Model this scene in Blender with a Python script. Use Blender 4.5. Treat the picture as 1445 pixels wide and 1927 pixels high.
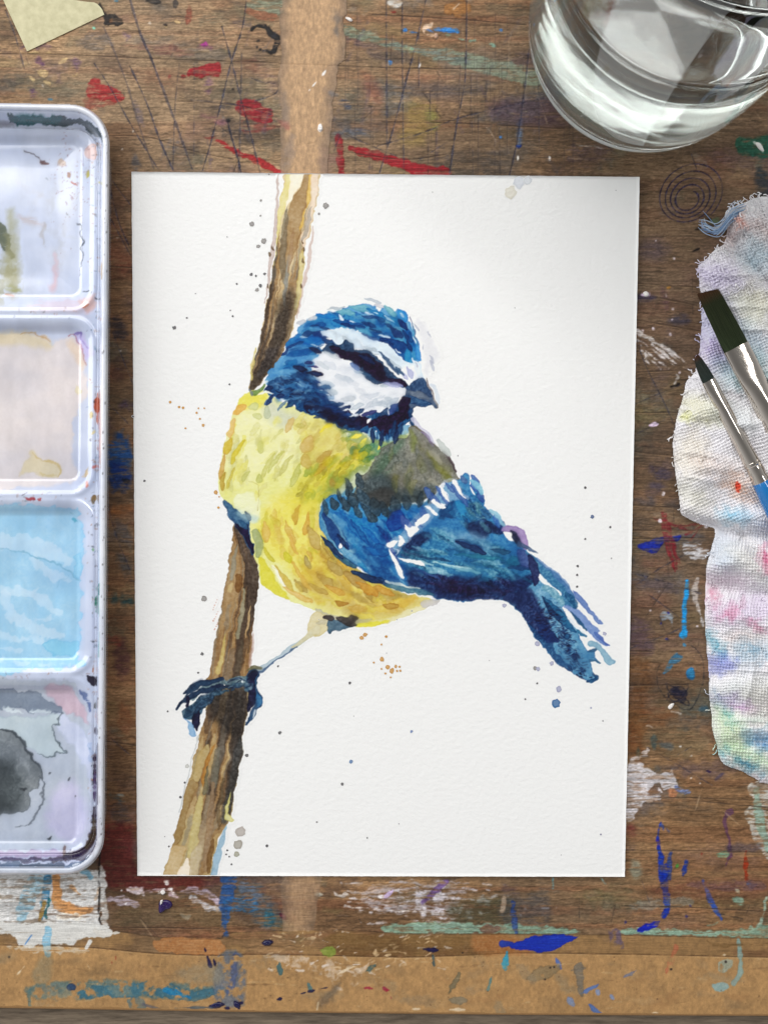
import bpy, bmesh, math, numpy as np
from mathutils import Vector, Matrix
for o in list(bpy.data.objects): bpy.data.objects.remove(o, do_unlink=True)
SC = bpy.context.scene; COL = SC.collection
# ------------------------------------------------------------------ camera: a phone held over the table, tipped 3.5 degrees
W0, H0 = 1445.0, 1927.0
MM = .16e-3; FPX = 1880.0; TILT = math.radians(3.5)
CAM = np.array([0, FPX * MM * math.sin(TILT), FPX * MM * math.cos(TILT)])
cam = bpy.data.cameras.new('camera'); cam_ob = bpy.data.objects.new('camera', cam); COL.objects.link(cam_ob)
cam.sensor_fit = 'VERTICAL'; cam.sensor_height = 24; cam.lens = 24 * FPX / H0; cam.clip_start = .01; cam.clip_end = 20
cam_ob.location = CAM; cam_ob.rotation_euler = (-TILT, 0, 0); SC.camera = cam_ob
# ------------------------------------------------------------------ room light: dim walls, one large window beyond the top of the picture
wd = bpy.data.worlds.new('World'); SC.world = wd; wd.use_nodes = True
wd.node_tree.nodes['Background'].inputs['Color'].default_value = (.985, .985, 1, 1)
# the room itself: pale walls all round, a dimmer ceiling overhead
_n = wd.node_tree.nodes; _l = wd.node_tree.links
_tc = _n.new('ShaderNodeTexCoord'); _sx = _n.new('ShaderNodeSeparateXYZ'); _mr = _n.new('ShaderNodeMapRange')
_mr.inputs['From Min'].default_value = .15; _mr.inputs['From Max'].default_value = 1; _mr.inputs['To Min'].default_value = .66; _mr.inputs['To Max'].default_value = .20
_l.new(_tc.outputs['Generated'], _sx.inputs[0]); _l.new(_sx.outputs['Z'], _mr.inputs['Value']); _l.new(_mr.outputs['Result'], _n['Background'].inputs['Strength'])
def area(name, loc, target, sx, sy, power, color):
    l = bpy.data.lights.new(name, 'AREA'); l.shape = 'RECTANGLE'; l.size = sx; l.size_y = sy; l.energy = power; l.color = color
    o = bpy.data.objects.new(name, l); COL.objects.link(o); o.location = loc
    o.rotation_euler = (Vector(target) - Vector(loc)).to_track_quat('-Z', 'Y').to_euler(); return o
area('window_light', (-.45, .88, .95), (0, 0, 0), 1.1, 1.0, 12, (1, .985, .965))
area('side_window_light', (.37, .46, 1.10), (0, 0, 0), .74, .12, 2.8, (1, .99, .98))
area('far_window_light', (-.92, .36, .50), (0, 0, 0), .8, .6, 5.2, (.97, .985, 1))
SC.view_settings.view_transform = 'Standard'; SC.view_settings.look = 'None'; SC.view_settings.exposure = 0; SC.view_settings.gamma = 1
SC.view_settings.use_curve_mapping = False
SC.render.engine = 'CYCLES'; SC.cycles.max_bounces = 16; SC.cycles.transmission_bounces = 16; SC.cycles.glossy_bounces = 8; SC.cycles.diffuse_bounces = 4
SC.cycles.caustics_reflective = True; SC.cycles.caustics_refractive = True; SC.cycles.blur_glossy = .4; SC.cycles.sample_clamp_indirect = 6
SC.cycles.use_denoising = True; SC.cycles.use_adaptive_sampling = False

def at(px, py, z=0.0):
    """point at height z seen at photograph pixel (px, py)"""
    px = np.asarray(px, float); py = np.asarray(py, float)
    dx = (px - W0 / 2) / FPX; dy = -(py - H0 / 2) / FPX; dz = -1.0
    c, s = math.cos(-TILT), math.sin(-TILT)
    wx, wy, wz = dx, dy * c - dz * s, dy * s + dz * c
    t = (z - CAM[2]) / wz
    return np.stack([CAM[0] + wx * t, CAM[1] + wy * t, z + 0 * wx * t], -1)
# ------------------------------------------------------------------ paint engine
# Pigment on paper, board, tin and cloth is worked out here stroke by stroke with numpy and ends up
# in colour attributes of real meshes. Coordinates are the photograph's pixels (y down).
def P(s):
    return [tuple(float(v) for v in q.split(',')) for q in s.split()]

def vnoise(X, Y, sx, sy, seed):
    """smooth value noise sampled at 1-D coordinate arrays X (columns) and Y (rows)"""
    r = np.random.RandomState(seed)
    u = (X - X[0]) / sx; v = (Y - Y[0]) / sy
    g = r.rand(int(v.max()) + 3, int(u.max()) + 3).astype(np.float32)
    iu = u.astype(int); iv = v.astype(int)
    fu = (u - iu).astype(np.float32); fv = (v - iv).astype(np.float32)
    fu = fu * fu * (3 - 2 * fu); fv = fv * fv * (3 - 2 * fv)
    a = g[iv][:, iu] * (1 - fu) + g[iv][:, iu + 1] * fu
    b = g[iv + 1][:, iu] * (1 - fu) + g[iv + 1][:, iu + 1] * fu
    return a * (1 - fv)[:, None] + b * fv[:, None]

def fbm(X, Y, sx, sy, seed, octs=4, gain=.5):
    t = 0; amp = 1; tot = 0
    for k in range(octs):
        t = t + amp * vnoise(X, Y, max(sx, .6), max(sy, .6), seed + 17 * k)
        tot += amp; amp *= gain; sx /= 2; sy /= 2
    return t / tot

def smooth_pts(pts, n=4, closed=True):
    p = np.array(pts, float); m = len(p); out = []
    for i in range(m if closed else m - 1):
        if closed:
            a, b, c, d = p[(i - 1) % m], p[i], p[(i + 1) % m], p[(i + 2) % m]
        else:
            a, b, c, d = p[max(i - 1, 0)], p[i], p[i + 1], p[min(i + 2, m - 1)]
        for k in range(n):
            t = k / n
            out.append(.5 * ((2 * b) + (c - a) * t + (2 * a - 5 * b + 4 * c - d) * t * t + (3 * b - a - 3 * c + d) * t ** 3))
    if not closed:
        out.append(p[-1])
    return np.array(out)

def poly_sd(pts, X, Y):
    """signed distance to a closed polygon, negative inside"""
    XX = X[None, :].astype(np.float32); YY = Y[:, None].astype(np.float32)
    d = np.full((len(Y), len(X)), 1e9, np.float32); ins = np.zeros(d.shape, bool)
    m = len(pts)
    for i in range(m):
        x0, y0 = pts[i]; x1, y1 = pts[(i + 1) % m]
        ex, ey = x1 - x0, y1 - y0
        L = ex * ex + ey * ey
        if L < 1e-9: continue
        wx = XX - np.float32(x0); wy = YY - np.float32(y0)
        t = np.clip((wx * np.float32(ex) + wy * np.float32(ey)) / np.float32(L), 0, 1)
        dx = wx - t * np.float32(ex); dy = wy - t * np.float32(ey)
        np.minimum(d, dx * dx + dy * dy, out=d)
        if y0 != y1:
            c = ((y0 <= YY) != (y1 <= YY))
            xi = x0 + (YY - y0) / (y1 - y0) * ex
            ins ^= (c & (XX < xi))
    d = np.sqrt(d)
    return np.where(ins, -d, d)

def line_sd(pts, w, X, Y):
    XX = X[None, :].astype(np.float32); YY = Y[:, None].astype(np.float32)
    d = np.full((len(Y), len(X)), 1e9, np.float32)
    for i in range(len(pts) - 1):
        x0, y0 = pts[i]; x1, y1 = pts[i + 1]
        ex, ey = x1 - x0, y1 - y0
        L = max(ex * ex + ey * ey, 1e-6)
        wx = XX - np.float32(x0); wy = YY - np.float32(y0)
        t = np.clip((wx * np.float32(ex) + wy * np.float32(ey)) / np.float32(L), 0, 1)
        q = np.sqrt((wx - t * np.float32(ex)) ** 2 + (wy - t * np.float32(ey)) ** 2) - (w[i] + (w[i + 1] - w[i]) * t)
        np.minimum(d, q, out=d)
    return d

class Canvas:
    def __init__(s, X, Y, bg, seed=1):
        s.X = np.asarray(X, float); s.Y = np.asarray(Y, float)
        s.c = np.empty((len(Y), len(X), 3), np.float32); s.c[:] = np.array(bg, np.float32) / 255
        s.cov = np.zeros((len(Y), len(X)), np.float32)
        s.st = float(np.median(np.diff(s.X)))
        s.na = fbm(s.X, s.Y, 11, 11, seed, 3)            # wobble of edges
        s.nb = fbm(s.X, s.Y, 42, 42, seed + 3, 3)        # pooling of a wash
        s.nc = fbm(s.X, s.Y, 3.2, 3.2, seed + 5, 2)      # grain of the paper
        s.nd = fbm(s.X, s.Y, 26, 2.2, seed + 7, 2)       # horizontal dry brush
        s.rng = np.random.RandomState(seed + 11)
    def win(s, x0, y0, x1, y1):
        i0, i1 = np.searchsorted(s.X, [x0, x1]); j0, j1 = np.searchsorted(s.Y, [y0, y1])
        return slice(j0, j1), slice(i0, i1)
    def lay(s, sd, W, col, a, wob, soft, edge, gran, mode, dry, pool, clip, cov, drynoise=None):
        sd = sd + wob * 2.2 * (s.na[W] - .5) * 2
        soft = max(soft, .55 * s.st)
        m = np.clip(.5 - sd / (2 * soft), 0, 1)
        if dry > 0:
            n = (s.nd if drynoise is None else drynoise)[W]
            m = m * np.clip((n - dry + .08) / .16, 0, 1)
        if clip is not None:
            m = m * clip[W]
        D = 1 + edge * np.exp(-(np.maximum(-sd, 0) / 1.5) ** 2) + gran * 2 * (s.nc[W] - .5) + pool * 2 * (s.nb[W] - .5)
        c = np.array(col, np.float32) / 255
        ce = np.clip(c, .01, 1)[None, None, :] ** np.maximum(D, .25)[..., None]
        k = (m * a)[..., None]
        if mode == 'mul':
            s.c[W] *= 1 - k + k * ce
        else:
            s.c[W] = s.c[W] * (1 - k) + ce * k
        if cov:
            s.cov[W] = np.maximum(s.cov[W], m * min(1, a * 1.5))
    def blob(s, pts, col, a=1, wob=1.2, soft=.6, edge=.35, gran=.12, mode='mix', sm=3, dry=0, pool=.12, clip=None, cov=1, drynoise=None):
        if isinstance(pts, str): pts = P(pts)
        q = smooth_pts(pts, sm) if sm else np.array(pts, float)
        g = 6 + wob * 3 + soft
        W = s.win(q[:, 0].min() - g, q[:, 1].min() - g, q[:, 0].max() + g, q[:, 1].max() + g)
        if W[0].stop <= W[0].start or W[1].stop <= W[1].start: return
        s.lay(poly_sd(q, s.X[W[1]], s.Y[W[0]]), W, col, a, wob, soft, edge, gran, mode, dry, pool, clip, cov, drynoise)
    def line(s, pts, w, col, a=1, wob=.4, soft=.5, edge=.25, gran=.1, mode='mix', sm=4, dry=0, pool=.1, clip=None, cov=1, drynoise=None):
        if isinstance(pts, str): pts = P(pts)
        if np.isscalar(w): w = [w / 2] * len(pts)
        else: w = [v / 2 for v in w]
        if len(w) != len(pts): w = list(np.interp(np.linspace(0, 1, len(pts)), np.linspace(0, 1, len(w)), w))
        if sm and len(pts) > 2:
            q = smooth_pts(pts, sm, False); w = np.interp(np.linspace(0, len(pts) - 1, len(q)), range(len(pts)), w)
        else:
            q = np.array(pts, float)
        g = 4 + max(w) + wob * 3 + soft
        W = s.win(q[:, 0].min() - g, q[:, 1].min() - g, q[:, 0].max() + g, q[:, 1].max() + g)
        if W[0].stop <= W[0].start or W[1].stop <= W[1].start: return
        s.lay(line_sd(q, w, s.X[W[1]], s.Y[W[0]]), W, col, a, wob, soft, edge, gran, mode, dry, pool, clip, cov, drynoise)
    def leaf(s, x, y, L, wd, ang, col, a=1, bend=0, **k):
        """one touch of the brush: pointed at its start, round at its end"""
        t = math.radians(ang); dx, dy = math.cos(t) * L / 2, math.sin(t) * L / 2
        nx, ny = -math.sin(t) * bend, math.cos(t) * bend
        s.line([(x - dx, y - dy), (x - dx * .3 + nx, y - dy * .3 + ny), (x + dx * .4 + nx, y + dy * .4 + ny), (x + dx, y + dy)],
               [wd * .25, wd * .85, wd, wd * .45], col, a, **k)
    def scatter(s, poly, n, Ls, ws, ang, cols, al, spread=12, bend=2, **k):
        if isinstance(poly, str): poly = P(poly)
        q = np.array(poly); r = s.rng; c = 0; tries = 0
        while c < n and tries < n * 30:
            tries += 1
            x = r.uniform(q[:, 0].min(), q[:, 0].max()); y = r.uniform(q[:, 1].min(), q[:, 1].max())
            if poly_sd(q, np.array([x]), np.array([y]))[0, 0] > 0: continue
            A = ang(x, y) if callable(ang) else ang
            kk = dict(wob=r.uniform(.5, 2.2), soft=.6 if r.rand() < .62 else r.uniform(1.5, 4.5)); kk.update(k)
            if kk['soft'] > 1: kk['edge'] = .08
            s.leaf(x, y, r.uniform(*Ls), r.uniform(*ws), A + r.normal() * spread, cols[r.randint(len(cols))], r.uniform(*al), bend=r.normal() * bend, **kk)
            if r.rand() < .35:   # a second touch run into the first
                s.leaf(x + r.normal() * 5, y + r.normal() * 5, r.uniform(*Ls) * .8, r.uniform(*ws), A + r.normal() * spread * 1.5, cols[r.randint(len(cols))], r.uniform(*al) * .8, **kk)
            c += 1
    def dots(s, spec, col, a=.6, edge=1.2):
        for x, y, r in spec:
            s.line([(x - .2, y), (x + .2, y)], 2 * r, col, a, wob=.25, soft=.5, edge=edge, sm=0)

def flow(anchors):
    A = np.array(anchors, float)
    def f(x, y):
        w = 1 / ((A[:, 0] - x) ** 2 + (A[:, 1] - y) ** 2 + 60) ** 1.5
        t = np.radians(A[:, 2]) * 2
        return math.degrees(math.atan2((w * np.sin(t)).sum(), (w * np.cos(t)).sum())) / 2
    return f

def blur(a, r, n=2):
    """box blur, n passes, radius r samples"""
    for _ in range(n):
        for ax in (0, 1):
            p = np.pad(a, [(r + 1, r) if k == ax else (0, 0) for k in range(a.ndim)], mode='edge')
            s = np.cumsum(p, ax, dtype=np.float64); k = 2 * r + 1
            a = (np.take(s, np.arange(k, s.shape[ax]), ax) - np.take(s, np.arange(0, s.shape[ax] - k), ax)) / k
    return a.astype(np.float32)
# ------------------------------------------------------------------ the watercolour: branch, bird, spatter
PAPER = (246, 246, 244)
BR = {  # left and right outline of the painted branch, by height
    'a': (P("541,322 534,345 527,368 524,400 521,440 518,478 513,510 506,550 499,590 493,620 486,650 478,682 473,708 468,738"),
          P("603,322 600,345 597,372 589,405 582,440 573,470 571,500 566,530 566,560 561,585 552,612 547,632 538,650 526,672 514,694 500,708 488,724 471,740")),
    'b': (P("440,982 438,1010 433,1048 427,1082 422,1112 415,1150 407,1195 400,1235 395,1268 391,1288"),
          P("446,985 463,1014 475,1040 484,1064 488,1080 486,1110 483,1132 478,1165 475,1205 472,1240 468,1262 463,1300")),
    'c': (P("398,1290 388,1340 376,1385 369,1412 358,1460 349,1492 340,1530 331,1570 322,1606 309,1654"),
          P("466,1290 466,1345 458,1372 455,1400 458,1424 450,1446 445,1470 440,1502 434,1534 427,1550 418,1566 409,1588 402,1614 394,1654")),
}
art = Canvas(np.arange(300, 1166, 1.0), np.arange(322, 1654, 1.0), PAPER, 5)
def paint_branch(c):
    cream, ochre, tan, brown, umber, slate = (246, 228, 200), (222, 196, 128), (176, 142, 96), (128, 92, 56), (74, 54, 40), (128, 126, 116)
    for key in 'abc':
        L, R = BR[key]
        c.blob(L + R[::-1], {'a': (222, 202, 160), 'b': (160, 130, 88), 'c': (190, 168, 120)}[key], 1, wob=1.4, edge=.55, sm=2, gran=.1)
        y0, y1 = L[0][1], L[-1][1]
        W = c.win(300, y0, 610, y1); X, Y = c.X[W[1]], c.Y[W[0]]
        l = np.interp(Y, [p[1] for p in L], [p[0] for p in L]); r = np.interp(Y, [p[1] for p in R], [p[0] for p in R])
        u = (X[None, :] - l[:, None]) / np.maximum(r - l, 1)[:, None]
        ins = np.clip((np.minimum(u, 1 - u) * (r - l)[:, None]) / 1.2, 0, 1)
        # long veined glazes: noise that runs with the grain, cut into steps with darker seams
        gu = np.arange(-1, 3, .01); gt = np.arange(0, y1 - y0 + 2, 1.0)
        f = fbm(gu * 100, gt, 17, 150, 31 + ord(key), 3, .55)
        f2 = fbm(gu * 100, gt, 6, 90, 77 + ord(key), 2)
        iu = np.clip(((u + 1) / .01).astype(int), 0, len(gu) - 1); it = np.clip((Y - y0).astype(int), 0, len(gt) - 1)[:, None]
        q = f[it, iu]; q2 = f2[it, iu]
        t = ((Y - y0) / (y1 - y0))[:, None]
        dark = {'a': np.clip((t - .1) * 1.5, 0, 1) * .92 + .02, 'b': .4 + .28 * (u > .55), 'c': np.clip(.98 - t * .85 + .3 * (u > .72) * (t < .62), .06, 1)}[key]
        dark = dark + 0 * q
        for lev, cc, am in ((.62, tan, .45), (.52, brown, .5), (.42, umber, .55), (.34, (48, 42, 40), .5)):
            thr = lev + .55 * (dark - .5)
            sd = (thr - q)
            m = np.clip(sd / .012, 0, 1) * ins * am
            seam = np.exp(-(sd / .010) ** 2) * (sd > 0)
            ce = np.clip(np.array(cc) / 255, .02, 1)[None, None] ** (1 + .45 * seam + .25 * (c.nc[W] - .5))[..., None]
            c.c[W] = c.c[W] * (1 - m[..., None]) + ce * m[..., None]
        m = np.clip((q2 - .66) / .03, 0, 1) * ins * .4
        c.c[W] = c.c[W] * (1 - m[..., None]) + (np.array(slate) / 255) * m[..., None]
    bc = np.zeros_like(c.cov)
    for key in 'abc':
        bc = np.maximum(bc, np.clip(.5 - poly_sd(smooth_pts(BR[key][0] + BR[key][1][::-1], 2), c.X, c.Y) / 2, 0, 1))
    # --- top piece: the pale washes of the sawn end, greys beside it
    c.blob("541,326 531,358 527,372 524,405 521,440 519,470 516,500 519,480 527,430 536,398 543,370 548,340 549,326", (232, 222, 160), .95, wob=.7)
    c.blob("548,326 545,350 541,372 537,396 546,380 556,362 566,350 571,332 573,326", (250, 242, 222), .97, wob=.6, edge=.3)
    c.blob("572,326 566,352 551,372 543,400 536,425 529,455 522,485 519,505 528,506 545,500 558,470 566,440 572,405 578,370 583,326", (168, 136, 92), .85, wob=.7)
    c.blob("583,326 577,372 571,420 563,436 566,420 574,395 581,380 585,350 589,328", (226, 192, 110), .95, wob=.6)
    c.blob("588,326 586,350 583,385 577,410 572,430 566,440 566,452 572,470 579,448 586,415 594,380 601,326", (240, 220, 196), .95, wob=.5)
    c.line("586,388 578,425 570,452", [3, 9, 6], (176, 166, 152), .8, wob=.3)
    c.line("541,395 535,440 532,500 537,540", [4, 12, 14, 3], (112, 104, 88), .6, wob=.3)
    c.line("545,480 541,510 537,545 533,575", [4, 8, 8, 2], (150, 150, 142), .85, wob=.3)
    c.line("553,430 547,480 543,512", [3, 9, 4], (172, 140, 104), .7, wob=.3)
    c.line("524,328 520,420 512,480 505,530 499,570", [2, 6, 7, 4, 2], (206, 188, 180), .8, wob=.4, edge=.5)
    c.line("590,426 584,470 575,520 566,560 560,600", [1, 5, 6, 5, 2], (214, 192, 182), .75, wob=.4, edge=.5)
    c.blob("570,470 572,485 570,520 567,548 560,578 556,586 553,578 558,545 561,510 563,485", (222, 208, 150), .9, wob=.7, edge=.6)
    for x, y in ((570, 456), (572, 470), (569, 490), (567, 538), (504, 538), (514, 466), (508, 478)):
        c.leaf(x, y, 7, 4, 60 + x % 50, (122, 98, 66), .8, edge=.8)
    c.blob("546,540 556,560 553,600 545,630 530,660 510,690 492,716 476,730 474,712 485,690 494,665 502,655 510,645 515,610 520,575 530,560", (62, 54, 46), .62, wob=2, soft=7, edge=0, gran=.35, clip=bc)
    c.blob("504,655 520,655 530,650 520,680 504,700 490,712 484,705 492,680", (58, 52, 52), .6, wob=2, soft=5, edge=0, gran=.4, clip=bc)
    c.line("481,655 476,690 473,715", [3, 5, 3], (214, 198, 120), .7, wob=.5)
    # --- middle piece
    c.blob("443,985 462,1012 476,1040 486,1066 487,1085 485,1125 478,1165 470,1180 466,1140 464,1100 459,1062 452,1035 446,1010", (74, 60, 50), .75, wob=1.6, edge=.4, gran=.25)
    c.line("446,1024 440,1062 434,1090", [3, 9, 5], (150, 146, 128), .8, wob=.4)
    c.blob("443,1082 452,1080 458,1088 455,1105 448,1116 442,1108", (118, 78, 36), .85, wob=.8)
    c.line("436,1100 433,1112", [6, 8], (198, 174, 122), .85)
    c.line("459,1108 455,1150 448,1200", [3, 9, 5], (168, 164, 136), .75, wob=.4)
    c.line("471,1140 467,1165 463,1200", [1, 5, 2], (206, 176, 128), .85, wob=.3)
    c.line("425,1195 419,1230 411,1266", [2, 8, 11], (206, 186, 118), .85, wob=.4)
    c.line("440,1225 432,1262 428,1280", [10, 18, 16], (116, 96, 76), .6, wob=.5)
    c.line("455,1205 452,1240 447,1262", [4, 12, 6], (96, 84, 66), .6, wob=.4)
    c.line("478,1190 474,1225 470,1255", [1, 6, 4], (196, 170, 160), .7, wob=.3)
    for i in range(14): c.dots([(410 - i % 5 * 2.1, 1130 + i * 4.2, .9)], (214, 150, 120), .7)
    # --- lower piece
    c.blob("400,1300 430,1298 464,1300 466,1345 459,1368 452,1400 446,1430 440,1410 430,1385 412,1365 402,1350 395,1330", (46, 42, 40), .72, wob=2, soft=8, edge=0, gran=.35, clip=bc)
    c.blob("462,1385 458,1425 450,1446 446,1470 440,1500 434,1528 424,1550 415,1540 424,1500 432,1460 440,1420 450,1388", (58, 60, 60), .7, wob=1.5, soft=3, edge=.2, gran=.35, clip=bc)
    c.blob("394,1400 378,1412 368,1440 360,1468 374,1470 384,1445 392,1425", (196, 174, 122), .9, wob=.9)
    c.blob("405,1400 398,1425 390,1460 386,1490 380,1468 386,1440 394,1415", (186, 134, 62), .8, wob=.6)
    c.line("392,1445 388,1480 385,1492", [3, 9, 7], (120, 116, 94), .8, wob=.4)
    c.line("410,1410 406,1450 403,1480", [8, 15, 10], (122, 118, 102), .75, wob=.5)
    c.line("420,1465 414,1510 410,1560", [4, 8, 4], (104, 84, 56), .65, wob=.4)
    c.blob("356,1470 370,1474 373,1480 360,1510 350,1548 340,1578 331,1590 326,1586 340,1530", (164, 136, 88), .85, wob=.7)
    c.line("378,1500 368,1560 360,1610", [8, 18, 12], (206, 192, 132), .8, wob=.6)
    c.line("392,1500 384,1560 374,1620", [9, 14, 12], (166, 146, 116), .75, wob=.5)
    c.line("402,1475 398,1530 390,1600 386,1640", [6, 14, 12, 6], (158, 130, 98), .75, wob=.5)
    c.blob("436,1485 431,1515 427,1532 434,1536 441,1545 434,1547 424,1542 422,1534 428,1508", (220, 214, 150), .95, wob=.5, edge=.7)
    c.blob("327,1592 350,1594 348,1610 342,1628 334,1650 309,1653 316,1620", (206, 180, 134), .9, wob=1, edge=.55)
    c.blob("346,1620 356,1612 358,1630 362,1652 334,1652 340,1635", (248, 236, 216), .95, wob=1.6, edge=.2)
    c.blob("362,1600 380,1590 378,1620 372,1652 358,1652 356,1630", (200, 184, 150), .85, wob=.6)
    c.line("402,1580 396,1612 391,1642", [3, 10, 7], (122, 88, 48), .85, wob=.4)
    c.blob("426,1552 424,1575 418,1600 412,1625 406,1653 394,1653 401,1625 408,1595 416,1570", (160, 192, 212), .9, wob=.6, edge=.3)
    c.line("373,1385 364,1420 352,1470 336,1530", 2.4, (196, 200, 200), .7, wob=.3)
paint_branch(art)
BRANCH_COV = art.cov.copy(); art.cov[:] = 0

WING_WHITES = ("852,903 858,906 870,928 876,938 868,934 860,922 851,908", "826,910 834,920 843,932 845,943 838,940 830,928", "811,944 815,938 826,946 838,955 832,957 818,952", "797,953 803,951 812,956 822,966 824,973 815,970 808,962",
                "791,986 784,990 782,984 790,975 797,968 806,968 804,978", "762,988 770,994 775,989 788,996 780,1004 772,1012 764,1000", "751,1006 758,1012 762,1020 756,1028 750,1026 752,1016", "728,1026 736,1020 748,1018 742,1026 734,1032",
                "732,1030 738,1042 745,1054 752,1066 758,1082 762,1088 755,1087 749,1076 741,1060 734,1044", "746,1048 762,1052 790,1056 800,1066 786,1062 764,1058", "884,914 890,922 894,932 888,928", "950,1004 958,1008 966,1018 956,1016", "836,950 828,946 832,952", "640,1022 645,1028 640,1032")
def paint_bird(c):
    rng = c.rng
    # ---------------- yellow body
    body = "470,735 452,752 441,775 431,802 423,832 417,862 412,892 411,914 416,930 422,948 432,966 446,986 458,1002 470,1022 478,1044 484,1064 488,1088 492,1098 508,1112 528,1124 546,1131 572,1140 592,1149 612,1158 640,1167 664,1176 690,1179 722,1173 748,1165 772,1152 800,1141 818,1132 800,1124 770,1118 740,1108 712,1096 690,1082 664,1064 640,1040 622,1012 608,985 600,960 606,946 622,934 642,914 664,897 682,880 694,862 706,846 694,830 672,814 640,800 600,783 560,768 520,752 498,735"
    c.blob(body, (232, 231, 150), 1, wob=1, edge=.22, gran=.06, pool=.16, sm=2)
    BM = c.cov.copy()
    c.blob("470,736 500,740 505,760 490,770 462,772 446,778 440,776 452,752", (232, 222, 88), .9, clip=BM, soft=2.5, edge=.05)
    c.blob("432,800 470,770 530,790 560,790 560,850 520,880 460,900 440,900 428,860", (244, 242, 202), .55, clip=BM, soft=16, edge=0)
    c.blob("512,752 540,770 575,785 560,800 520,800 495,775", (206, 210, 190), .8, clip=BM, soft=9, edge=0)
    c.blob("560,790 610,790 660,815 690,830 690,860 650,890 610,900 590,870 570,830", (224, 210, 120), .7, clip=BM, soft=14, edge=0)
    c.blob("580,880 640,870 690,850 700,845 685,880 660,900 625,932 600,950 560,955 540,930", (214, 204, 66), .8, clip=BM, soft=10, edge=.05)
    c.blob("620,905 660,890 680,885 660,905 640,920 612,940 600,940", (166, 188, 78), .75, clip=BM, soft=5, edge=.05)
    c.blob("530,930 600,950 602,985 625,1025 660,1065 640,1100 570,1090 520,1050 490,1020 485,980", (234, 222, 98), .85, clip=BM, soft=12, edge=0)
    c.blob("600,970 622,1015 660,1065 720,1100 800,1128 760,1155 700,1170 640,1150 580,1120 560,1080 590,1040", (208, 174, 86), .7, clip=BM, soft=18, edge=0)
    c.blob("640,1040 690,1085 740,1108 770,1120 740,1130 690,1110 650,1080 620,1050", (158, 132, 52), .75, clip=BM, soft=6, edge=.1)
    c.blob("488,1050 505,1062 520,1090 545,1128 528,1124 506,1110 492,1096", (220, 212, 62), .9, clip=BM, wob=1.5, soft=1.2)
    c.blob("442,932 486,930 488,975 470,985 446,965", (240, 242, 204), .9, clip=BM, soft=1.5)
    c.blob("510,1062 525,1075 545,1108 568,1122 560,1124 540,1110 522,1090", (252, 250, 226), .95, clip=BM, soft=1)
    ang = flow([(440, 800, 110), (430, 900, 100), (520, 860, 125), (600, 820, 130), (650, 870, 140), (560, 920, 118), (500, 960, 100), (520, 1020, 70), (560, 1000, 65), (600, 980, 75), (620, 1060, 48), (560, 1090, 45), (680, 1110, 28), (640, 1150, 20), (760, 1140, -8)])
    c.scatter("430,800 520,790 570,820 560,900 500,940 430,930", 46, (12, 34), (7, 14), ang, [(212, 208, 130), (222, 216, 140), (206, 204, 142), (232, 226, 120)], (.35, .75), clip=BM, edge=.45)
    c.scatter("560,790 640,810 690,835 680,870 620,890 570,870", 46, (12, 34), (6, 14), ang, [(216, 198, 116), (206, 186, 102), (200, 190, 104), (230, 220, 120)], (.35, .75), clip=BM, edge=.45)
    c.scatter("560,880 660,850 690,850 640,910 600,950 540,930", 34, (14, 30), (7, 14), ang, [(206, 196, 48), (186, 172, 56), (222, 208, 70), (172, 160, 60), (160, 176, 76)], (.35, .75), clip=BM, edge=.4)
    c.scatter("490,960 600,950 605,990 660,1070 600,1100 520,1060 490,1010", 40, (18, 48), (8, 16), ang, [(226, 208, 84), (238, 230, 120), (216, 186, 84), (206, 196, 70)], (.35, .7), clip=BM, edge=.35)
    c.scatter("560,1030 620,1030 700,1090 780,1120 780,1145 700,1165 640,1150 560,1120", 62, (16, 42), (8, 16), ang, [(208, 170, 78), (188, 158, 80), (176, 148, 74), (228, 206, 98), (214, 176, 66), (236, 222, 112), (224, 210, 90)], (.4, .8), clip=BM, edge=.5)
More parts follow.
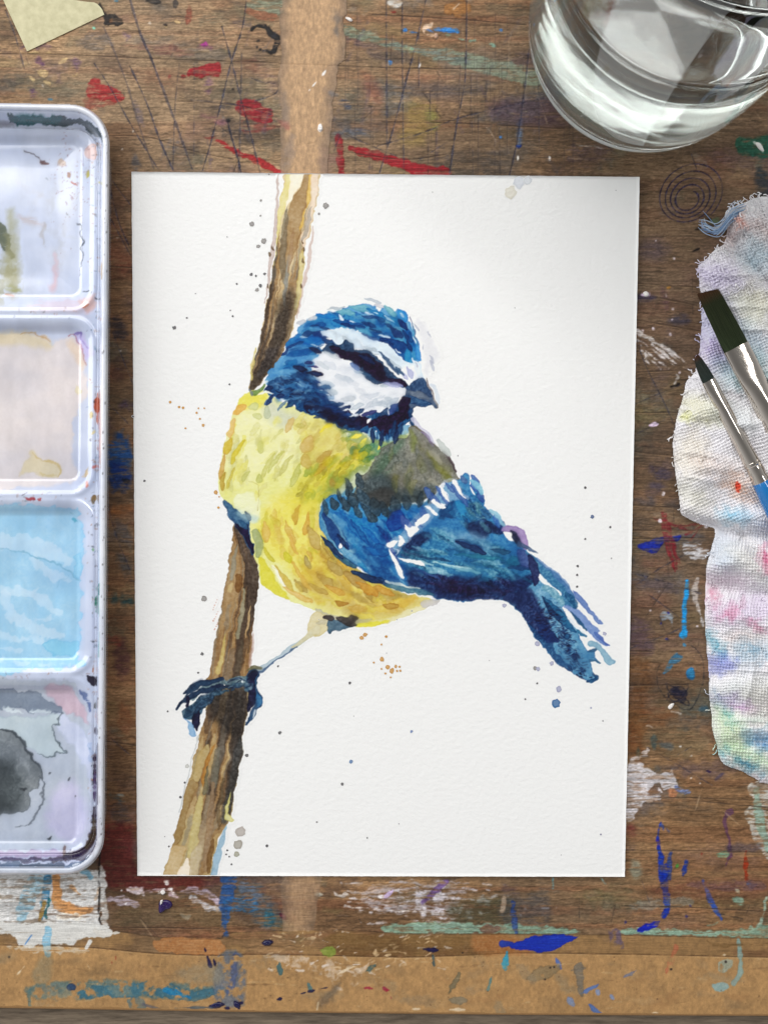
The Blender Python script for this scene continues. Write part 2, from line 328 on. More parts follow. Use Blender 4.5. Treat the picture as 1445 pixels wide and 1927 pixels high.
    for x, y, L, w, A, col in ((452, 769, 24, 17, 145, (224, 172, 86)), (436, 805, 34, 16, 105, (226, 186, 110)), (430, 838, 28, 18, 115, (204, 172, 40)), (448, 850, 48, 10, 118, (214, 196, 56)), (420, 878, 50, 9, 100, (206, 162, 84)),
                            (422, 905, 34, 9, 95, (190, 158, 60)), (436, 900, 40, 8, 108, (206, 190, 80)), (476, 765, 18, 14, 0, (208, 212, 150)), (503, 776, 20, 13, 90, (188, 196, 160)), (484, 782, 16, 12, 20, (208, 210, 140)),
                            (490, 842, 22, 14, 90, (206, 206, 124)), (520, 868, 50, 8, 128, (204, 204, 116)), (503, 880, 60, 8, 118, (208, 206, 120)), (540, 875, 44, 10, 125, (204, 200, 120)), (556, 895, 42, 14, 112, (194, 194, 100)),
                            (463, 898, 22, 9, 120, (204, 204, 124)), (488, 900, 16, 12, 80, (196, 198, 112)), (580, 835, 30, 24, 110, (210, 180, 104)), (576, 868, 22, 20, 80, (206, 180, 96)), (546, 798, 26, 14, 115, (218, 190, 120)),
                            (612, 858, 34, 14, 140, (190, 156, 72)), (604, 880, 34, 12, 130, (196, 158, 62)), (626, 905, 18, 14, 100, (184, 146, 70)), (500, 1000, 36, 14, 85, (220, 186, 96)), (546, 1000, 44, 11, 66, (214, 178, 84)),
                            (553, 1025, 40, 8, 68, (222, 184, 94)), (578, 985, 42, 12, 100, (212, 164, 66)), (560, 968, 34, 10, 105, (200, 160, 60)), (590, 1010, 46, 20, 66, (192, 164, 88)), (580, 1056, 24, 11, 62, (176, 156, 92)),
                            (566, 1080, 70, 9, 58, (220, 184, 90)), (612, 1092, 30, 16, 38, (188, 160, 84)), (598, 1108, 40, 12, 30, (188, 158, 80)), (630, 1068, 34, 16, 42, (180, 154, 84)), (668, 1092, 46, 22, 35, (176, 142, 72)),
                            (642, 1134, 24, 10, 8, (178, 132, 52)), (690, 1108, 44, 16, 28, (206, 152, 58)), (722, 1112, 40, 14, 22, (202, 150, 60)), (735, 1139, 28, 11, 8, (182, 140, 58)), (630, 1110, 34, 14, 28, (210, 164, 74)),
                            (536, 1090, 60, 12, 55, (206, 178, 70)), (560, 1118, 60, 10, 28, (222, 186, 100)), (542, 1048, 22, 15, 60, (206, 198, 50)), (506, 1042, 34, 9, 55, (206, 196, 60))):
        c.leaf(x, y, L, w, A, col, .82, bend=2 if w < 12 else 0, clip=BM, edge=.5, wob=.6)
    for pts in ("508,1058 516,1070 530,1078", "470,905 486,915 486,960", "640,890 655,878 668,860"):
        c.line(pts, 1, (176, 160, 70), .6, clip=BM)
    c.leaf(616, 802, 24, 8, -35, (244, 226, 62), .95); c.leaf(604, 812, 10, 5, -20, (240, 224, 60), .9)
    # pale belly end, thigh and leg
    c.blob("700,1170 740,1160 770,1146 800,1136 826,1128 812,1140 780,1155 745,1168 715,1176", (234, 228, 182), .95, wob=.8)
    c.blob("792,1132 824,1126 822,1138 800,1144", (206, 202, 200), .85)
    c.blob("668,1176 700,1172 735,1168 700,1180 672,1181", (230, 222, 64), .95, wob=.8)
    c.blob("592,1146 612,1152 640,1160 672,1166 700,1166 690,1172 660,1172 630,1168 606,1160", (186, 182, 166), .75, wob=.8)
    c.blob("592,1152 606,1154 622,1158 628,1170 622,1182 610,1192 596,1197 583,1196 580,1182 584,1166", (220, 208, 162), 1, wob=.8, edge=.5)
    c.leaf(606, 1172, 18, 11, -10, (190, 182, 154), .7)
    c.blob("620,1164 640,1166 660,1172 668,1178 650,1184 630,1187 620,1192 616,1184", (62, 92, 114), .95, wob=1.6)
    c.blob("608,1158 620,1156 630,1162 624,1168 610,1164", (52, 46, 46), .95, wob=.6)
    c.blob("632,1160 652,1162 662,1158 674,1162 668,1170 672,1178 658,1180 640,1170", (60, 54, 52), .95, wob=1)
    c.line("586,1195 572,1204 545,1222 518,1241 486,1262", [5, 8, 8, 8, 9], (190, 206, 214), 1, wob=.4, edge=.6)
    c.line("598,1184 582,1196 566,1208 552,1218", [14, 11, 7, 3], (216, 208, 170), .9, wob=.3)
    c.line("560,1216 530,1236 500,1258 488,1266", [1.5, 2.5, 3, 3], (60, 92, 132), .85, wob=.4)
    # ---------------- head: blue cap, nape
    cap = "500,712 513,692 522,676 534,660 545,640 558,632 561,616 574,607 586,598 602,588 618,592 638,583 664,575 682,572 702,576 716,586 724,576 738,588 748,581 762,588 768,604 777,620 785,645 789,668 786,682 776,676 766,680 756,672 744,658 733,650 720,642 702,639 690,630 672,622 652,617 634,621 618,622 606,626 616,640 600,650 592,662 606,668 596,680 586,690 592,706 600,722 580,728 550,722 520,724 503,728"
    c.blob(cap, (104, 172, 222), 1, wob=2.2, edge=.4, pool=.2, sm=2)
    c.blob("600,590 640,585 680,600 720,604 760,620 784,650 786,676 760,672 735,648 700,636 668,620 630,618 604,622 574,612", (34, 132, 196), .75, wob=3, soft=2, edge=.3, pool=.3)
    c.blob("544,640 575,622 610,630 606,650 570,652 540,656", (18, 112, 190), .8, wob=2.5, edge=.3)
    cf = flow([(520, 690, -30), (560, 640, -18), (620, 605, 5), (680, 595, 18), (730, 610, 35), (770, 640, 62), (785, 670, 75), (740, 650, 30)])
    c.scatter("545,640 600,596 660,580 720,586 765,600 785,660 760,670 720,640 660,618 600,622", 40, (14, 30), (6, 12), cf, [(18, 112, 190), (60, 150, 205), (110, 180, 212), (10, 84, 160), (126, 190, 216)], (.5, .9), edge=.5)
    for x, y, L, w, A, col in ((632, 580, 34, 6, -5, (196, 204, 210)), (700, 566, 30, 8, 14, (196, 204, 212)), (712, 576, 20, 6, 5, (214, 214, 220)), (567, 607, 18, 9, -10, (210, 212, 216)), (587, 600, 16, 8, -20, (214, 216, 220)),
                            (612, 594, 36, 11, 8, (22, 128, 206)), (650, 588, 34, 13, 8, (120, 188, 208)), (676, 580, 36, 14, 12, (118, 186, 208)), (710, 590, 44, 11, 22, (32, 134, 196)), (734, 584, 26, 12, 45, (124, 190, 206)),
                            (756, 595, 22, 18, 60, (44, 148, 220)), (742, 604, 44, 14, 28, (20, 124, 186)), (693, 597, 26, 7, 12, (16, 62, 128)), (714, 600, 22, 8, 15, (22, 76, 138)), (670, 614, 34, 9, 8, (10, 58, 128)),
                            (696, 611, 22, 9, 20, (14, 54, 118)), (757, 611, 24, 11, 45, (12, 44, 110)), (745, 625, 26, 13, 40, (18, 48, 112)), (720, 632, 48, 12, 18, (20, 90, 160)), (744, 648, 56, 20, 20, (10, 54, 124)), (756, 668, 32, 14, 45, (14, 74, 150)),
                            (700, 636, 40, 11, 25, (58, 92, 150)), (772, 634, 20, 8, 75, (16, 84, 150)), (768, 672, 30, 16, 80, (34, 140, 200)), (786, 655, 46, 9, 80, (66, 156, 226)), (780, 630, 44, 6, 78, (96, 176, 216)),
                            (684, 622, 34, 10, 25, (96, 178, 214)), (602, 612, 20, 12, 0, (14, 86, 160)), (605, 630, 36, 15, 5, (14, 44, 112)), (640, 605, 26, 9, 10, (12, 76, 150)), (622, 645, 30, 10, 25, (14, 60, 120)), (580, 640, 44, 16, -5, (20, 116, 192))):
        c.leaf(x, y, L, w, A, col, .9, edge=.5, wob=.7)
    c.line("771,596 780,625 786,650", [1, 2, 1.5], (110, 110, 150), .8)
    # white brow and forehead
    c.blob("604,626 618,620 640,618 664,620 684,630 704,640 722,644 738,656 752,672 764,682 778,684 790,684 796,700 800,716 790,716 776,712 766,712 752,704 738,690 722,676 704,664 684,656 662,654 644,650 626,642", (222, 236, 246), 1, wob=1.4, edge=.12, gran=.05)
    c.blob("752,694 770,690 786,690 792,706 780,714 764,710", (252, 252, 252), .9, soft=4, edge=0)
    c.scatter("620,626 690,640 740,670 770,700 740,690 690,660 630,645", 15, (16, 30), (4, 7), flow([(640, 635, 18), (700, 650, 28), (750, 690, 45)]), [(196, 208, 216), (188, 200, 208), (240, 246, 250)], (.6, .9), edge=.5)
    for x, y, L, w, A, col in ((771, 700, 20, 9, 60, (186, 190, 222)), (760, 706, 16, 8, 40, (196, 198, 226)), (782, 690, 34, 6, 70, (232, 240, 246))):
        c.leaf(x, y, L, w, A, col, .9, edge=.5)
    c.blob("784,600 800,612 812,636 822,656 826,668 818,680 808,690 806,706 798,700 800,676 796,650 790,625", (228, 228, 232), .7, wob=1.5, soft=3, edge=.05)
    for x, y, L, w, A in ((808, 628, 14, 3, 55), (812, 676, 16, 5, 70), (812, 688, 18, 6, 68), (784, 616, 16, 5, 65), (796, 652, 10, 3, 80), (783, 688, 10, 2.5, 60)):
        c.leaf(x, y, L, w, A, (190, 194, 208), .75, edge=.6)
    for x, y, L, w, A in ((694, 591, 16, 4, 15), (733, 600, 22, 4, 40), (724, 633, 22, 3.4, 15), (706, 589, 10, 3, 20), (640, 597, 12, 4, 60), (756, 594, 8, 4, 50), (749, 660, 14, 3, 40), (780, 640, 16, 3, 78), (662, 604, 12, 3, 10), (570, 634, 12, 4, -10), (592, 648, 14, 4, 20)):
        c.leaf(x, y, L, w, A, (226, 238, 248), .92, wob=.8, edge=.1)
    for x, y, L, w, A in ((610, 618, 22, 6, 6), (652, 612, 24, 6, 8), (686, 607, 20, 5, 14), (735, 616, 20, 7, 34), (762, 630, 18, 7, 60), (770, 652, 20, 7, 70), (728, 645, 26, 7, 24), (592, 614, 18, 6, -4), (578, 628, 20, 7, -10), (562, 646, 18, 6, -20), (708, 622, 22, 6, 18)):
        c.leaf(x, y, L, w, A, (12, 50, 112), .85, wob=.9, edge=.4)
    # eye stripe
    c.blob("618,646 634,650 648,644 662,646 668,656 690,660 706,668 720,682 732,694 742,704 752,712 764,716 768,726 758,732 742,726 724,722 706,724 690,716 680,704 676,690 664,682 648,676 632,670 618,664 606,660", (30, 62, 100), .95, wob=2, edge=.35, gran=.3)
    c.blob("626,656 650,660 672,662 694,670 710,682 722,694 732,708 746,712 762,716 764,726 752,727 736,720 716,718 704,712 690,702 680,690 668,682 648,676 632,668", (28, 14, 40), .97, wob=2.2, edge=.2, gran=.25)
    c.line("712,660 724,672 734,684 750,704", [3, 7, 7, 3], (54, 84, 122), .9, wob=1)
    c.leaf(690, 676, 18, 12, 70, (44, 24, 62), .7); c.leaf(752, 698, 18, 6, 45, (36, 74, 116), .8)
    # white cheek
    c.blob("588,676 598,668 612,664 630,670 648,678 664,686 676,696 684,710 700,722 716,726 740,726 760,730 766,738 756,746 750,758 738,768 724,776 712,784 700,778 688,782 674,786 662,788 650,778 636,772 622,760 610,746 602,730 598,712 592,694", (240, 242, 245), 1, wob=2.2, edge=.08, gran=.04, pool=.03)
    c.scatter("600,680 660,690 690,725 745,738 730,765 680,775 640,765 605,720", 30, (14, 28), (6, 13), flow([(610, 690, 30), (680, 720, 20), (640, 760, -20), (720, 760, -30)]), [(206, 214, 222), (194, 204, 214), (222, 226, 232), (214, 220, 228), (250, 250, 250)], (.55, .9), edge=.45)
    for x, y, L, w, A, col in ((625, 668, 30, 10, 20, (212, 218, 222)), (607, 686, 24, 9, 30, (206, 214, 220)), (614, 722, 26, 12, 15, (190, 204, 216)), (626, 736, 18, 10, 30, (192, 204, 212)), (654, 750, 26, 10, -5, (204, 210, 216)), (672, 766, 26, 9, -25, (196, 206, 214)),
                            (722, 726, 14, 8, 5, (190, 202, 210)), (730, 749, 16, 7, 5, (194, 204, 212)), (705, 757, 14, 8, -60, (206, 214, 222)), (738, 758, 26, 12, -40, (196, 206, 216)), (690, 765, 18, 7, -50, (208, 214, 222)),
                            (668, 690, 18, 9, 35, (92, 128, 190)), (690, 706, 30, 8, 25, (44, 92, 134)), (738, 724, 34, 10, 8, (178, 182, 224)), (676, 700, 16, 6, 5, (180, 198, 214))):
        c.leaf(x, y, L, w, A, col, .8, edge=.5)
    # dark nape and collar
    c.blob("502,728 520,712 545,704 566,690 586,700 596,714 604,734 618,752 634,766 650,778 664,786 690,782 712,778 732,770 748,760 756,746 768,738 782,746 780,762 774,776 776,790 766,800 758,812 748,822 742,812 732,828 720,824 706,816 690,812 668,815 648,810 628,800 606,786 580,778 562,772 548,762 526,752 508,744", (20, 70, 124), 1, wob=3, edge=.35, gran=.4, pool=.3)
    c.blob("520,716 545,706 566,712 572,736 560,756 536,750 512,742", (62, 112, 168), .7, wob=3, soft=4, edge=.1, gran=.5)
    c.blob("500,712 518,694 535,672 552,668 560,690 548,706 524,708", (92, 162, 216), .9, wob=3, soft=2, edge=.2)
    nf = flow([(520, 720, 12), (560, 700, 8), (600, 740, 30), (580, 770, -18), (640, 790, -8), (700, 800, 60), (740, 800, 75), (770, 760, 100)])
    c.scatter("505,735 560,690 598,712 640,775 620,795 560,768", 70, (10, 30), (5, 11), nf, [(14, 56, 108), (24, 82, 140), (40, 104, 164), (12, 40, 88), (84, 142, 196)], (.45, .9), edge=.4)
    c.scatter("560,650 600,645 600,690 570,700 530,700 540,665", 16, (12, 28), (6, 11), -8, [(18, 112, 180), (14, 88, 156), (96, 166, 216)], (.6, .9), edge=.4)
    c.blob("622,778 640,776 660,790 680,782 706,790 716,782 740,776 756,760 768,748 776,756 770,770 772,786 756,796 748,812 736,810 728,822 716,812 700,804 676,806 650,804 630,796", (26, 12, 40), .96, wob=3, edge=.15, gran=.3)
    c.scatter("570,760 640,775 700,800 660,812 600,788", 34, (12, 26), (5, 10), -14, [(20, 22, 58), (16, 40, 84), (26, 14, 44)], (.6, .95), edge=.35)
    for x, y, L, w, A, col in ((565, 693, 26, 11, 12, (24, 14, 50)), (592, 703, 30, 11, 8, (26, 12, 46)), (580, 682, 14, 5, 0, (34, 30, 92)), (590, 690, 20, 5, 8, (50, 44, 110)), (593, 658, 24, 11, 20, (22, 24, 62)), (630, 655, 18, 9, 15, (26, 16, 44)), (640, 662, 14, 8, 10, (24, 14, 42)),
                            (506, 731, 14, 9, -15, (28, 62, 122)), (508, 752, 26, 9, 125, (66, 106, 168)), (527, 745, 14, 10, -10, (34, 70, 134)), (532, 762, 26, 8, 140, (114, 142, 160)), (552, 758, 30, 9, 145, (24, 66, 112)), (535, 700, 50, 12, -5, (110, 176, 222)), (560, 665, 44, 11, -6, (14, 92, 166)),
                            (548, 652, 26, 7, -28, (26, 62, 126)), (535, 664, 18, 7, -30, (30, 66, 130)), (620, 757, 26, 11, 20, (22, 74, 128)), (632, 762, 26, 8, -10, (18, 60, 112)), (646, 770, 24, 8, -15, (24, 46, 92)), (676, 776, 18, 9, -35, (34, 62, 108)), (693, 778, 28, 9, -15, (44, 50, 110)), (723, 776, 18, 9, -50, (46, 76, 118)), (738, 772, 26, 10, -50, (60, 84, 150))):
        c.leaf(x, y, L, w, A, col, .93, edge=.4, wob=.6)
    c.leaf(693, 793, 12, 6, -50, (250, 250, 250), .97); c.leaf(648, 774, 14, 4, -20, (246, 248, 250), .9); c.leaf(665, 782, 16, 4, -10, (240, 244, 248), .9); c.leaf(730, 775, 9, 4, 80, (235, 240, 246), .9)
    c.scatter("504,732 545,700 590,705 615,750 600,780 550,764", 46, (9, 22), (3, 7), nf, [(12, 40, 84), (18, 34, 76), (26, 74, 128), (120, 168, 206), (60, 118, 172)], (.5, .9), edge=.3)
    for x, y, L, w, A in ((604, 742, 26, 5, 20), (612, 752, 24, 5, 24), (622, 766, 24, 5, 14), (636, 776, 22, 5, 4), (598, 730, 22, 5, 16), (652, 782, 20, 5, -12), (596, 718, 20, 5, 12)):
        c.leaf(x, y, L, w, A, (34, 74, 136), .9, wob=.8, edge=.4)
    # ragged blue fingers under the collar
    c.blob("692,812 704,808 720,822 742,820 756,800 772,800 762,822 746,830 730,842 712,838 700,832", (122, 176, 212), .9, wob=2.5)
    for x, y, L, w, A in ((701, 820, 24, 10, 85), (718, 824, 30, 10, 100), (728, 826, 22, 8, 95), (745, 822, 26, 10, 105), (753, 812, 34, 12, 110), (708, 828, 26, 6, 100), (660, 818, 24, 12, 20), (742, 808, 30, 10, 95), (775, 790, 26, 9, 80), (774, 772, 20, 9, 100)):
        c.leaf(x, y, L, w, A, (24, 62, 108) if w > 8 else (40, 96, 150), .93, edge=.5)
    # beak
    c.blob("764,732 772,722 784,714 798,716 806,724 812,740 820,754 824,768 817,770 812,763 800,763 786,766 774,770 768,760 762,750", (78, 98, 126), 1, wob=.8, edge=.5)
    c.blob("764,726 778,716 792,712 800,716 806,730 812,746 804,744 790,738 776,736 766,736", (44, 74, 116), .92, wob=1.4, gran=.4)
    c.blob("766,736 780,733 796,738 806,748 804,752 790,750 774,744", (112, 124, 140), .8, wob=1.2)
    c.blob("758,744 772,742 788,750 802,754 812,762 800,764 784,764 772,760 764,758", (40, 80, 126), .95, wob=1.2, gran=.4)
    c.blob("752,752 762,744 774,748 770,760 764,772 758,784 750,780 750,768", (26, 12, 40), .95, wob=1)
    c.line("804,712 808,726 816,744 823,768", [2, 3, 3.5, 3], (170, 164, 160), .85); c.line("806,716 811,732 818,750", 1.2, (90, 66, 80), .7)
    c.line("812,722 822,740 826,760", [4, 7, 3], (206, 218, 230), .6)
    c.line("776,788 790,806 806,818 818,836", [8, 9, 7, 3], (206, 204, 222), .85, edge=.5)
    # wet joins: green into the back, teal into the wing
    c.blob("640,812 672,814 706,826 740,828 770,812 776,830 740,850 716,880 690,905 668,925 640,935 610,945 606,930 640,905 676,880 690,856 676,835", (150, 166, 96), .9, wob=2.5, soft=3, edge=.05, pool=.3)
    c.blob("664,896 690,884 702,868 700,890 684,905 670,925 650,935 612,948 612,938 640,922", (206, 216, 186), .85, wob=2, soft=3, edge=.05)
    c.blob("700,832 725,838 745,832 740,850 716,862 704,850", (84, 142, 112), .7, wob=2.5, soft=5, edge=.05)
    c.blob("612,940 650,925 680,915 700,945 740,950 800,942 830,918 850,905 860,925 820,965 740,975 660,965 612,965", (96, 160, 196), .95, wob=2, soft=1.5, edge=.1)
    for x, y, L, w, A in ((668, 822, 20, 6, -15), (682, 834, 22, 9, 125), (691, 844, 18, 8, -25), (714, 840, 10, 4, 110), (650, 820, 16, 7, -10)):
        c.leaf(x, y, L, w, A, (246, 232, 96) if x != 650 else (250, 248, 226), .95, edge=.35)
    c.scatter("648,822 720,838 712,860 690,872 660,846", 16, (12, 22), (7, 12), 120, [(96, 138, 70), (116, 150, 66), (66, 120, 92), (150, 164, 60)], (.4, .75), edge=.35)
    c.scatter('560,890 650,850 690,850 640,910 600,950', 16, (14, 28), (7, 13), 130, [(206, 192, 44), (186, 160, 50), (150, 170, 70)], (.4, .7), edge=.4)
    # ---------------- olive-grey back
    back = "770,806 780,801 796,814 812,830 828,846 838,856 850,870 858,888 866,906 852,906 838,908 826,914 822,926 814,936 800,942 780,946 758,946 736,950 716,957 698,952 678,948 664,934 672,914 668,902 684,892 696,884 704,868 712,850 726,836 746,828 764,824"
    c.blob(back, (124, 124, 112), 1, wob=1.8, edge=.4, gran=.25, pool=.22, sm=2)
    K = art.cov.copy(); bk = np.clip(.5 - poly_sd(smooth_pts(P(back), 2), c.X, c.Y) / 2, 0, 1)
    c.blob("700,884 720,850 745,832 760,830 745,870 720,900 700,900", (66, 96, 74), .75, soft=9, edge=0, clip=bk, gran=.3)
    c.blob("664,936 690,900 720,892 770,920 830,905 820,930 790,945 740,950 700,954", (54, 68, 74), .8, soft=8, edge=.1, clip=bk, gran=.35)
    c.blob("690,930 720,915 745,930 735,950 705,952", (64, 58, 54), .6, soft=4, edge=.3, clip=bk)
    c.scatter("720,840 780,810 850,880 840,905 780,930 720,920", 46, (16, 36), (8, 16), flow([(740, 860, 110), (790, 850, 70), (840, 890, 50), (760, 920, 95)]), [(140, 136, 126), (116, 118, 110), (98, 104, 98), (150, 148, 128), (126, 124, 70), (110, 116, 78)], (.3, .6), clip=bk, edge=.4, gran=.3)
    c.line("772,812 778,830 776,850", [6, 10, 6], (118, 128, 58), .6, clip=bk, soft=3); c.line("806,850 826,880 850,905", [6, 10, 8], (124, 126, 44), .6, clip=bk, soft=3)
    c.line("778,803 796,815 820,840", 1.6, (110, 90, 60), .7); c.line("836,850 850,872 858,888", [4, 6, 3], (62, 44, 50), .85); c.leaf(835, 842, 34, 13, 55, (206, 212, 208), .9, edge=.5)
    c.line("792,814 804,822 816,840", [4, 6, 3], (150, 136, 172), .75, edge=.6); c.leaf(818, 858, 34, 12, 45, (190, 186, 170), .6)
    # ---------------- wing
    wing = "606,946 622,930 644,932 668,940 700,956 738,956 780,950 812,942 830,920 846,906 866,904 874,890 884,896 884,912 902,926 912,942 912,950 924,966 940,982 946,1000 956,1012 970,1020 982,1030 998,1044 1010,1060 1016,1080 1008,1100 990,1114 966,1124 944,1126 918,1128 872,1131 832,1126 800,1121 770,1110 736,1100 702,1086 670,1066 646,1046 622,1022 608,1000 600,972"
    c.blob(wing, (52, 128, 188), 1, wob=1.4, edge=.3, gran=.25, pool=.3, sm=2)
    wg = np.clip(.5 - poly_sd(smooth_pts(P(wing), 2), c.X, c.Y) / 2, 0, 1)
    c.blob("618,950 660,960 700,965 740,965 780,955 800,965 780,985 750,1010 730,1030 690,1020 650,990", (20, 120, 196), .7, soft=8, edge=0, clip=wg, gran=.3)
    c.blob("610,960 630,980 660,1020 700,1060 680,1066 640,1040 612,1005", (120, 176, 204), .85, soft=5, edge=.05, clip=wg)
    c.blob("664,1040 700,1035 735,1040 750,1080 735,1098 700,1085 670,1062", (14, 70, 140), .8, soft=7, edge=.1, clip=wg, gran=.3)
    c.blob("745,1036 790,1008 840,1000 900,1010 960,1040 1000,1070 990,1100 940,1100 860,1090 800,1080 755,1062", (40, 116, 168), .7, soft=9, edge=0, clip=wg, gran=.4)
    c.blob("752,1066 790,1076 840,1080 900,1090 960,1088 1010,1080 1000,1108 960,1126 900,1130 840,1128 790,1112 762,1094", (20, 34, 84), .93, soft=5, wob=3, edge=.1, clip=wg, gran=.5)
    c.blob("820,1092 880,1098 950,1100 960,1120 890,1126 830,1116", (30, 16, 50), .7, soft=7, edge=0, clip=wg, gran=.6)
    c.blob("742,1040 762,1022 776,1008 800,1002 812,1012 790,1030 800,1046 776,1052 756,1048", (18, 36, 82), .92, soft=2.5, wob=2, edge=.2, clip=wg, gran=.4)
    c.blob("824,970 850,940 862,952 858,972 830,978", (14, 56, 112), .9, soft=2.5, wob=2, clip=wg)
    c.blob("876,984 900,978 936,986 946,1002 926,1004 904,1016 884,1002", (20, 34, 76), .92, soft=2.5, wob=3, clip=wg, gran=.5)
    c.blob("830,996 860,1004 884,1000 912,1012 930,1034 890,1034 850,1028 834,1014", (126, 178, 216), .85, soft=6, edge=.05, clip=wg, gran=.4)
    c.blob("856,940 876,950 892,966 888,978 868,980 858,966", (40, 138, 196), .9, soft=3, clip=wg)
    c.blob("876,950 900,946 914,960 924,972 900,976 880,966", (70, 116, 140), .85, soft=3, clip=wg, gran=.6)
    wf = flow([(640, 980, 55), (690, 1000, 52), (740, 980, 60), (680, 1060, 38), (740, 1070, 40), (800, 1060, 10), (880, 1040, 12), (880, 1110, 5), (960, 1060, 20), (900, 960, 40), (860, 930, 55), (990, 1080, 60)])
    c.scatter("612,950 740,960 790,960 740,1020 760,1085 700,1080 640,1035", 62, (18, 54), (5, 12), wf, [(20, 108, 184), (14, 86, 160), (70, 150, 206), (112, 176, 216), (10, 66, 140), (24, 128, 190)], (.4, .85), clip=wg, edge=.45, gran=.25)
    c.scatter("760,1040 820,1000 900,1010 990,1060 990,1095 880,1085 790,1075", 54, (24, 70), (4, 10), wf, [(30, 104, 148), (16, 66, 112), (104, 170, 200), (150, 200, 218), (18, 84, 122)], (.35, .8), clip=wg, edge=.35, gran=.5)
    c.scatter("770,1080 860,1090 960,1095 940,1122 850,1122 790,1106", 34, (24, 70), (4, 9), wf, [(24, 52, 104), (18, 20, 60), (44, 84, 140), (30, 14, 48)], (.35, .8), clip=wg, edge=.2, gran=.6)
    c.scatter("850,910 890,930 930,980 900,1000 850,975", 22, (14, 30), (5, 11), wf, [(24, 92, 150), (60, 130, 190), (90, 150, 170), (14, 60, 112)], (.4, .8), clip=wg, edge=.4, gran=.4)
    # dark scallops where back meets wing
    for x, y, L, w, A in ((612, 955, 34, 12, 80), (628, 948, 22, 16, 60), (638, 932, 26, 10, 80), (650, 948, 24, 17, 70), (664, 940, 26, 20, 75), (684, 940, 40, 22, 60), (706, 952, 30, 22, 80), (722, 956, 26, 16, 70), (700, 974, 16, 18, 60), (742, 948, 26, 20, 80), (764, 944, 24, 18, 80), (790, 940, 26, 14, 100), (734, 968, 20, 14, 60), (672, 962, 24, 14, 60), (690, 962, 26, 12, 60), (656, 912, 26, 14, 60), (676, 905, 26, 16, 70), (655, 925, 16, 8, 85), (812, 938, 22, 12, 110)):
        c.leaf(x, y, L, w, A, (44, 60, 70) if (int(x) % 3) else (52, 76, 92), .85, edge=.45, gran=.3)
    for x, y, L, w, A, col in ((626, 998, 70, 20, 62, (18, 60, 128)), (645, 1018, 36, 11, 55, (14, 62, 132)), (660, 990, 60, 10, 52, (24, 106, 178)), (676, 1000, 56, 10, 56, (14, 86, 162)), (700, 1010, 60, 10, 48, (22, 112, 190)), (625, 1030, 58, 11, 46, (20, 66, 112)), (648, 1054, 50, 12, 34, (28, 84, 124)),
                            (745, 978, 34, 30, 110, (16, 62, 150)), (762, 985, 30, 18, 60, (74, 100, 172)), (716, 1034, 26, 22, 40, (18, 88, 160)), (700, 1036, 26, 12, 30, (26, 112, 186)), (690, 1086, 60, 15, 22, (22, 62, 92)), (712, 1092, 44, 12, 22, (16, 48, 96)), (770, 1110, 90, 13, 12, (70, 124, 146)), (735, 1030, 60, 8, 62, (44, 70, 150)),
                            (885, 1030, 60, 14, 22, (24, 70, 134)), (940, 1037, 36, 9, 8, (26, 72, 112)), (860, 1068, 90, 7, 14, (150, 204, 220)), (850, 1064, 70, 4, 10, (196, 226, 232)), (900, 1048, 90, 8, 6, (44, 128, 160)), (790, 1058, 50, 5, 12, (176, 214, 226)), (800, 1078, 60, 6, 22, (58, 92, 150)), (820, 1052, 60, 6, 6, (26, 76, 120)),
                            (890, 915, 22, 10, 60, (66, 108, 186)), (873, 903, 16, 9, 60, (88, 120, 170)), (893, 903, 20, 12, 60, (60, 104, 180)), (903, 932, 22, 14, 68, (56, 92, 166)), (936, 980, 24, 17, 55, (64, 116, 190)), (945, 993, 20, 11, 100, (22, 50, 110)), (972, 1012, 28, 13, 65, (24, 34, 62)), (966, 1056, 24, 18, 0, (30, 112, 150)), (976, 1068, 38, 11, 5, (22, 64, 116)), (985, 1050, 30, 24, 60, (66, 84, 146))):
        c.leaf(x, y, L, w, A, col, .88, edge=.5, wob=.6, gran=.2)
    c.line("886,906 897,914 906,928", [8, 13, 8], (136, 204, 230), .85); c.line("922,960 934,968 944,984 950,992", [5, 9, 7, 4], (150, 206, 228), .85)
    c.line("946,996 958,994 972,998 984,1012 989,1032", [5, 11, 14, 14, 9], (164, 140, 190), .95, edge=.5, wob=.5)
    c.leaf(970, 1012, 34, 13, 62, (26, 34, 64), .95); c.line("978,1026 996,1034 1012,1042", [10, 6, 2], (70, 94, 130), .9)
    c.blob("842,902 858,902 874,926 880,940 862,944 846,944 828,960 812,978 794,996 772,1016 752,1034 736,1040 726,1028 744,1012 764,990 786,968 806,946 826,916", (196, 208, 230), .42, wob=2.5, edge=.3, gran=.1)
    for pts in WING_WHITES:
        c.blob(pts, (248, 250, 251), .97, wob=.8, edge=.1, gran=.02, sm=2)
    c.line("783,986 796,974 800,970", 1.4, (60, 80, 120), .8); c.line("742,1030 750,1036 744,1044", 1.5, (225, 236, 242), .8); c.line("726,1094 750,1100 790,1108", [3, 5, 2], (232, 236, 226), .9)
    for x, y, L, w, A in ((786, 984, 20, 5, 40), (768, 1004, 18, 5, 50), (756, 1016, 16, 5, 60), (778, 994, 16, 4, 62), (806, 930, 26, 12, 62), (820, 940, 30, 10, 55), (846, 918, 22, 8, 52), (832, 930, 36, 12, 55), (858, 926, 34, 10, 58), (796, 964, 20, 13, 80), (872, 940, 30, 9, 60)):
        c.leaf(x, y, L, w, A, (72, 108, 178), .82, edge=.5)
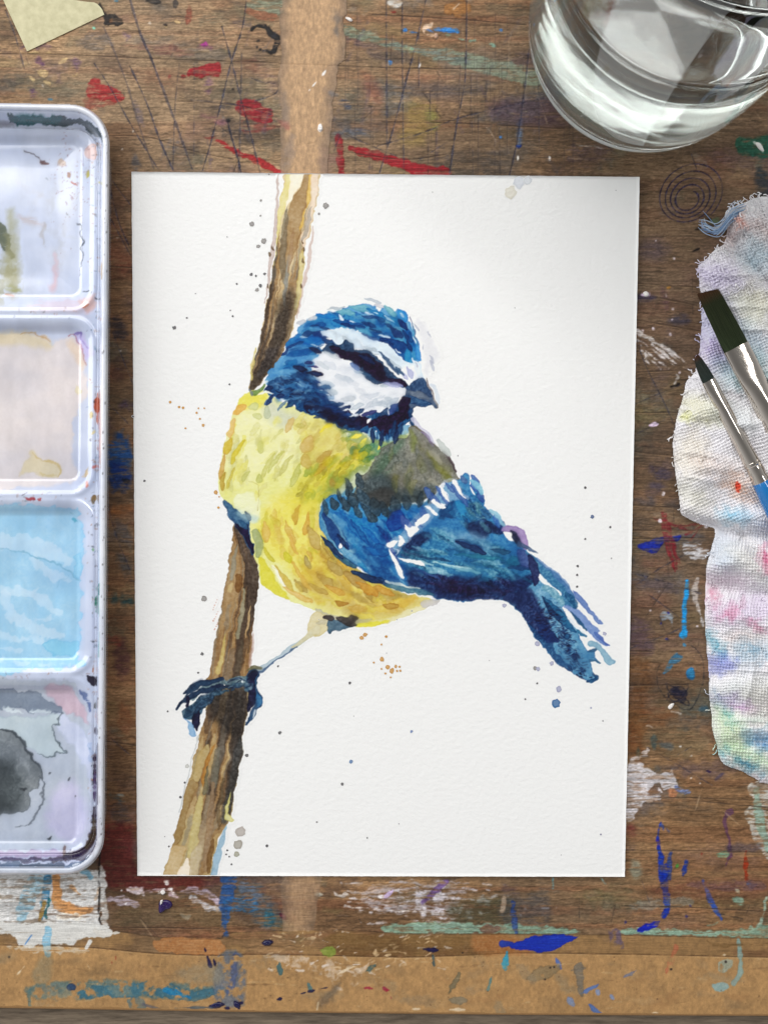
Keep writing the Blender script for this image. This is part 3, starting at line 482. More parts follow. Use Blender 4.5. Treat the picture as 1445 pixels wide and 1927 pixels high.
    # ---------------- tail
    tail = "944,1126 956,1118 980,1110 1000,1100 1012,1090 1020,1094 1034,1104 1050,1116 1058,1124 1062,1136 1058,1144 1066,1158 1078,1170 1094,1186 1108,1201 1098,1198 1086,1190 1090,1204 1098,1218 1106,1226 1120,1222 1118,1236 1128,1248 1116,1244 1110,1246 1114,1258 1112,1266 1122,1272 1118,1280 1110,1284 1094,1276 1070,1264 1046,1246 1026,1222 1006,1200 990,1172 976,1152 960,1134"
    c.blob(tail, (96, 158, 200), 1, wob=1.8, edge=.75, gran=.35, pool=.25, sm=1)
    tl = np.clip(.5 - poly_sd(np.array(P(tail)), c.X, c.Y) / 2, 0, 1)
    c.blob("944,1124 990,1104 1010,1130 1030,1160 1040,1190 1050,1206 1030,1204 1008,1196 990,1172 968,1140", (24, 38, 88), .93, soft=3, wob=3, edge=.2, clip=tl, gran=.5)
    c.blob("1010,1170 1030,1180 1050,1202 1044,1210 1020,1206", (18, 40, 96), .92, soft=1.5, wob=1.5, clip=tl)
    c.line("990,1172 1016,1206 1048,1242 1074,1260", [6, 16, 20, 8], (26, 70, 124), .85, clip=tl, wob=2, gran=.5)
    c.line("1024,1125 1040,1146 1062,1168 1082,1190", [6, 18, 18, 5], (28, 92, 142), .95, clip=tl, wob=1, edge=.5)
    c.line("1020,1122 1034,1146 1050,1164", [3, 10, 12], (16, 52, 96), .85, clip=tl)
    for _ in range(330):
        x = rng.normal(1072, 20); y = 1160 + (x - 1030) * 1.55 + rng.normal() * 16
        c.leaf(x, y, rng.uniform(3, 9), rng.uniform(1, 3.4), rng.uniform(-20, 60), (20, 24, 66) if rng.rand() < .6 else (22, 62, 118), rng.uniform(.3, .75), clip=tl)
    for _ in range(170):
        x = rng.normal(1032, 15); y = rng.normal(1162, 16)
        c.leaf(x, y, rng.uniform(3, 9), rng.uniform(1, 3), rng.uniform(-30, 20), (28, 14, 52) if rng.rand() < .5 else (24, 54, 106), rng.uniform(.3, .8), clip=tl)
    c.dots([(1066, 1197, 5.5), (1081, 1257, 3)], (30, 84, 134), .9)
    c.blob("990,1040 1004,1048 1024,1064 1044,1078 1062,1096 1074,1112 1082,1128 1086,1142 1080,1148 1064,1142 1058,1130 1054,1116 1040,1106 1026,1094 1018,1080 1010,1064 1000,1056", (58, 122, 170), 1, wob=1, edge=.4, gran=.35)
    c.line("1010,1052 1040,1076 1062,1098 1076,1120", [5, 8, 9, 5], (84, 128, 188), .7, wob=1); c.line("1066,1118 1080,1134 1082,1142", [8, 12, 8], (28, 86, 134), .8, gran=.5)
    c.blob("994,1044 1004,1052 1012,1066 1018,1080 1012,1098 1004,1102 998,1080 994,1062", (30, 38, 84), .95, wob=1)
    c.blob("1016,1078 1024,1086 1034,1098 1046,1108 1056,1114 1056,1121 1044,1114 1028,1100 1016,1090", (247, 249, 250), .98, wob=.7, edge=.15)
    c.blob("1026,1098 1044,1110 1056,1122 1062,1132 1058,1140 1046,1132 1032,1118 1020,1108", (122, 176, 200), .9, wob=1, gran=.6)
    c.blob("1078,1112 1096,1126 1114,1150 1133,1172 1126,1173 1106,1152 1086,1130", (104, 136, 200), .95, wob=.6)
    c.blob("1060,1141 1086,1146 1108,1168 1128,1188 1124,1192 1146,1216 1134,1214 1112,1194 1090,1172 1072,1154", (118, 150, 210), .95, wob=.8)
    c.line("1072,1152 1088,1168 1104,1186", [3, 7, 4], (36, 90, 134), .9); c.line("1118,1192 1132,1204 1144,1215", [5, 6, 2], (78, 112, 190), .8)
    c.blob("1058,1142 1064,1150 1080,1166 1100,1186 1110,1198 1116,1204 1102,1196 1084,1180 1066,1162", (247, 248, 249), .9, wob=.6, edge=.1)
    c.line("1088,1188 1104,1200", [6, 3], (46, 116, 160), .85)
    c.blob("1104,1213 1112,1208 1124,1210 1132,1218 1144,1232 1156,1246 1152,1250 1143,1250 1136,1240 1126,1226 1118,1218 1108,1217", (150, 190, 212), .98, wob=.5, edge=.6)
    c.line("1106,1226 1114,1224 1121,1222", [4, 6, 5], (34, 88, 134), .9); c.line("1106,1244 1116,1243 1129,1247", [4, 4, 2], (60, 110, 150), .8); c.line("1104,1281 1116,1279 1122,1274 1116,1268", [4, 6, 6, 3], (26, 74, 122), .95)
    # ---------------- dark wedge where body meets branch
    c.blob("419,937 430,945 444,958 460,968 470,976 472,990 474,1010 477,1034 476,1044 470,1036 460,1016 446,994 432,972 424,954", (52, 96, 140), .95, wob=1.5, gran=.3)
    c.blob("440,980 455,990 468,986 470,1000 474,1020 477,1040 472,1036 462,1016 448,996", (22, 14, 46), .97, wob=1.2)
    c.leaf(467, 971, 18, 8, 62, (28, 50, 86), .9); c.leaf(458, 986, 22, 10, 40, (38, 84, 126), .8); c.line("480,1000 488,1022 486,1046", [12, 18, 8], (150, 164, 120), .75, edge=.5)
    c.line("448,964 466,974 484,976", [8, 14, 8], (176, 206, 206), .6, soft=4)
    c.blob("470,738 484,732 496,722 498,730 488,740 478,744", (104, 136, 70), .9); c.line("486,742 500,738 514,742", [3, 5, 1], (244, 244, 236), .95); c.leaf(500, 720, 8, 5, -20, (236, 242, 240), .9)
    c.line("470,734 474,742", 5, (120, 128, 140), .7)
    # ---------------- feet
    n1, n2, n3 = (24, 46, 76), (64, 96, 118), (18, 18, 46)
    c.line("478,1284 452,1280 428,1286 402,1290 380,1300 362,1314", [14, 20, 14, 12, 12, 8], (104, 128, 136), .95, wob=1, gran=.4)
    c.line("420,1278 396,1284 372,1288 356,1298 346,1306", [5, 11, 12, 10, 3], n1, .97, wob=.7)
    c.line("452,1292 420,1292 392,1298 364,1308 346,1320 333,1336", [5, 9, 10, 11, 8, 2], n1, .97, wob=.8)
    c.line("430,1298 404,1306 384,1316 366,1328 350,1342", [4, 10, 12, 14, 16], n2, .95, wob=1, gran=.5)
    c.blob("390,1318 380,1324 372,1336 362,1342 348,1342 344,1350 356,1354 372,1348 384,1340", (40, 78, 106), .9, wob=1.2)
    c.blob("384,1322 378,1340 376,1358 372,1374 366,1368 360,1362 364,1346 372,1330", n3, .97, wob=.8)
    c.line("354,1312 352,1328", [7, 6], n3, .95); c.line("366,1284 380,1278", [2, 4], (200, 204, 212), .7)
    c.blob("343,1350 352,1352 360,1360 366,1372 370,1384 358,1383 354,1370 352,1356", (142, 184, 224), .97, wob=.5, edge=.5)
    c.blob("462,1276 470,1262 482,1260 488,1268 484,1282 484,1292 490,1304 496,1316 494,1328 486,1334 480,1346 472,1356 462,1364 466,1352 474,1338 478,1324 474,1306 464,1296", (34, 72, 112), .97, wob=1)
    c.blob("466,1272 478,1262 486,1266 480,1280 482,1300 480,1320 474,1338 466,1340 466,1318 470,1300 464,1288", n3, .95, wob=1)
    c.blob("484,1304 494,1314 496,1322 488,1330 484,1330 482,1316", (62, 126, 176), .95, wob=.6); c.line("482,1336 476,1350", [3, 2], (232, 238, 240), .9)
    c.line("466,1262 478,1256 490,1258", [4, 8, 4], (120, 116, 84), .95)
    c.line('474,1290 440,1290 408,1298 384,1312 366,1328 352,1340', [10, 9, 9, 9, 8, 8], (36, 62, 88), .75, wob=1.4, gran=.5); c.line('404,1284 380,1288 360,1300 350,1310', [6, 9, 9, 4], (30, 56, 86), .9, wob=1.2); c.blob('352,1334 372,1322 392,1314 402,1312 390,1330 378,1340 360,1346 346,1350', (34, 62, 90), .85, wob=2, gran=.4)
    for p in ("430,1282 448,1276 462,1282", "444,1286 456,1280", "400,1292 424,1290 440,1294"):
        c.line(p, [3, 5, 2], (22, 34, 66), .8)
    c.scatter("420,1280 470,1272 472,1296 430,1298", 22, (5, 12), (2, 4), -8, [(150, 176, 190), (36, 66, 96), (84, 120, 140)], (.4, .8))
    c.dots([(456, 1283, 2)], (235, 242, 244), .9, 0)
paint_bird(art)
def warp(c, fields, amp, seed):
    # wet edges wander: every field is resampled through a small wandering displacement
    ux = (fbm(c.X, c.Y, 13, 13, seed, 3, .5) - .5) * 2 * amp; uy = (fbm(c.X, c.Y, 13, 13, seed + 50, 3, .5) - .5) * 2 * amp
    H, Wd = c.cov.shape
    gx = np.clip(np.arange(Wd)[None, :] + ux / c.st, 0, Wd - 1.001); gy = np.clip(np.arange(H)[:, None] + uy / c.st, 0, H - 1.001)
    ix, iy = gx.astype(int), gy.astype(int); fx, fy = (gx - ix).astype(np.float32), (gy - iy).astype(np.float32)
    out = []
    for f in fields:
        a, b = (fx, fy) if f.ndim == 2 else (fx[..., None], fy[..., None])
        out.append((f[iy, ix] * (1 - a) + f[iy, ix + 1] * a) * (1 - b) + (f[iy + 1, ix] * (1 - a) + f[iy + 1, ix + 1] * a) * b)
    return out
art.c, BIRD_COV, BRANCH_COV = warp(art, [art.c, art.cov, BRANCH_COV], 3.4, 91)
_w = np.clip((art.nb - .50) / .12, 0, 1) * np.clip(blur(BIRD_COV, 4) * 2 - 1, 0, 1) * .5          # wet into wet in places
art.c = art.c * (1 - _w[..., None]) + blur(art.c, 4) * _w[..., None]
for pts in WING_WHITES: art.blob(pts, (249, 250, 250), .97, wob=1.6, edge=.1, gran=.02, sm=2)      # paper left bare
for x, y, L, w, A in ((701, 820, 24, 9, 85), (718, 824, 28, 9, 100), (745, 822, 24, 9, 105), (565, 693, 24, 10, 12), (592, 703, 26, 10, 8), (690, 676, 30, 10, 30), (506, 731, 13, 8, -15), (527, 745, 13, 9, -10), (508, 752, 24, 8, 125), (625, 1030, 56, 10, 46), (690, 1086, 58, 13, 22), (885, 1030, 58, 12, 22), (644, 1018, 32, 9, 55)):
    art.leaf(x, y, L, w, A, (26, 48, 92), .8, wob=1.2, edge=.45)
# pigment settles in the hollows of the rough paper, and thin washes let it through
_p = (np.array(PAPER, np.float32) / 255)
_t = 1 - np.clip(((_p - art.c).sum(2) / .9), 0, 1)
_g = 1 + (fbm(art.X, art.Y, 5, 4, 401, 2) - .5) * .34 + (art.nb - .5) * .22
art.c = _p * np.clip(art.c / _p, .004, 1) ** _g[..., None]
_b = np.clip((art.c[..., 2] - art.c[..., 0] - .1) / .3, 0, 1)[..., None]                   # the blues dried a little deeper and greener
art.c = art.c * (1 - _b * np.array((.03, .04, .06), np.float32))
SPATTER = [  # x, y, radius, colour
    *[(x, y, r, (150, 146, 142)) for x, y, r in ((475, 421, 4.2), (496, 453, 4.6), (486, 464, 3.2), (491, 377, 1.8), (484, 546, 3), (613, 386, 5.2), (600, 402, 2), (506, 328, 1.4), (490, 406, 1.4), (385, 1127, 5), (1007, 1257, 3.4))],
    *[(x, y, r, (92, 90, 92)) for x, y, r in ((473, 517, 2.6), (482, 519, 1.6), (498, 515, 2.4), (490, 537, 2.8), (446, 534, 1.5), (329, 617, 3), (352, 598, 1.2), (438, 595, 1.4), (434, 584, .9), (432, 723, 1.4), (381, 1231, 2.6), (251, 784, 1.6), (272, 905, 1.8), (316, 1339, 1.3), (526, 1379, 2.6), (658, 1285, 2.2), (1148, 992, 1.6), (1101, 918, 2), (1086, 1065, 2), (1085, 1082, 1.8), (1085, 1104, 1.8), (1101, 1014, 1.4), (340, 1500, 2.2), (348, 1473, 1.6), (644, 1476, 2.4), (465, 1422, 2.6), (318, 1593, 1.4), (428, 1600, 1.4), (426, 1608, 1.3), (432, 1612, 1.2), (436, 1627, 1.4), (503, 1592, 2.2), (1010, 1286, 1.5), (988, 1316, 1.3), (523, 1254, 1.4), (373, 1266, 1.4), (691, 1577, 1), (596, 1547, 1.2))],
    *[(x, y, r, (206, 152, 72)) for x, y, r in ((406, 927, 3.4), (411, 955, 2), (321, 757, 2), (337, 766, 2), (345, 767, 2), (370, 777, 1.8), (383, 800, 2.4), (377, 788, 1.6), (349, 806, 1.5), (385, 768, 1.2), (374, 768, 1.2), (680, 1201, 3.4), (687, 1194, 4), (727, 1198, 2.2), (718, 1213, 1.4), (718, 1240, 4), (730, 1255, 4), (737, 1263, 4.2), (745, 1254, 2.4), (752, 1255, 1.8), (747, 1263, 1.8), (753, 1262, 1.8), (725, 1267, 1.6), (703, 1247, 1.4), (718, 1259, 1.3), (735, 1275, 1.4), (413, 935, 1.2))],
    *[(x, y, r, (174, 176, 202)) for x, y, r in ((949, 1139, 3.4), (1010, 1212, 4.2), (1038, 1248, 3.6), (1012, 1258, 3.8), (1052, 1297, 5), (1137, 1193, 3), (1112, 1332, 1.5))],
    (1046, 1322, 7.6, (58, 112, 164)), (1114, 972, 3, (70, 96, 140)), (661, 1434, 3, (100, 136, 180)), (774, 1376, 2.2, (130, 150, 190)), (958, 361, 11, (232, 228, 214)), (975, 341, 10, (222, 226, 232)), (992, 341, 7, (226, 230, 234)), (454, 1566, 9, (188, 180, 172)), (447, 1590, 8, (176, 170, 158)), (446, 1608, 4.6, (172, 170, 150)), (352, 1442, 3.4, (206, 206, 200)), (1130, 1570, 1.2, (120, 120, 150)),
]
# ------------------------------------------------------------------ the stained work board
def axis(a, b, lo, hi, st, co):
    return np.concatenate([np.arange(a, lo, co), np.arange(lo, hi, st), np.arange(hi, b + co, co)])
tab = Canvas(axis(-260, 1700, -12, 1458, 1.5, 16), axis(-260, 1916, -12, 1915, 1.5, 16), (120, 95, 70), 9)
EDGE = P("-300,1889 0,1894 480,1902 960,1907 1445,1909 1750,1911")             # lower edge of the board
SEAM = P("-300,1770 0,1778 160,1782 280,1793 400,1798 480,1796 620,1798 760,1801 860,1798 965,1793 1200,1796 1445,1801 1750,1804")
SEAM2 = P("-300,1748 0,1750 190,1750 300,1764 410,1767 440,1755 640,1750 760,1757 965,1758 1200,1760 1330,1764 1445,1766 1750,1770")
def edge_y(E, X): return np.interp(X, [p[0] for p in E], [p[1] for p in E])
def paint_table(c):
    X, Y = c.X, c.Y; rng = c.rng
    g1 = fbm(X, Y, 520, 60, 201, 4); g2 = fbm(X, Y, 90, 3.6, 211, 3, .6); g3 = fbm(X, Y, 30, 2.0, 221, 2); g4 = fbm(X, Y, 260, 200, 231, 3)
    g5 = fbm(X, Y, 700, 14, 241, 3)
    def col(*v): return np.array(v, np.float32) / 255
    t = np.clip((g1 - .3) / .4, 0, 1)[..., None]
    base = col(104, 78, 56) * (1 - t) + col(156, 120, 84) * t
    w = np.clip((g4 - .42) / .2, 0, 1)[..., None]; base = base * (1 - .6 * w) + col(112, 94, 78) * .6 * w
    w = np.clip((g5 - .55) / .12, 0, 1)[..., None]; base = base * (1 - .35 * w) + col(132, 78, 54) * .35 * w
    # broad tones: paler and pinker towards the top left, darker to the right, browner at the foot
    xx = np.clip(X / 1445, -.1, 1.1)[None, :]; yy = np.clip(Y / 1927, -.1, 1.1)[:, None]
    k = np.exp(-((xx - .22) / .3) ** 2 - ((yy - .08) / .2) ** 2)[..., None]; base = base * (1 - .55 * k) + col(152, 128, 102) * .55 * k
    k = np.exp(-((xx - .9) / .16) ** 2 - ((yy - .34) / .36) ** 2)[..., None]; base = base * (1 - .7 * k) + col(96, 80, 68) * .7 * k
    k = np.exp(-((xx - .88) / .14) ** 2 - ((yy - .84) / .14) ** 2)[..., None]; base = base * (1 - .5 * k) + col(140, 102, 66) * .5 * k
    k = (np.exp(-((xx - .15) / .035) ** 2) * (yy > .12))[..., None]; base = base * (1 - .5 * k) + col(92, 64, 44) * .5 * k  # dark strip beside the tray: shade of the gap painted into the wood
    base = base * (.80 + .40 * g2[..., None]) * (.88 + .24 * g3[..., None])
    d = np.clip((fbm(X, Y, 30, 1.5, 251, 2) - .60) / .12, 0, 1)[..., None]; base = base * (1 - .20 * d)          # open pores
    lum = base.mean(2, keepdims=True); base = (base * .84 + lum * .16) * np.array((1.10, 1.07, 1.0), np.float32) * 1.06
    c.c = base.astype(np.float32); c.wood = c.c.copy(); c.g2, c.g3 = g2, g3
    # old washes soaked into the wood
    P_ = [(96, 104, 112), (86, 74, 96), (112, 106, 66), (138, 80, 60), (74, 82, 92), (122, 114, 88), (134, 102, 90), (90, 98, 84)]
    for _ in range(330):
        x, y = rng.uniform(-60, 1500), rng.uniform(-60, 1760)
        c.leaf(x, y, rng.uniform(40, 190), rng.uniform(20, 60), rng.normal() * 14 if rng.rand() < .7 else rng.uniform(0, 180), P_[rng.randint(8)], rng.uniform(.16, .46), soft=rng.uniform(5, 18), wob=6, edge=0, gran=.2, dry=.3 if rng.rand() < .4 else 0)
    for _ in range(200):
        x, y = rng.uniform(-60, 1500), rng.uniform(-60, 1760)
        c.leaf(x, y, rng.uniform(14, 60), rng.uniform(5, 20), rng.uniform(-40, 40), P_[rng.randint(8)], rng.uniform(.15, .38), soft=rng.uniform(2, 6), wob=4, edge=0, dry=.36)
    for _ in range(90):    # years of dirty water and scuffs
        x, y = rng.uniform(-40, 1490), rng.uniform(-40, 1750)
        c.leaf(x, y, rng.uniform(50, 200), rng.uniform(16, 60), rng.normal() * 20, [(72, 60, 52), (66, 62, 62), (84, 66, 58), (92, 84, 76)][rng.randint(4)], rng.uniform(.2, .5), soft=rng.uniform(6, 24), wob=7, edge=0, dry=.28)
    for _ in range(70):
        x, y = rng.uniform(-40, 1490), rng.uniform(-40, 1750)
        c.leaf(x, y, rng.uniform(14, 70), rng.uniform(3, 16), rng.normal() * 25, [(176, 160, 142), (160, 148, 136), (186, 166, 140)][rng.randint(3)], rng.uniform(.15, .4), soft=rng.uniform(2, 6), wob=4, edge=0, dry=.5)
    D = dict(wob=2, edge=.1, gran=.15)
    # ---- paint: top left
    c.blob("185,0 196,14 202,25 216,25 228,36 232,47 216,46 197,47 193,36 190,22", (48, 44, 42), .92, **D); c.dots([(209, 38, 4)], (96, 58, 34), .8, 0)
    c.blob("173,149 186,150 200,160 216,166 229,176 236,190 214,191 190,189 165,181", (168, 44, 46), .9, dry=.2, **D); c.blob("160,180 215,190 212,200 170,206 158,200", (150, 60, 50), .5, dry=.42, **D)
    for x, y, L, w, A, q, a in ((80, 88, 34, 12, 0, (82, 52, 96), .5), (78, 115, 16, 14, 60, (84, 46, 100), .6), (143, 120, 14, 14, 90, (90, 62, 110), .5), (46, 90, 16, 14, 0, (82, 52, 92), .5), (62, 175, 14, 10, 60, (80, 50, 104), .6), (112, 152, 20, 14, 80, (96, 72, 104), .4), (238, 68, 14, 10, 20, (92, 70, 110), .5), (175, 78, 60, 34, -5, (92, 90, 92), .5), (262, 215, 50, 8, 70, (92, 88, 120), .4), (320, 96, 50, 20, 5, (140, 70, 62), .3),
                               (255, 305, 24, 18, 80, (78, 82, 92), .6), (300, 92, 120, 18, 5, (130, 72, 60), .3), (30, 130, 90, 40, 20, (120, 112, 80), .3)):
        c.leaf(x, y, L, w, A, q, a, soft=3, wob=3, edge=0, dry=.3)
    for x, y, L, w, A in ((119, 114, 14, 5, -30), (80, 137, 18, 9, 10), (62, 148, 16, 6, 30), (142, 142, 10, 4, 0), (90, 155, 10, 5, 10), (75, 100, 40, 4, 2), (330, 42, 16, 4, 10), (310, 50, 10, 3, 10)):
        c.leaf(x, y, L, w, A, (206, 178, 128), .85, wob=2.5, dry=.25)
    c.dots([(177, 53, 2.4)], (130, 220, 190), .95, 0); c.dots([(283, 44, 2.4), (251, 246, 1.6), (231, 280, 1.6), (206, 346, 1.5), (420, 222, 1.6), (82, 162, 1.5)], (225, 220, 212), .95, 0)
    c.leaf(218, 2, 8, 4, 0, (70, 150, 190), .9); c.leaf(95, 188, 10, 4, 10, (60, 140, 180), .8); c.leaf(288, 2, 26, 12, 5, (52, 50, 50), .8); c.leaf(330, 6, 14, 12, 80, (60, 58, 60), .7); c.leaf(356, 26, 36, 12, 95, (140, 62, 50), .6, dry=.35); c.leaf(311, 47, 8, 5, 20, (48, 40, 40), .9)
    # ---- top middle
    c.blob("466,3 530,4 532,26 500,24 470,14", (138, 146, 124), .75, dry=.32, **D); c.blob("462,16 495,22 522,28 520,40 480,34 462,26", (160, 98, 70), .7, dry=.25, **D)
    c.line("475,55 484,50 497,50 506,60 518,68 520,80 514,96 504,95", [9, 5, 11, 9, 12, 10, 9, 5], (40, 38, 40), .93, wob=2, dry=.12); c.dots([(486, 78, 2), (484, 88, 2), (490, 94, 2.6), (496, 96, 2), (429, 228, 4.4), (437, 167, 2)], (40, 38, 40), .9, 0)
    c.leaf(382, 84, 18, 9, 10, (178, 58, 150), .9, wob=1.6); c.blob("372,88 400,86 398,92 376,92", (150, 86, 130), .5, soft=3)
    c.blob("352,134 372,126 390,121 412,120 414,143 396,142 378,145 362,141", (166, 38, 46), .93, wob=1.6, edge=.15); c.dots([(318, 144, 3), (345, 143, 3.6), (355, 139, 4)], (166, 40, 46), .93, 0)
    c.leaf(393, 160, 26, 14, 95, (120, 74, 124), .5, soft=4, dry=.3, edge=0); c.leaf(415, 232, 22, 8, 0, (160, 96, 130), .5, soft=4, edge=0); c.leaf(400, 222, 40, 14, 10, (156, 88, 110), .4, soft=5, edge=0, dry=.35)
    c.blob("450,187 470,186 496,200 512,210 514,230 494,233 466,222 444,210", (150, 32, 42), .92, dry=.14, **D); c.blob("455,222 500,232 530,236 500,246 460,250", (158, 58, 54), .5, dry=.48, **D)
    c.line("407,265 430,276 455,290 490,306 527,326", [4, 9, 10, 13, 9], (168, 40, 44), .92, wob=1.8, dry=.2); c.leaf(392, 258, 20, 6, 10, (160, 60, 54), .6, dry=.4)
    c.line("636,254 640,285 646,335", [10, 16, 15], (158, 34, 42), .9, wob=2, dry=.25); c.line("660,280 700,290 740,303 790,320 835,328", [12, 15, 18, 22, 24], (162, 34, 44), .93, wob=2, dry=.12); c.leaf(630, 290, 46, 26, 100, (168, 120, 112), .45, soft=4, dry=.4, edge=0)
    c.blob("646,46 700,62 760,84 830,92 900,104 1000,128 1015,160 960,152 880,130 800,106 740,92 690,78 648,64", (128, 142, 120), .8, dry=.24, **D); c.leaf(800, 98, 160, 20, 12, (96, 106, 108), .5, soft=6, dry=.3, edge=0); c.leaf(768, 92, 22, 7, 14, (140, 190, 160), .8)
    c.leaf(741, 6, 22, 19, 0, (196, 192, 184), .9); c.leaf(740, 22, 8, 4, 0, (150, 50, 46), .8); c.leaf(857, 15, 38, 32, 0, (164, 112, 60), .85, wob=3, soft=2); c.line("853,18 858,12 862,8", 2.4, (226, 214, 196), .9)
    c.blob("798,46 812,42 815,48 808,54 800,60 806,66 816,66 812,68 798,64 793,56", (222, 192, 164), .9, wob=1.5); c.leaf(820, 66, 10, 8, 60, (212, 180, 160), .85); c.leaf(842, 57, 36, 11, 3, (48, 140, 224), .95, wob=1.5); c.leaf(824, 55, 14, 7, 0, (60, 130, 200), .8); c.leaf(808, 58, 14, 4, 20, (80, 140, 210), .9)
    c.dots([(761, 56, 3.4), (732, 118, 3.6), (944, 57, 3.2), (942, 258, 2.6)], (50, 128, 210), .9, 0); c.leaf(776, 61, 14, 3, 5, (60, 130, 200), .85); c.leaf(974, 275, 9, 7, 0, (24, 60, 150), .95); c.leaf(978, 245, 60, 12, 95, (84, 112, 150), .65, soft=3, dry=.3, edge=0)
    for x, y in ((845, 66), (864, 73), (889, 77), (925, 85)): c.leaf(x, y, 14, 5, 8, (136, 176, 156), .85, wob=1.6)
    c.blob("765,190 800,186 820,200 825,235 800,265 770,275 748,262 762,230", (160, 136, 66), .5, soft=9, dry=.28, edge=0); c.leaf(812, 222, 40, 20, 70, (120, 130, 64), .5, soft=5, dry=.3, edge=0); c.blob("690,150 790,160 900,160 890,180 790,185 700,175", (86, 82, 84), .6, soft=8, dry=.25, edge=0); c.leaf(690, 190, 70, 40, 60, (168, 116, 84), .5, soft=10, edge=0, dry=.25)
    c.blob("930,190 1060,180 1080,230 1000,240 930,225", (84, 66, 84), .6, soft=10, dry=.2, edge=0); c.leaf(672, 190, 60, 40, 90, (92, 92, 84), .5, soft=9, edge=0, dry=.25); c.leaf(650, 195, 20, 14, 40, (56, 76, 120), .6, soft=3, edge=0, dry=.3); c.leaf(660, 250, 60, 20, 0, (84, 100, 124), .5, soft=6, edge=0, dry=.3); c.leaf(700, 165, 60, 26, 60, (158, 92, 70), .5, soft=8, edge=0, dry=.3)
    for x, y in ((790, 123), (657, 36), (974, 297), (1033, 297)): c.leaf(x, y, 9 if y != 36 else 15, 3.4 if y != 36 else 6, 92 if y != 36 else 30, (240, 236, 230), .95)
    c.line("960,60 958,100 956,140 940,180 920,215", 1.5, (176, 156, 130), .5); c.line("1085,272 1105,274 1135,280", [1, 2.5, 1], (230, 224, 216), .9); c.line("915,240 932,265", 1.2, (210, 190, 170), .8)
    # ---- right of the sheet
    c.blob("1385,262 1460,258 1460,296 1420,294 1390,288", (30, 98, 76), .85, dry=.18, **D); c.blob("1415,266 1422,268 1430,270 1436,284 1428,282 1420,276", (216, 216, 206), .9, wob=1.5); c.leaf(1428, 300, 60, 12, 88, (96, 116, 96), .45, soft=4, dry=.35, edge=0); c.leaf(1440, 350, 60, 40, 70, (44, 58, 74), .7, soft=4, edge=0, dry=.2)
    for x, y, L, w, A in ((1334, 412, 12, 4, -30), (1311, 430, 9, 6, -20), (1308, 470, 13, 5, -25), (1240, 470, 20, 2.4, 55)): c.leaf(x, y, L, w, A, (36, 30, 32), .9)
    c.leaf(1344, 416, 16, 12, 0, (98, 134, 98), .7, soft=2)
    c.leaf(1208, 560, 44, 16, 3, (58, 52, 80), .75, soft=3, edge=0); c.leaf(1277, 602, 38, 20, 0, (66, 66, 88), .65, soft=4, edge=0); c.leaf(1224, 470, 50, 40, 0, (88, 76, 92), .5, soft=10, edge=0, dry=.2); c.leaf(1250, 560, 40, 14, 80, (104, 72, 84), .5, soft=5, edge=0)
    for x, y, rx in ((1214, 553, 6.4), (1229, 799, 7)): c.leaf(x, y, rx * 2.1, rx * 1.5, -5, (224, 202, 228), .97)
    c.dots([(1252, 555, 1.6), (1266, 582, 1.8), (1264, 600, 1.6), (1260, 630, 2), (1278, 700, 2.4), (1208, 621, 1.6), (1232, 453, 1.3), (1268, 487, 1.6), (1228, 618, 2.2)], (228, 216, 226), .95, 0); c.dots([(1258, 542, 3)], (190, 126, 40), .7, 0)
    for p, w in (("1198,624 1225,640 1262,662 1292,682", [9, 7, 4, 1]), ("1198,640 1222,654 1270,690", [4, 3, 1]), ("1206,660 1222,674 1244,696", [6, 5, 1]), ("1225,648 1256,672 1272,684", [5, 5, 2]), ("1203,650 1218,664 1258,694", [2, 2, 1]), ("1240,650 1280,680", [3, 1]), ("1215,675 1232,698", [4, 1])): c.line(p, w, (224, 218, 216), .9, wob=1.6, dry=.3)
    c.line("1272,704 1275,712 1268,722", [4, 7, 3], (196, 190, 186), .85); c.line("1262,728 1278,722", 3, (30, 26, 28), .9); c.line("1285,690 1300,700 1306,716", 1.3, (206, 186, 160), .7)
    for x, y, L, w, A, q in ((1230, 920, 30, 22, -20, (58, 56, 88)), (1240, 890, 30, 14, 30, (60, 56, 84)), (1210, 945, 40, 22, 0, (86, 84, 92)), (1272, 950, 40, 20, 0, (70, 66, 70)), (1290, 1010, 60, 36, 0, (84, 88, 98)), (1240, 1060, 60, 40, 0, (140, 98, 74)), (1230, 1100, 90, 30, 5, (92, 84, 96)), (1200, 1200, 40, 60, 80, (96, 76, 96)), (1205, 1260, 60, 46, 80, (132, 88, 50)), (1200, 1340, 90, 40, 85, (130, 82, 42)), (1260, 1395, 120, 60, 0, (116, 102, 76)), (1195, 1400, 60, 36, 80, (124, 72, 36)), (1240, 1355, 50, 22, -20, (138, 84, 48)), (1290, 1360, 60, 20, 0, (80, 88, 92))): c.leaf(x, y, L, w, A, q, .55, soft=8, wob=4, edge=0, dry=.24)
    c.blob("1199,1026 1224,1018 1262,1008 1282,1005 1278,1014 1252,1020 1238,1034 1226,1041 1212,1036", (24, 46, 168), .93, wob=1.6, dry=.12)
    for p in ("1246,962 1256,1010 1270,1076", "1252,968 1262,1014 1274,1070", "1244,984 1252,1020 1268,1070", "1258,985 1270,1040 1278,1060", "1230,975 1260,985 1300,1000", "1290,1005 1324,986", "1300,1015 1318,988", "1270,990 1322,985"): c.line(p, [4, 6, 2.4], (150, 40, 54), .62, wob=1, dry=.25)
    c.blob("1286,1026 1310,1020 1330,1034 1330,1050 1305,1052 1286,1042", (206, 206, 210), .8, dry=.5, **D); c.dots([(1240, 979, 4), (1328, 990, 4), (1247, 929, 3.2), (1311, 1179, 2.4), (1224, 1149, 2), (1240, 1113, 1.5)], (226, 216, 222), .9, 0)
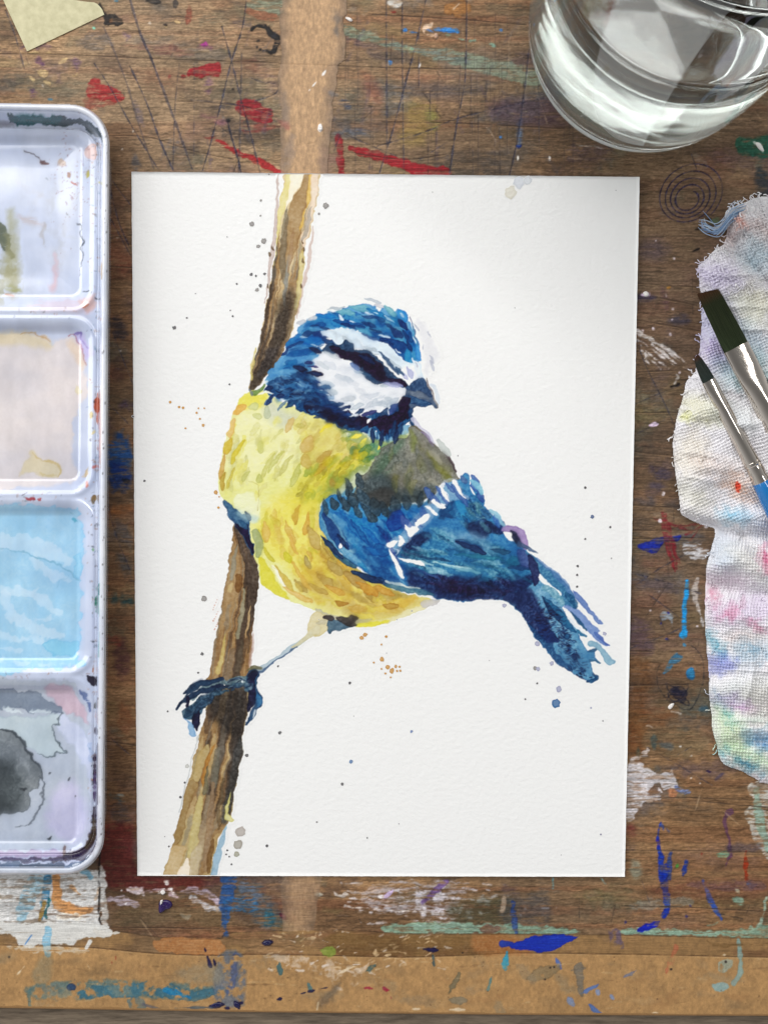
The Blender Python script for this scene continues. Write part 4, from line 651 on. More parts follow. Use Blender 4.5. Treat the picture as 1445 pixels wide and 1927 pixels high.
    c.line("1292,1092 1291,1112 1288,1140 1286,1170 1286,1196", [5, 8, 9, 7, 15], (28, 152, 222), .95, wob=1.2); c.dots([(1287, 1215, 3.4)], (40, 140, 200), .9, 0); c.line("1312,1090 1306,1112 1308,1136", [8, 14, 7], (186, 178, 172), .75, wob=2, dry=.3); c.line("1312,1136 1318,1160 1322,1178", [6, 4, 6], (206, 202, 200), .85, wob=1.6)
    c.blob("1268,1230 1284,1232 1280,1242 1262,1256 1250,1268 1247,1262 1258,1246", (58, 128, 172), .85, dry=.15, **D); c.blob("1288,1262 1300,1256 1308,1270 1302,1280 1292,1276", (44, 136, 190), .93, wob=1.6); c.blob("1246,1156 1266,1156 1266,1176 1262,1178 1260,1164 1246,1164", (150, 170, 190), .7, dry=.25, **D)
    c.dots([(1258, 1153, 2), (1244, 1172, 2), (1254, 1202, 2.4)], (34, 44, 140), .9, 0)
    for k in range(5): c.line([(1274 + (17 + 2 * k % 5) * math.cos(a_ + k), 1306 + (14 + 3 * k % 7) * math.sin(a_ + k * 2)) for a_ in np.linspace(0, 5.2, 14)], 1.5, (36, 38, 58), .7, edge=0)
    c.leaf(1275, 1304, 26, 20, 30, (34, 36, 66), .8, soft=3, dry=.2, edge=0); c.leaf(1262, 1328, 10, 6, 110, (238, 236, 230), .95); c.line("1240,1252 1236,1280 1250,1310 1290,1336 1318,1300 1322,1240 1300,1216", 1.6, (44, 50, 62), .5); c.line("1262,1340 1280,1344", 1.5, (220, 214, 206), .8); c.line("1216,1366 1228,1370", 1.6, (214, 206, 196), .8)
    c.leaf(1230, 1396, 26, 12, 85, (74, 92, 92), .75, soft=2, edge=0); c.leaf(1252, 1402, 26, 14, 20, (76, 90, 100), .6, soft=3, edge=0, dry=.25); c.leaf(1323, 1334, 14, 12, 0, (44, 90, 120), .6, soft=3, edge=0); c.leaf(1200, 1416, 16, 10, 85, (78, 90, 80), .7, soft=2, edge=0)
    c.blob("1176,1446 1210,1440 1232,1456 1264,1450 1270,1472 1270,1484 1256,1488 1240,1470 1226,1478 1222,1494 1242,1498 1246,1502 1222,1506 1206,1516 1196,1532 1178,1544", (210, 206, 210), .93, dry=.26, wob=3, edge=.05)
    for p, w in (("1186,1428 1204,1424 1216,1422", [4, 7, 3]), ("1206,1416 1222,1412", [6, 3]), ("1184,1440 1204,1438", [4, 2]), ("1214,1404 1222,1412", [2, 1]), ("1237,1486 1246,1490", [5, 2]), ("1218,1430 1208,1442", [1.5, 1.5])): c.line(p, w, (222, 216, 218), .9, wob=2, dry=.15)
    c.blob("1256,1484 1274,1486 1274,1498 1260,1500", (190, 124, 84), .8, dry=.25, **D); c.line("1272,1484 1284,1488 1296,1492", [8, 9, 3], (120, 136, 186), .85, wob=1.6, dry=.3); c.leaf(1332, 1451, 10, 5, 0, (34, 24, 84), .95); c.leaf(1352, 1460, 20, 5, -40, (70, 66, 100), .6, soft=2); c.dots([(1280, 1405, 1.6), (1300, 1466, 1.6), (1317, 1474, 1.5), (1300, 1422, 1.5)], (220, 214, 206), .9, 0)
    for p, w, q, a in (("1243,1546 1240,1560 1237,1585 1242,1610 1247,1650 1254,1690 1255,1712 1248,1722", [6, 3, 5, 12, 15, 12, 7, 9], (18, 54, 176), .93), ("1262,1604 1258,1625 1260,1655", [5, 8, 5], (44, 72, 150), .8), ("1290,1622 1287,1640 1285,1650", [7, 10, 4], (30, 62, 160), .9), ("1244,1550 1248,1562", [8, 6], (54, 78, 150), .8), ("1254,1560 1258,1564", [4, 3], (70, 84, 130), .6), ("1236,1582 1238,1592", [6, 5], (58, 44, 150), .9),
                       ("1322,1656 1332,1684 1346,1712 1356,1730", [5, 8, 8, 2], (54, 98, 200), .9), ("1402,1602 1403,1630 1404,1657", [3, 6, 9], (170, 60, 28), .93), ("1376,1528 1364,1534 1364,1560 1372,1580 1372,1604 1365,1632", [12, 8, 5, 4, 8, 3], (98, 58, 110), .62), ("1405,1662 1412,1668 1424,1664", [6, 10, 6], (64, 96, 160), .75)):
        c.line(p, w, q, a, wob=1.4, dry=.1, edge=.15)
    c.leaf(1252, 1640, 30, 12, 95, (18, 54, 176), .9, dry=.4); c.dots([(1273, 1629, 3)], (70, 150, 60), .85, 0); c.blob("1350,1604 1364,1602 1370,1608 1360,1612 1350,1611", (128, 172, 142), .9, wob=1.4); c.leaf(1196, 1634, 30, 22, 80, (140, 160, 146), .5, soft=4, dry=.35, edge=0); c.leaf(1186, 1562, 16, 18, 80, (126, 60, 58), .7, soft=4, edge=0)
    c.blob("1406,1480 1460,1470 1460,1620 1430,1600 1410,1560 1402,1530 1416,1506", (206, 206, 198), .82, dry=.42, **D); c.line("1424,1486 1424,1520 1432,1560 1446,1600", [10, 16, 14, 12], (150, 186, 168), .75, wob=2, dry=.2); c.blob("1370,1590 1430,1588 1430,1600 1375,1604", (84, 78, 98), .5, soft=4, edge=0); c.blob("1300,1660 1430,1658 1430,1676 1310,1672", (118, 100, 108), .7, dry=.3, **D); c.blob("1240,1660 1460,1650 1460,1690 1250,1690", (126, 74, 58), .45, soft=8, edge=0, dry=.2)
    c.leaf(1388, 1694, 24, 12, 20, (140, 176, 156), .85, wob=2); c.leaf(1386, 1676, 10, 5, 60, (200, 196, 170), .8); c.line("1330,1742 1350,1736", [3, 2], (150, 180, 160), .8); c.line("1440,1690 1436,1720 1424,1745", [6, 4, 6], (160, 186, 168), .8, wob=1.5); c.blob("1186,1700 1230,1690 1300,1692 1290,1704 1200,1712", (130, 130, 120), .55, dry=.3, **D); c.dots([(1292, 1725, 2.4), (1176, 1735, 3), (1298, 1704, 2)], (50, 50, 120), .8, 0); c.dots([(1320, 1606, 2.4)], (150, 50, 40), .8, 0)
    # ---- left gap between tin and sheet
    for x, y, L, w, A, q, a in ((226, 850, 70, 46, 90, (22, 70, 136), .85), (226, 895, 40, 44, 90, (18, 48, 112), .85), (226, 1128, 50, 16, 12, (30, 84, 96), .7), (228, 960, 46, 20, -10, (150, 88, 42), .6), (230, 1000, 40, 30, 60, (70, 74, 84), .5), (230, 1240, 70, 30, 90, (78, 46, 54), .6), (215, 1205, 20, 18, 0, (130, 58, 44), .6), (228, 1440, 80, 40, 90, (84, 60, 42), .5), (222, 615, 40, 30, 70, (36, 36, 50), .6), (236, 1350, 50, 30, 80, (128, 74, 46), .5), (234, 1062, 50, 20, 60, (60, 74, 88), .5), (226, 1530, 40, 30, 90, (70, 66, 64), .5), (222, 1502, 26, 10, 20, (60, 90, 100), .6), (238, 762, 26, 12, 0, (72, 56, 100), .6), (225, 690, 40, 30, 90, (64, 44, 42), .4)):
        c.leaf(x, y, L, w, A, q, a, soft=5, wob=4, edge=0, dry=.26)
    c.dots([(222, 448, 1.5), (205, 408, 1.3), (228, 660, 1.4), (206, 1170, 1.3)], (226, 220, 210), .9, 0); c.leaf(228, 1496, 14, 6, 10, (150, 160, 156), .8); c.leaf(236, 905, 14, 8, 20, (24, 34, 50), .9)
    # ---- foot of the board
    c.blob("186,1560 250,1556 262,1640 400,1646 410,1664 330,1676 250,1676 196,1660", (104, 38, 36), .75, soft=6, dry=.12, edge=0); c.blob("390,1640 580,1645 560,1720 430,1720", (92, 76, 72), .5, soft=8, edge=0, dry=.2)
    c.blob("240,1690 330,1690 420,1700 420,1745 250,1745", (110, 92, 66), .5, soft=8, edge=0, dry=.15); c.blob("0,1640 60,1638 130,1636 198,1640 196,1690 190,1742 216,1756 205,1766 182,1760 158,1770 130,1778 90,1774 58,1782 28,1775 6,1752 -260,1745 -260,1640", (222, 222, 220), .96, dry=.13, wob=3, edge=.05)
    c.line("170,1772 163,1783", [8, 5], (236, 234, 228), .95); c.line("180,1754 204,1758 222,1756", [10, 8, 4], (220, 216, 208), .9, wob=2); c.blob("20,1778 120,1782 168,1788 150,1793 80,1790 30,1786", (222, 220, 212), .6, dry=.35, **D)
    for p, w, q, a, d in (("72,1650 52,1690 38,1730", [26, 34, 16], (140, 196, 222), .7, .36), ("92,1648 84,1690 80,1730", [14, 16, 8], (40, 130, 186), .75, .38), ("92,1755 88,1776", [12, 16], (130, 196, 226), .75, .3), ("60,1760 50,1775", [3, 2], (70, 140, 210), .8, 0), ("106,1648 108,1680 112,1702 150,1716 172,1712", [14, 14, 22, 16, 6], (226, 152, 82), .88, .2), ("84,1700 76,1732", [10, 8], (184, 140, 60), .85, .2), ("92,1695 88,1726", [9, 6], (30, 110, 120), .85, .2), ("135,1668 152,1682", [6, 4], (220, 160, 100), .75, .2), ("112,1725 150,1726", [14, 10], (238, 230, 214), .8, .3), ("185,1670 180,1690", [4, 6], (220, 180, 140), .6, .3), ("160,1640 172,1650", [14, 8], (110, 180, 214), .7, .25), ("18,1660 14,1740", [6, 4], (240, 240, 240), .8, .4)):
        c.line(p, w, q, a, wob=2, dry=d, edge=.05)
    c.line("186,1560 187,1640 187,1700 190,1744", [2.5, 3.4, 3, 3.4], (34, 30, 30), .92, wob=1.4, edge=0); c.blob("190,1640 198,1640 200,1700 204,1740 192,1742", (206, 204, 200), .8, dry=.3, **D)
    for p, w, q in (("240,1674 265,1676 272,1684", [4, 12, 6], (226, 214, 220)), ("272,1680 300,1676 330,1684", [6, 10, 5], (206, 180, 190)), ("340,1678 370,1676 400,1688 416,1702", [5, 12, 14, 6], (188, 170, 190)), ("300,1680 308,1676", [10, 8], (240, 236, 236)), ("205,1690 232,1694 262,1706", [10, 18, 6], (182, 168, 180)), ("360,1690 390,1705 415,1716", [8, 14, 8], (190, 188, 194)), ("312,1658 320,1655", [4, 3], (240, 236, 232)), ("318,1674 326,1680", [7, 4], (238, 226, 226)), ("345,1724 358,1722", [10, 8], (150, 136, 112))): c.line(p, w, q, .85, wob=2.4, dry=.3, edge=0)
    c.dots([(314, 1661, 3), (322, 1673, 3), (238, 1700, 1.6), (228, 1676, 1.6)], (240, 236, 236), .95, 0)
    c.line("430,1640 428,1690 424,1730 424,1760", [26, 26, 12, 8], (36, 84, 152), .82, wob=3, dry=.28, edge=0); c.line("470,1690 500,1720 520,1735", [60, 50, 26], (60, 90, 110), .5, wob=3, dry=.4, soft=5, edge=0); c.line("452,1650 470,1680 490,1690", [20, 26, 10], (100, 116, 140), .55, wob=3, dry=.42, edge=0); c.blob("425,1690 480,1692 486,1712 430,1714", (40, 110, 170), .6, dry=.46, **D); c.blob("500,1712 515,1712 515,1740 498,1740", (30, 96, 120), .6, dry=.35, **D)
    for _ in range(150):   # scraped white over the brown, dry brush dragged sideways
        x, y = rng.normal(790, 70), rng.normal(1698, 22)
        if y < 1655: continue
        L = rng.uniform(8, 60); c.line([(x, y), (x + L, y + rng.uniform(-2, 4))], [rng.uniform(.8, 2.2), rng.uniform(.6, 1.4)], (222, 216, 222), rng.uniform(.45, .9), wob=1.6, dry=.22, sm=0, edge=0)
    c.blob("690,1670 780,1655 880,1662 870,1690 840,1716 760,1720 690,1712", (196, 188, 196), .6, dry=.52, **D); c.line("650,1707 720,1712 800,1718 842,1722", 2.4, (222, 214, 210), .85, wob=1.5); c.line("840,1660 820,1672 806,1690 796,1700", [10, 12, 10, 4], (104, 68, 140), .7, wob=2.5, dry=.3); c.line("722,1688 732,1682 738,1676", [8, 8, 3], (206, 184, 224), .95); c.leaf(716, 1687, 10, 8, 0, (238, 234, 238), .95); c.blob("628,1676 640,1682 648,1678 656,1684 644,1688 630,1686", (214, 204, 196), .9, wob=2, dry=.2); c.leaf(600, 1683, 14, 7, 0, (190, 186, 170), .85); c.leaf(531, 1725, 14, 10, 50, (104, 46, 64), .8)
    c.blob("850,1700 960,1690 960,1738 860,1738", (84, 86, 62), .6, soft=6, dry=.2, edge=0); c.blob("945,1690 1030,1688 1030,1735 950,1740", (84, 84, 90), .5, soft=6, dry=.3, edge=0); c.line("948,1690 944,1712", [8, 10], (206, 178, 150), .7, wob=2); c.blob("720,1742 800,1736 900,1738 960,1738 1040,1746 1090,1756 1040,1758 940,1757 840,1757 740,1757", (134, 170, 148), .86, dry=.22, wob=3, edge=.05); c.blob("1160,1754 1200,1744 1250,1750 1330,1752 1400,1748 1460,1742 1460,1765 1330,1762 1200,1758", (140, 178, 156), .86, dry=.26, wob=3, edge=.05); c.blob("900,1745 935,1740 940,1754 910,1756", (120, 84, 72), .8, dry=.2, **D)
    c.line("965,1700 968,1740 972,1766", [8, 8, 3], (50, 80, 150), .8, wob=1.4, dry=.2); c.line("1040,1652 1041,1672", [2.5, 3], (110, 170, 180), .8); c.line("1130,1652 1138,1662", [2.5, 1.5], (150, 190, 190), .8)
    c.blob("1198,1751 1206,1742 1222,1736 1240,1731 1234,1742 1220,1750 1206,1754", (20, 40, 190), .95, wob=1.4)
paint_table(tab)
def weather(c):
    # paint has been scraped and rubbed: it survives in the grain and on the high spots, and its edges are ragged
    c.c, = warp(c, [c.c], 3.2, 811)
    r = fbm(c.X, c.Y, 60, 5, 821, 4, .62) * .6 + fbm(c.X, c.Y, 14, 8, 823, 3, .6) * .4
    m = np.clip((r - .53) / .10, 0, 1)[..., None] * .55
    c.c = c.c * (1 - m) + c.wood * m
    grime = fbm(c.X, c.Y, 200, 140, 827, 4)[..., None]; c.c = c.c * (.86 + .28 * grime)
    d = np.clip((c.g2 - .55) / .2, 0, 1)[..., None]; c.c = c.c * (1 - .16 * d)
    s = (fbm(c.X, c.Y, 5, 1.6, 829, 2)[..., None] - .5); c.c = c.c * (1 + .34 * s)
    lum = c.c.mean(2, keepdims=True); c.c = np.clip(.40 + (lum + (c.c - lum) * .84 - .40) * 1.17 - .02, .03, 1).astype(np.float32)
    c.paint = blur(np.clip((np.abs(c.c - c.wood).max(2) - .14) / .16, 0, 1), 1, 1)
weather(tab); _pre = tab.c.copy()
def paint_cuts(c):
    rng = c.rng
    # knife cuts and cracks in the veneer
    for pts in ("-260,98 0,101 100,102 240,108 360,113 525,118", "525,120 640,124 760,128 1010,130", "700,27 860,36 990,47", "200,255 280,258 360,283 440,300", "330,190 430,196 530,214", "720,230 860,232 1060,242", "645,285 760,300 840,290",
                "1198,533 1318,541", "1198,602 1316,623", "1198,700 1312,695", "1195,777 1275,776", "1190,850 1272,858", "1188,950 1262,955", "1185,998 1350,998", "1183,1014 1330,1012", "1180,1500 1330,1502 1445,1506 1700,1508", "1320,1508 1445,1520", "1175,1600 1300,1601 1445,1604 1700,1606",
                "190,1745 300,1746 412,1748", "1170,1705 1300,1708 1445,1716", "1240,560 1310,575", "-260,250 0,262", "1180,1225 1225,1226", "1180,1290 1290,1288", "200,500 250,504", "200,640 250,642", "200,770 250,776", "205,1020 252,1022", "205,1190 252,1193", "200,1395 252,1402"):
        q = P(pts); c.line(q, rng.uniform(1.2, 2.0), (52, 38, 30), .72, wob=.5, edge=0); c.line([(x, y + 1.8) for x, y in q], 1.1, (182, 146, 104), .35, wob=.4, edge=0)
    for pts, w, a in (("240,-20 262,55 283,105 300,150 325,215 345,270 362,318", 4.5, .5), ("262,60 285,110 302,152", 3, .45), ("245,125 275,190 300,260 326,320", 2.6, .75), ("178,120 205,160 250,240 298,318", 1.7, .65), ("12,20 30,70 50,140", 2.2, .5), ("195,50 215,95 240,160 262,235 290,318", 3, .35),
                   ("465,-10 457,50 436,115 420,180 400,258 382,320", 2.4, .7), ("418,50 436,115 452,180 470,245 490,325", 3, .6), ("455,100 453,200 450,325", 3.4, .4), ("429,230 436,258 446,290 455,330", 3.6, .8), ("338,120 330,200 326,318", 1.8, .45), ("434,122 480,150 520,158", 1.4, .5), ("360,188 440,196 510,216", 1.4, .6), ("480,190 520,175 525,150", 1.4, .5), ("366,120 365,320", 1.4, .35),
                   ("727,-10 727,120 728,300", 1.8, .55), ("757,-10 757,120 760,330", 1.8, .6), ("788,50 788,170", 1.4, .5), ("803,-10 788,60 770,130 750,205 734,262 714,325", 2.2, .65), ("878,-10 876,130 870,180 858,240 846,325", 2.4, .7), ("886,150 890,330", 1.4, .4), ("995,90 987,165 972,270 958,330", 2.6, .6), ("1012,120 1015,330", 1.5, .4), ("710,275 800,248 870,220 1035,182", 1.6, .6), ("790,300 840,268", 1.4, .5), ("640,248 700,275 762,300", 1.5, .55), ("628,285 640,255", 2, .5),
                   ("1198,640 1215,690 1255,770 1275,820", 2, .55), ("1195,760 1290,720", 1.3, .5), ("1190,820 1250,790", 1.2, .4), ("1188,1078 1250,1095 1320,1118", 1.6, .6), ("1185,1220 1240,1200 1320,1165", 1.6, .6), ("1185,1110 1240,1070 1330,1022", 1.3, .5), ("1188,1098 1235,1130 1275,1160", 1.2, .5), ("1215,1405 1262,1432 1340,1478", 1.4, .5), ("1275,1420 1300,1405", 1.3, .5), ("1300,290 1310,318", 1.4, .7), ("1205,1652 1222,1700", 1.4, .6),
                   ("205,330 228,362 246,385", 2, .6), ("205,345 225,420 247,470", 1.8, .6), ("208,410 246,480", 1.6, .5), ("205,600 222,650 250,720", 1.8, .6), ("206,690 247,700", 1.4, .5), ("205,760 245,800", 1.6, .5), ("205,955 220,1010 248,1080", 1.8, .5), ("210,1390 250,1425", 1.4, .5)):
        c.line(pts, [w * .7, w, w * 1.1, w * .8], (44, 44, 62), a, wob=.8, edge=0, soft=.8, gran=.6)
    for _ in range(60):    # ink rubbed along old cuts
        x, y = rng.uniform(180, 1100), rng.uniform(0, 320); A = math.radians(rng.uniform(55, 125)); L = rng.uniform(20, 90)
        c.line([(x, y), (x + L * math.cos(A), y + L * math.sin(A))], rng.uniform(2, 6), [(70, 74, 96), (84, 70, 92), (66, 66, 70)][rng.randint(3)], rng.uniform(.1, .3), soft=2, wob=2, edge=0, sm=0, dry=.35)
    # doodled pen spiral
    th = np.linspace(0, 2 * math.pi * 4.3, 220); f = th / th[-1]; r = 18 + 43 * f ** 1.1; a0 = math.radians(-38)
    ex, ey = r * np.cos(th - .4) * 1.10, r * np.sin(th - .4) * .92
    c.line(list(zip(1294 + 3 * f + ex * math.cos(a0) - ey * math.sin(a0), 376 - 12 * f + ex * math.sin(a0) + ey * math.cos(a0))), [2.8, 3.0, 2.4, 2.6, 2.2, 1.4], (40, 34, 62), .9, sm=0, wob=.5, edge=0, gran=.5)
    # fine grid of knife ticks
    for _ in range(46):
        x = rng.uniform(640, 1100); y = rng.uniform(0, 260); L = rng.uniform(50, 170)
        c.line([(x, y), (x - rng.uniform(-3, 6), y + L)], rng.uniform(.9, 1.5), (52, 44, 48), rng.uniform(.2, .45), edge=0, sm=0)
    for _ in range(340):
        x, y = rng.uniform(-20, 1460), rng.uniform(-20, 1750); A = rng.uniform(-12, 12) if rng.rand() < .5 else rng.uniform(30, 150); L = rng.uniform(12, 70)
        c.line([(x, y), (x + L * math.cos(math.radians(A)), y + L * math.sin(math.radians(A)))], rng.uniform(.8, 1.4), (46, 38, 34) if rng.rand() < .7 else (186, 158, 124), rng.uniform(.2, .5), edge=0, sm=0, wob=1)
paint_cuts(tab); tab.cut = np.clip((_pre - tab.c).mean(2) / .12, 0, 1)
def paint_kraft(c):
    X, Y = c.X, c.Y; rng = c.rng
    n = fbm(X, Y, 16, 16, 301, 4, .6); n2 = fbm(X, Y, 4.5, 7, 303, 2); n3 = fbm(X, Y, 120, 60, 305, 3); n4 = fbm(X, Y, 5, 16, 307, 3)
    XX, YY = X[None, :], Y[:, None]
    def over(col, m): c.c[...] = c.c * (1 - m[..., None]) + col * m[..., None]
    fib = (np.array((168, 130, 84), np.float32) / 255) * (.80 + .16 * n + .20 * n2 + .12 * n3)[..., None]
    H = np.clip((YY - edge_y(SEAM, X)[None, :]) / 1.2, 0, 1)
    up = np.clip((YY - edge_y(SEAM2, X)[None, :] + 1) / 1.2, 0, 1) * (1 - H)
    wear = np.clip((fbm(X, Y, 70, 26, 311, 4) - .42 + .35 * np.clip((XX - 900) / 300, -.3, .5)) / .1, 0, 1)
    over(fib * np.float32(.86), up * (.35 + .6 * wear)); over(fib, H)
    D = dict(wob=2, edge=.1, gran=.2, drynoise=n)
    c.line(SEAM, 1.5, (74, 52, 34), .8, wob=.6, edge=0); c.line([(x, y + 2.0) for x, y in SEAM], 1.4, (206, 168, 118), .55, wob=.6, edge=0); c.line(SEAM2, 1.5, (60, 44, 30), .6, wob=.6, edge=0)
    c.blob('-260,1735 0,1738 100,1736 190,1738 216,1754 206,1764 182,1760 158,1770 130,1778 92,1775 60,1783 30,1777 8,1756 -260,1750', (220, 219, 214), .95, dry=.16, wob=3, edge=.05); c.line('170,1772 163,1784', [9, 6], (236, 234, 228), .95); c.line('180,1752 204,1757 224,1755', [11, 9, 4], (220, 216, 208), .92, wob=2); c.line('92,1750 88,1776 90,1796', [12, 15, 10], (130, 190, 220), .75, wob=2, dry=.3); c.line('60,1760 48,1777', [3, 2], (70, 140, 210), .8); c.blob('20,1779 120,1783 168,1789 150,1794 80,1791 30,1787', (224, 216, 200), .6, dry=.35, wob=3, edge=0)
    c.blob("304,1766 412,1770 412,1796 300,1790", (182, 126, 76), .8, dry=.2, **D); c.blob("620,1756 740,1760 900,1760 960,1762 960,1794 760,1798 632,1796", (112, 82, 44), .6, dry=.25, soft=3, **{k: v for k, v in D.items()}); c.blob("890,1762 965,1762 1000,1792 900,1794", (176, 112, 62), .6, soft=5, dry=.2, **D)
    for _ in range(120):   # torn fibres
        x, y = rng.uniform(500, 840), rng.uniform(1752, 1830); A = rng.uniform(-60, 40)
        c.line([(x, y), (x + 12 * math.cos(math.radians(A)) + rng.normal() * 3, y + 8 * math.sin(math.radians(A)))], rng.uniform(.8, 2), (226, 196, 152) if rng.rand() < .6 else (232, 222, 214), rng.uniform(.3, .8), wob=1.5, edge=0, sm=0)
    c.blob("500,1798 560,1800 620,1806 640,1830 690,1815 700,1800 680,1845 640,1865 615,1840 560,1820 510,1806", (222, 206, 190), .55, dry=.5, **D); c.blob("600,1786 625,1782 632,1796 614,1800", (134, 160, 64), .75, dry=.2, **D); c.blob("600,1880 615,1865 640,1850 625,1880 605,1895", (96, 84, 72), .6, soft=4, dry=.25, **D)
    c.blob("50,1860 110,1848 200,1844 300,1848 420,1858 420,1872 300,1880 210,1872 140,1882 70,1880", (86, 112, 112), .85, dry=.44, soft=3, **D); c.blob("60,1858 60,1890 56,1895 52,1870", (70, 106, 110), .6, dry=.3, **D); c.line("150,1868 240,1862 300,1862 350,1874 410,1866", [18, 26, 30, 22, 14], (56, 106, 126), .8, wob=3, dry=.46, drynoise=n); c.blob("308,1858 330,1862 350,1872 362,1880 345,1876 312,1870", (24, 120, 170), .85, dry=.25, **D); c.blob("240,1882 270,1878 275,1900 250,1898", (60, 100, 120), .6, dry=.4, **D); c.line("270,1890 290,1896 300,1898", [6, 5, 3], (86, 92, 112), .7)
    c.blob("412,1800 456,1798 458,1890 405,1890", (90, 102, 120), .78, dry=.42, soft=3, **D); c.line("442,1800 438,1850 430,1870", [12, 14, 8], (70, 84, 130), .6, wob=2, dry=.4, drynoise=n); c.blob("340,1820 410,1815 410,1850 350,1850", (140, 128, 104), .5, soft=6, dry=.3, **D); c.blob("80,1798 98,1800 92,1850 60,1840", (130, 124, 100), .5, soft=4, dry=.3, **D)
    for x, y, L, w, A in ((394, 1810, 20, 8, 70), (404, 1811, 13, 6, 75), (408, 1892, 28, 9, -8), (427, 1897, 9, 6, 0), (446, 1891, 14, 10, 60), (503, 1774, 19, 10, -5), (586, 1865, 12, 6, -12), (608, 1860, 18, 4, -8), (525, 1880, 10, 7, -20), (386, 1787, 6, 3, 70), (810, 1787, 28, 10, 5), (134, 1858, 8, 14, 0), (452, 1888, 10, 4, -10), (571, 1869, 8, 2.4, -15)):
        c.leaf(x, y, L, w, A, (26, 22, 66) if x != 134 else (40, 66, 100), .95, wob=1.2)
    c.line("330,1897 370,1896 400,1896", [2, 4, 3], (50, 80, 110), .7, wob=1)
    for x, y, L, w, A, q in ((692, 1860, 16, 6, 5, (160, 30, 66)), (727, 1862, 12, 10, 40, (160, 26, 62)), (733, 1872, 14, 4, 65, (160, 40, 70)), (527, 1822, 22, 12, 85, (60, 104, 112)), (695, 1823, 24, 7, -35, (74, 104, 104)), (218, 1804, 8, 3, 85, (160, 70, 50)), (211, 1811, 6, 3, 80, (160, 70, 50)), (952, 1808, 34, 13, 95, (34, 160, 200)), (815, 1806, 18, 6, 85, (70, 92, 96)), (855, 1850, 40, 12, 120, (116, 108, 84)), (583, 1855, 14, 8, 60, (80, 124, 130)), (860, 1882, 30, 16, 0, (132, 122, 100)), (922, 1850, 26, 6, 105, (86, 140, 146)), (1050, 1813, 22, 6, 65, (74, 110, 190)), (1108, 1862, 40, 9, -28, (84, 122, 192)), (1118, 1899, 32, 9, 38, (66, 104, 176)), (1184, 1833, 30, 8, -28, (112, 124, 160)), (1073, 1883, 18, 14, 60, (120, 140, 180)), (1187, 1910, 14, 4, 5, (50, 60, 110)), (1020, 1832, 60, 26, -20, (138, 118, 86)), (1124, 1868, 10, 10, 70, (130, 150, 190)), (1150, 1875, 12, 8, 60, (130, 150, 190))):
        c.leaf(x, y, L, w, A, q, .82, wob=2, dry=.22, drynoise=n)
    c.line("1088,1822 1092,1850 1094,1874", [18, 12, 8], (112, 108, 100), .75, wob=2, dry=.25, drynoise=n); c.line("1075,1826 1100,1822", [3, 4], (116, 108, 96), .6); c.line("1272,1782 1264,1806 1252,1830", [9, 12, 6], (190, 106, 78), .62, wob=2, dry=.4, drynoise=n)
    c.line("1388,1768 1392,1800 1392,1830 1380,1850", [7, 8, 9, 10], (138, 172, 170), .8, wob=1.6, dry=.2, drynoise=n); c.blob("1340,1852 1368,1850 1368,1862 1345,1866", (132, 176, 184), .75, dry=.25, **D); c.blob("1352,1810 1372,1804 1378,1818 1362,1830 1352,1826", (150, 172, 164), .65, dry=.3, **D); c.blob("1145,1752 1165,1750 1172,1775 1168,1786 1150,1786", (90, 80, 120), .6, dry=.42, **D); c.line("1330,1770 1345,1778 1400,1778 1445,1776", [5, 6, 4, 3], (120, 92, 56), .6, wob=2)
    c.blob("958,1777 976,1772 998,1762 1040,1759 1088,1762 1066,1776 1040,1788 1012,1793 992,1786 970,1788", (18, 46, 170), .96, wob=1.6); c.line("945,1776 962,1776", [14, 8], (24, 54, 160), .9); c.line("1016,1770 1050,1764", 1.5, (60, 90, 200), .4)
    for x, y, L, w, A in ((1230, 1907, 16, 6, -5), (310, 1905, 12, 8, 0), (860, 1900, 28, 5, 0), (784, 1899, 14, 4, 0), (166, 1817, 16, 2, 55), (40, 1826, 20, 2, 130), (650, 1826, 36, 3, -25), (598, 1893, 14, 2, 100), (1360, 1797, 6, 4, 0)):
        c.leaf(x, y, L, w, A, (232, 214, 184), .85, wob=1.2)
    c.dots([(18, 1801, 2), (1025, 1843, 1.8), (1262, 1824, 2.2), (870, 1793, 1.6), (1236, 1880, 1.3), (1365, 1810, 2.6), (1042, 1820, 2), (1035, 1821, 2)], (40, 30, 28), .9, 0)
    for _ in range(70):
        x, y = rng.uniform(-20, 1460), rng.uniform(1800, 1900)
        c.leaf(x, y, rng.uniform(14, 90), rng.uniform(4, 22), rng.normal() * 20, [(120, 96, 66), (186, 156, 112), (110, 104, 92), (150, 106, 66), (128, 122, 104)][rng.randint(5)], rng.uniform(.12, .38), soft=rng.uniform(2, 8), wob=4, edge=0, dry=.36, drynoise=n)
    for _ in range(60):
        x, y = rng.uniform(-20, 1460), rng.uniform(1790, 1900); c.line([(x, y), (x + rng.uniform(10, 60), y + rng.normal() * 4)], rng.uniform(.8, 1.4), (206, 176, 130) if rng.rand() < .5 else (96, 70, 44), rng.uniform(.2, .45), edge=0, wob=1.5, sm=0)
    for _ in range(160): c.dots([(rng.uniform(0, 1445), rng.uniform(1800, 1892), rng.uniform(.5, 1.1))], (84, 60, 40), rng.uniform(.3, .7), 0)
    # the strip that runs up under the sheet
    lx = 525 + 7 * (fbm(Y, np.array([0., 1.]), 60, 5, 313, 5, .6)[0] - .5) * 2 + 5 * (Y < 15) + 3 * (Y > 200)
    rx = np.interp(Y, [-260, 28, 34, 112, 122, 200, 330, 1640, 1750], [656, 656, 649, 648, 636, 628, 618, 606, 590]) + 9 * (fbm(Y, np.array([0., 1.]), 70, 5, 317, 5, .62)[0] - .5) * 2
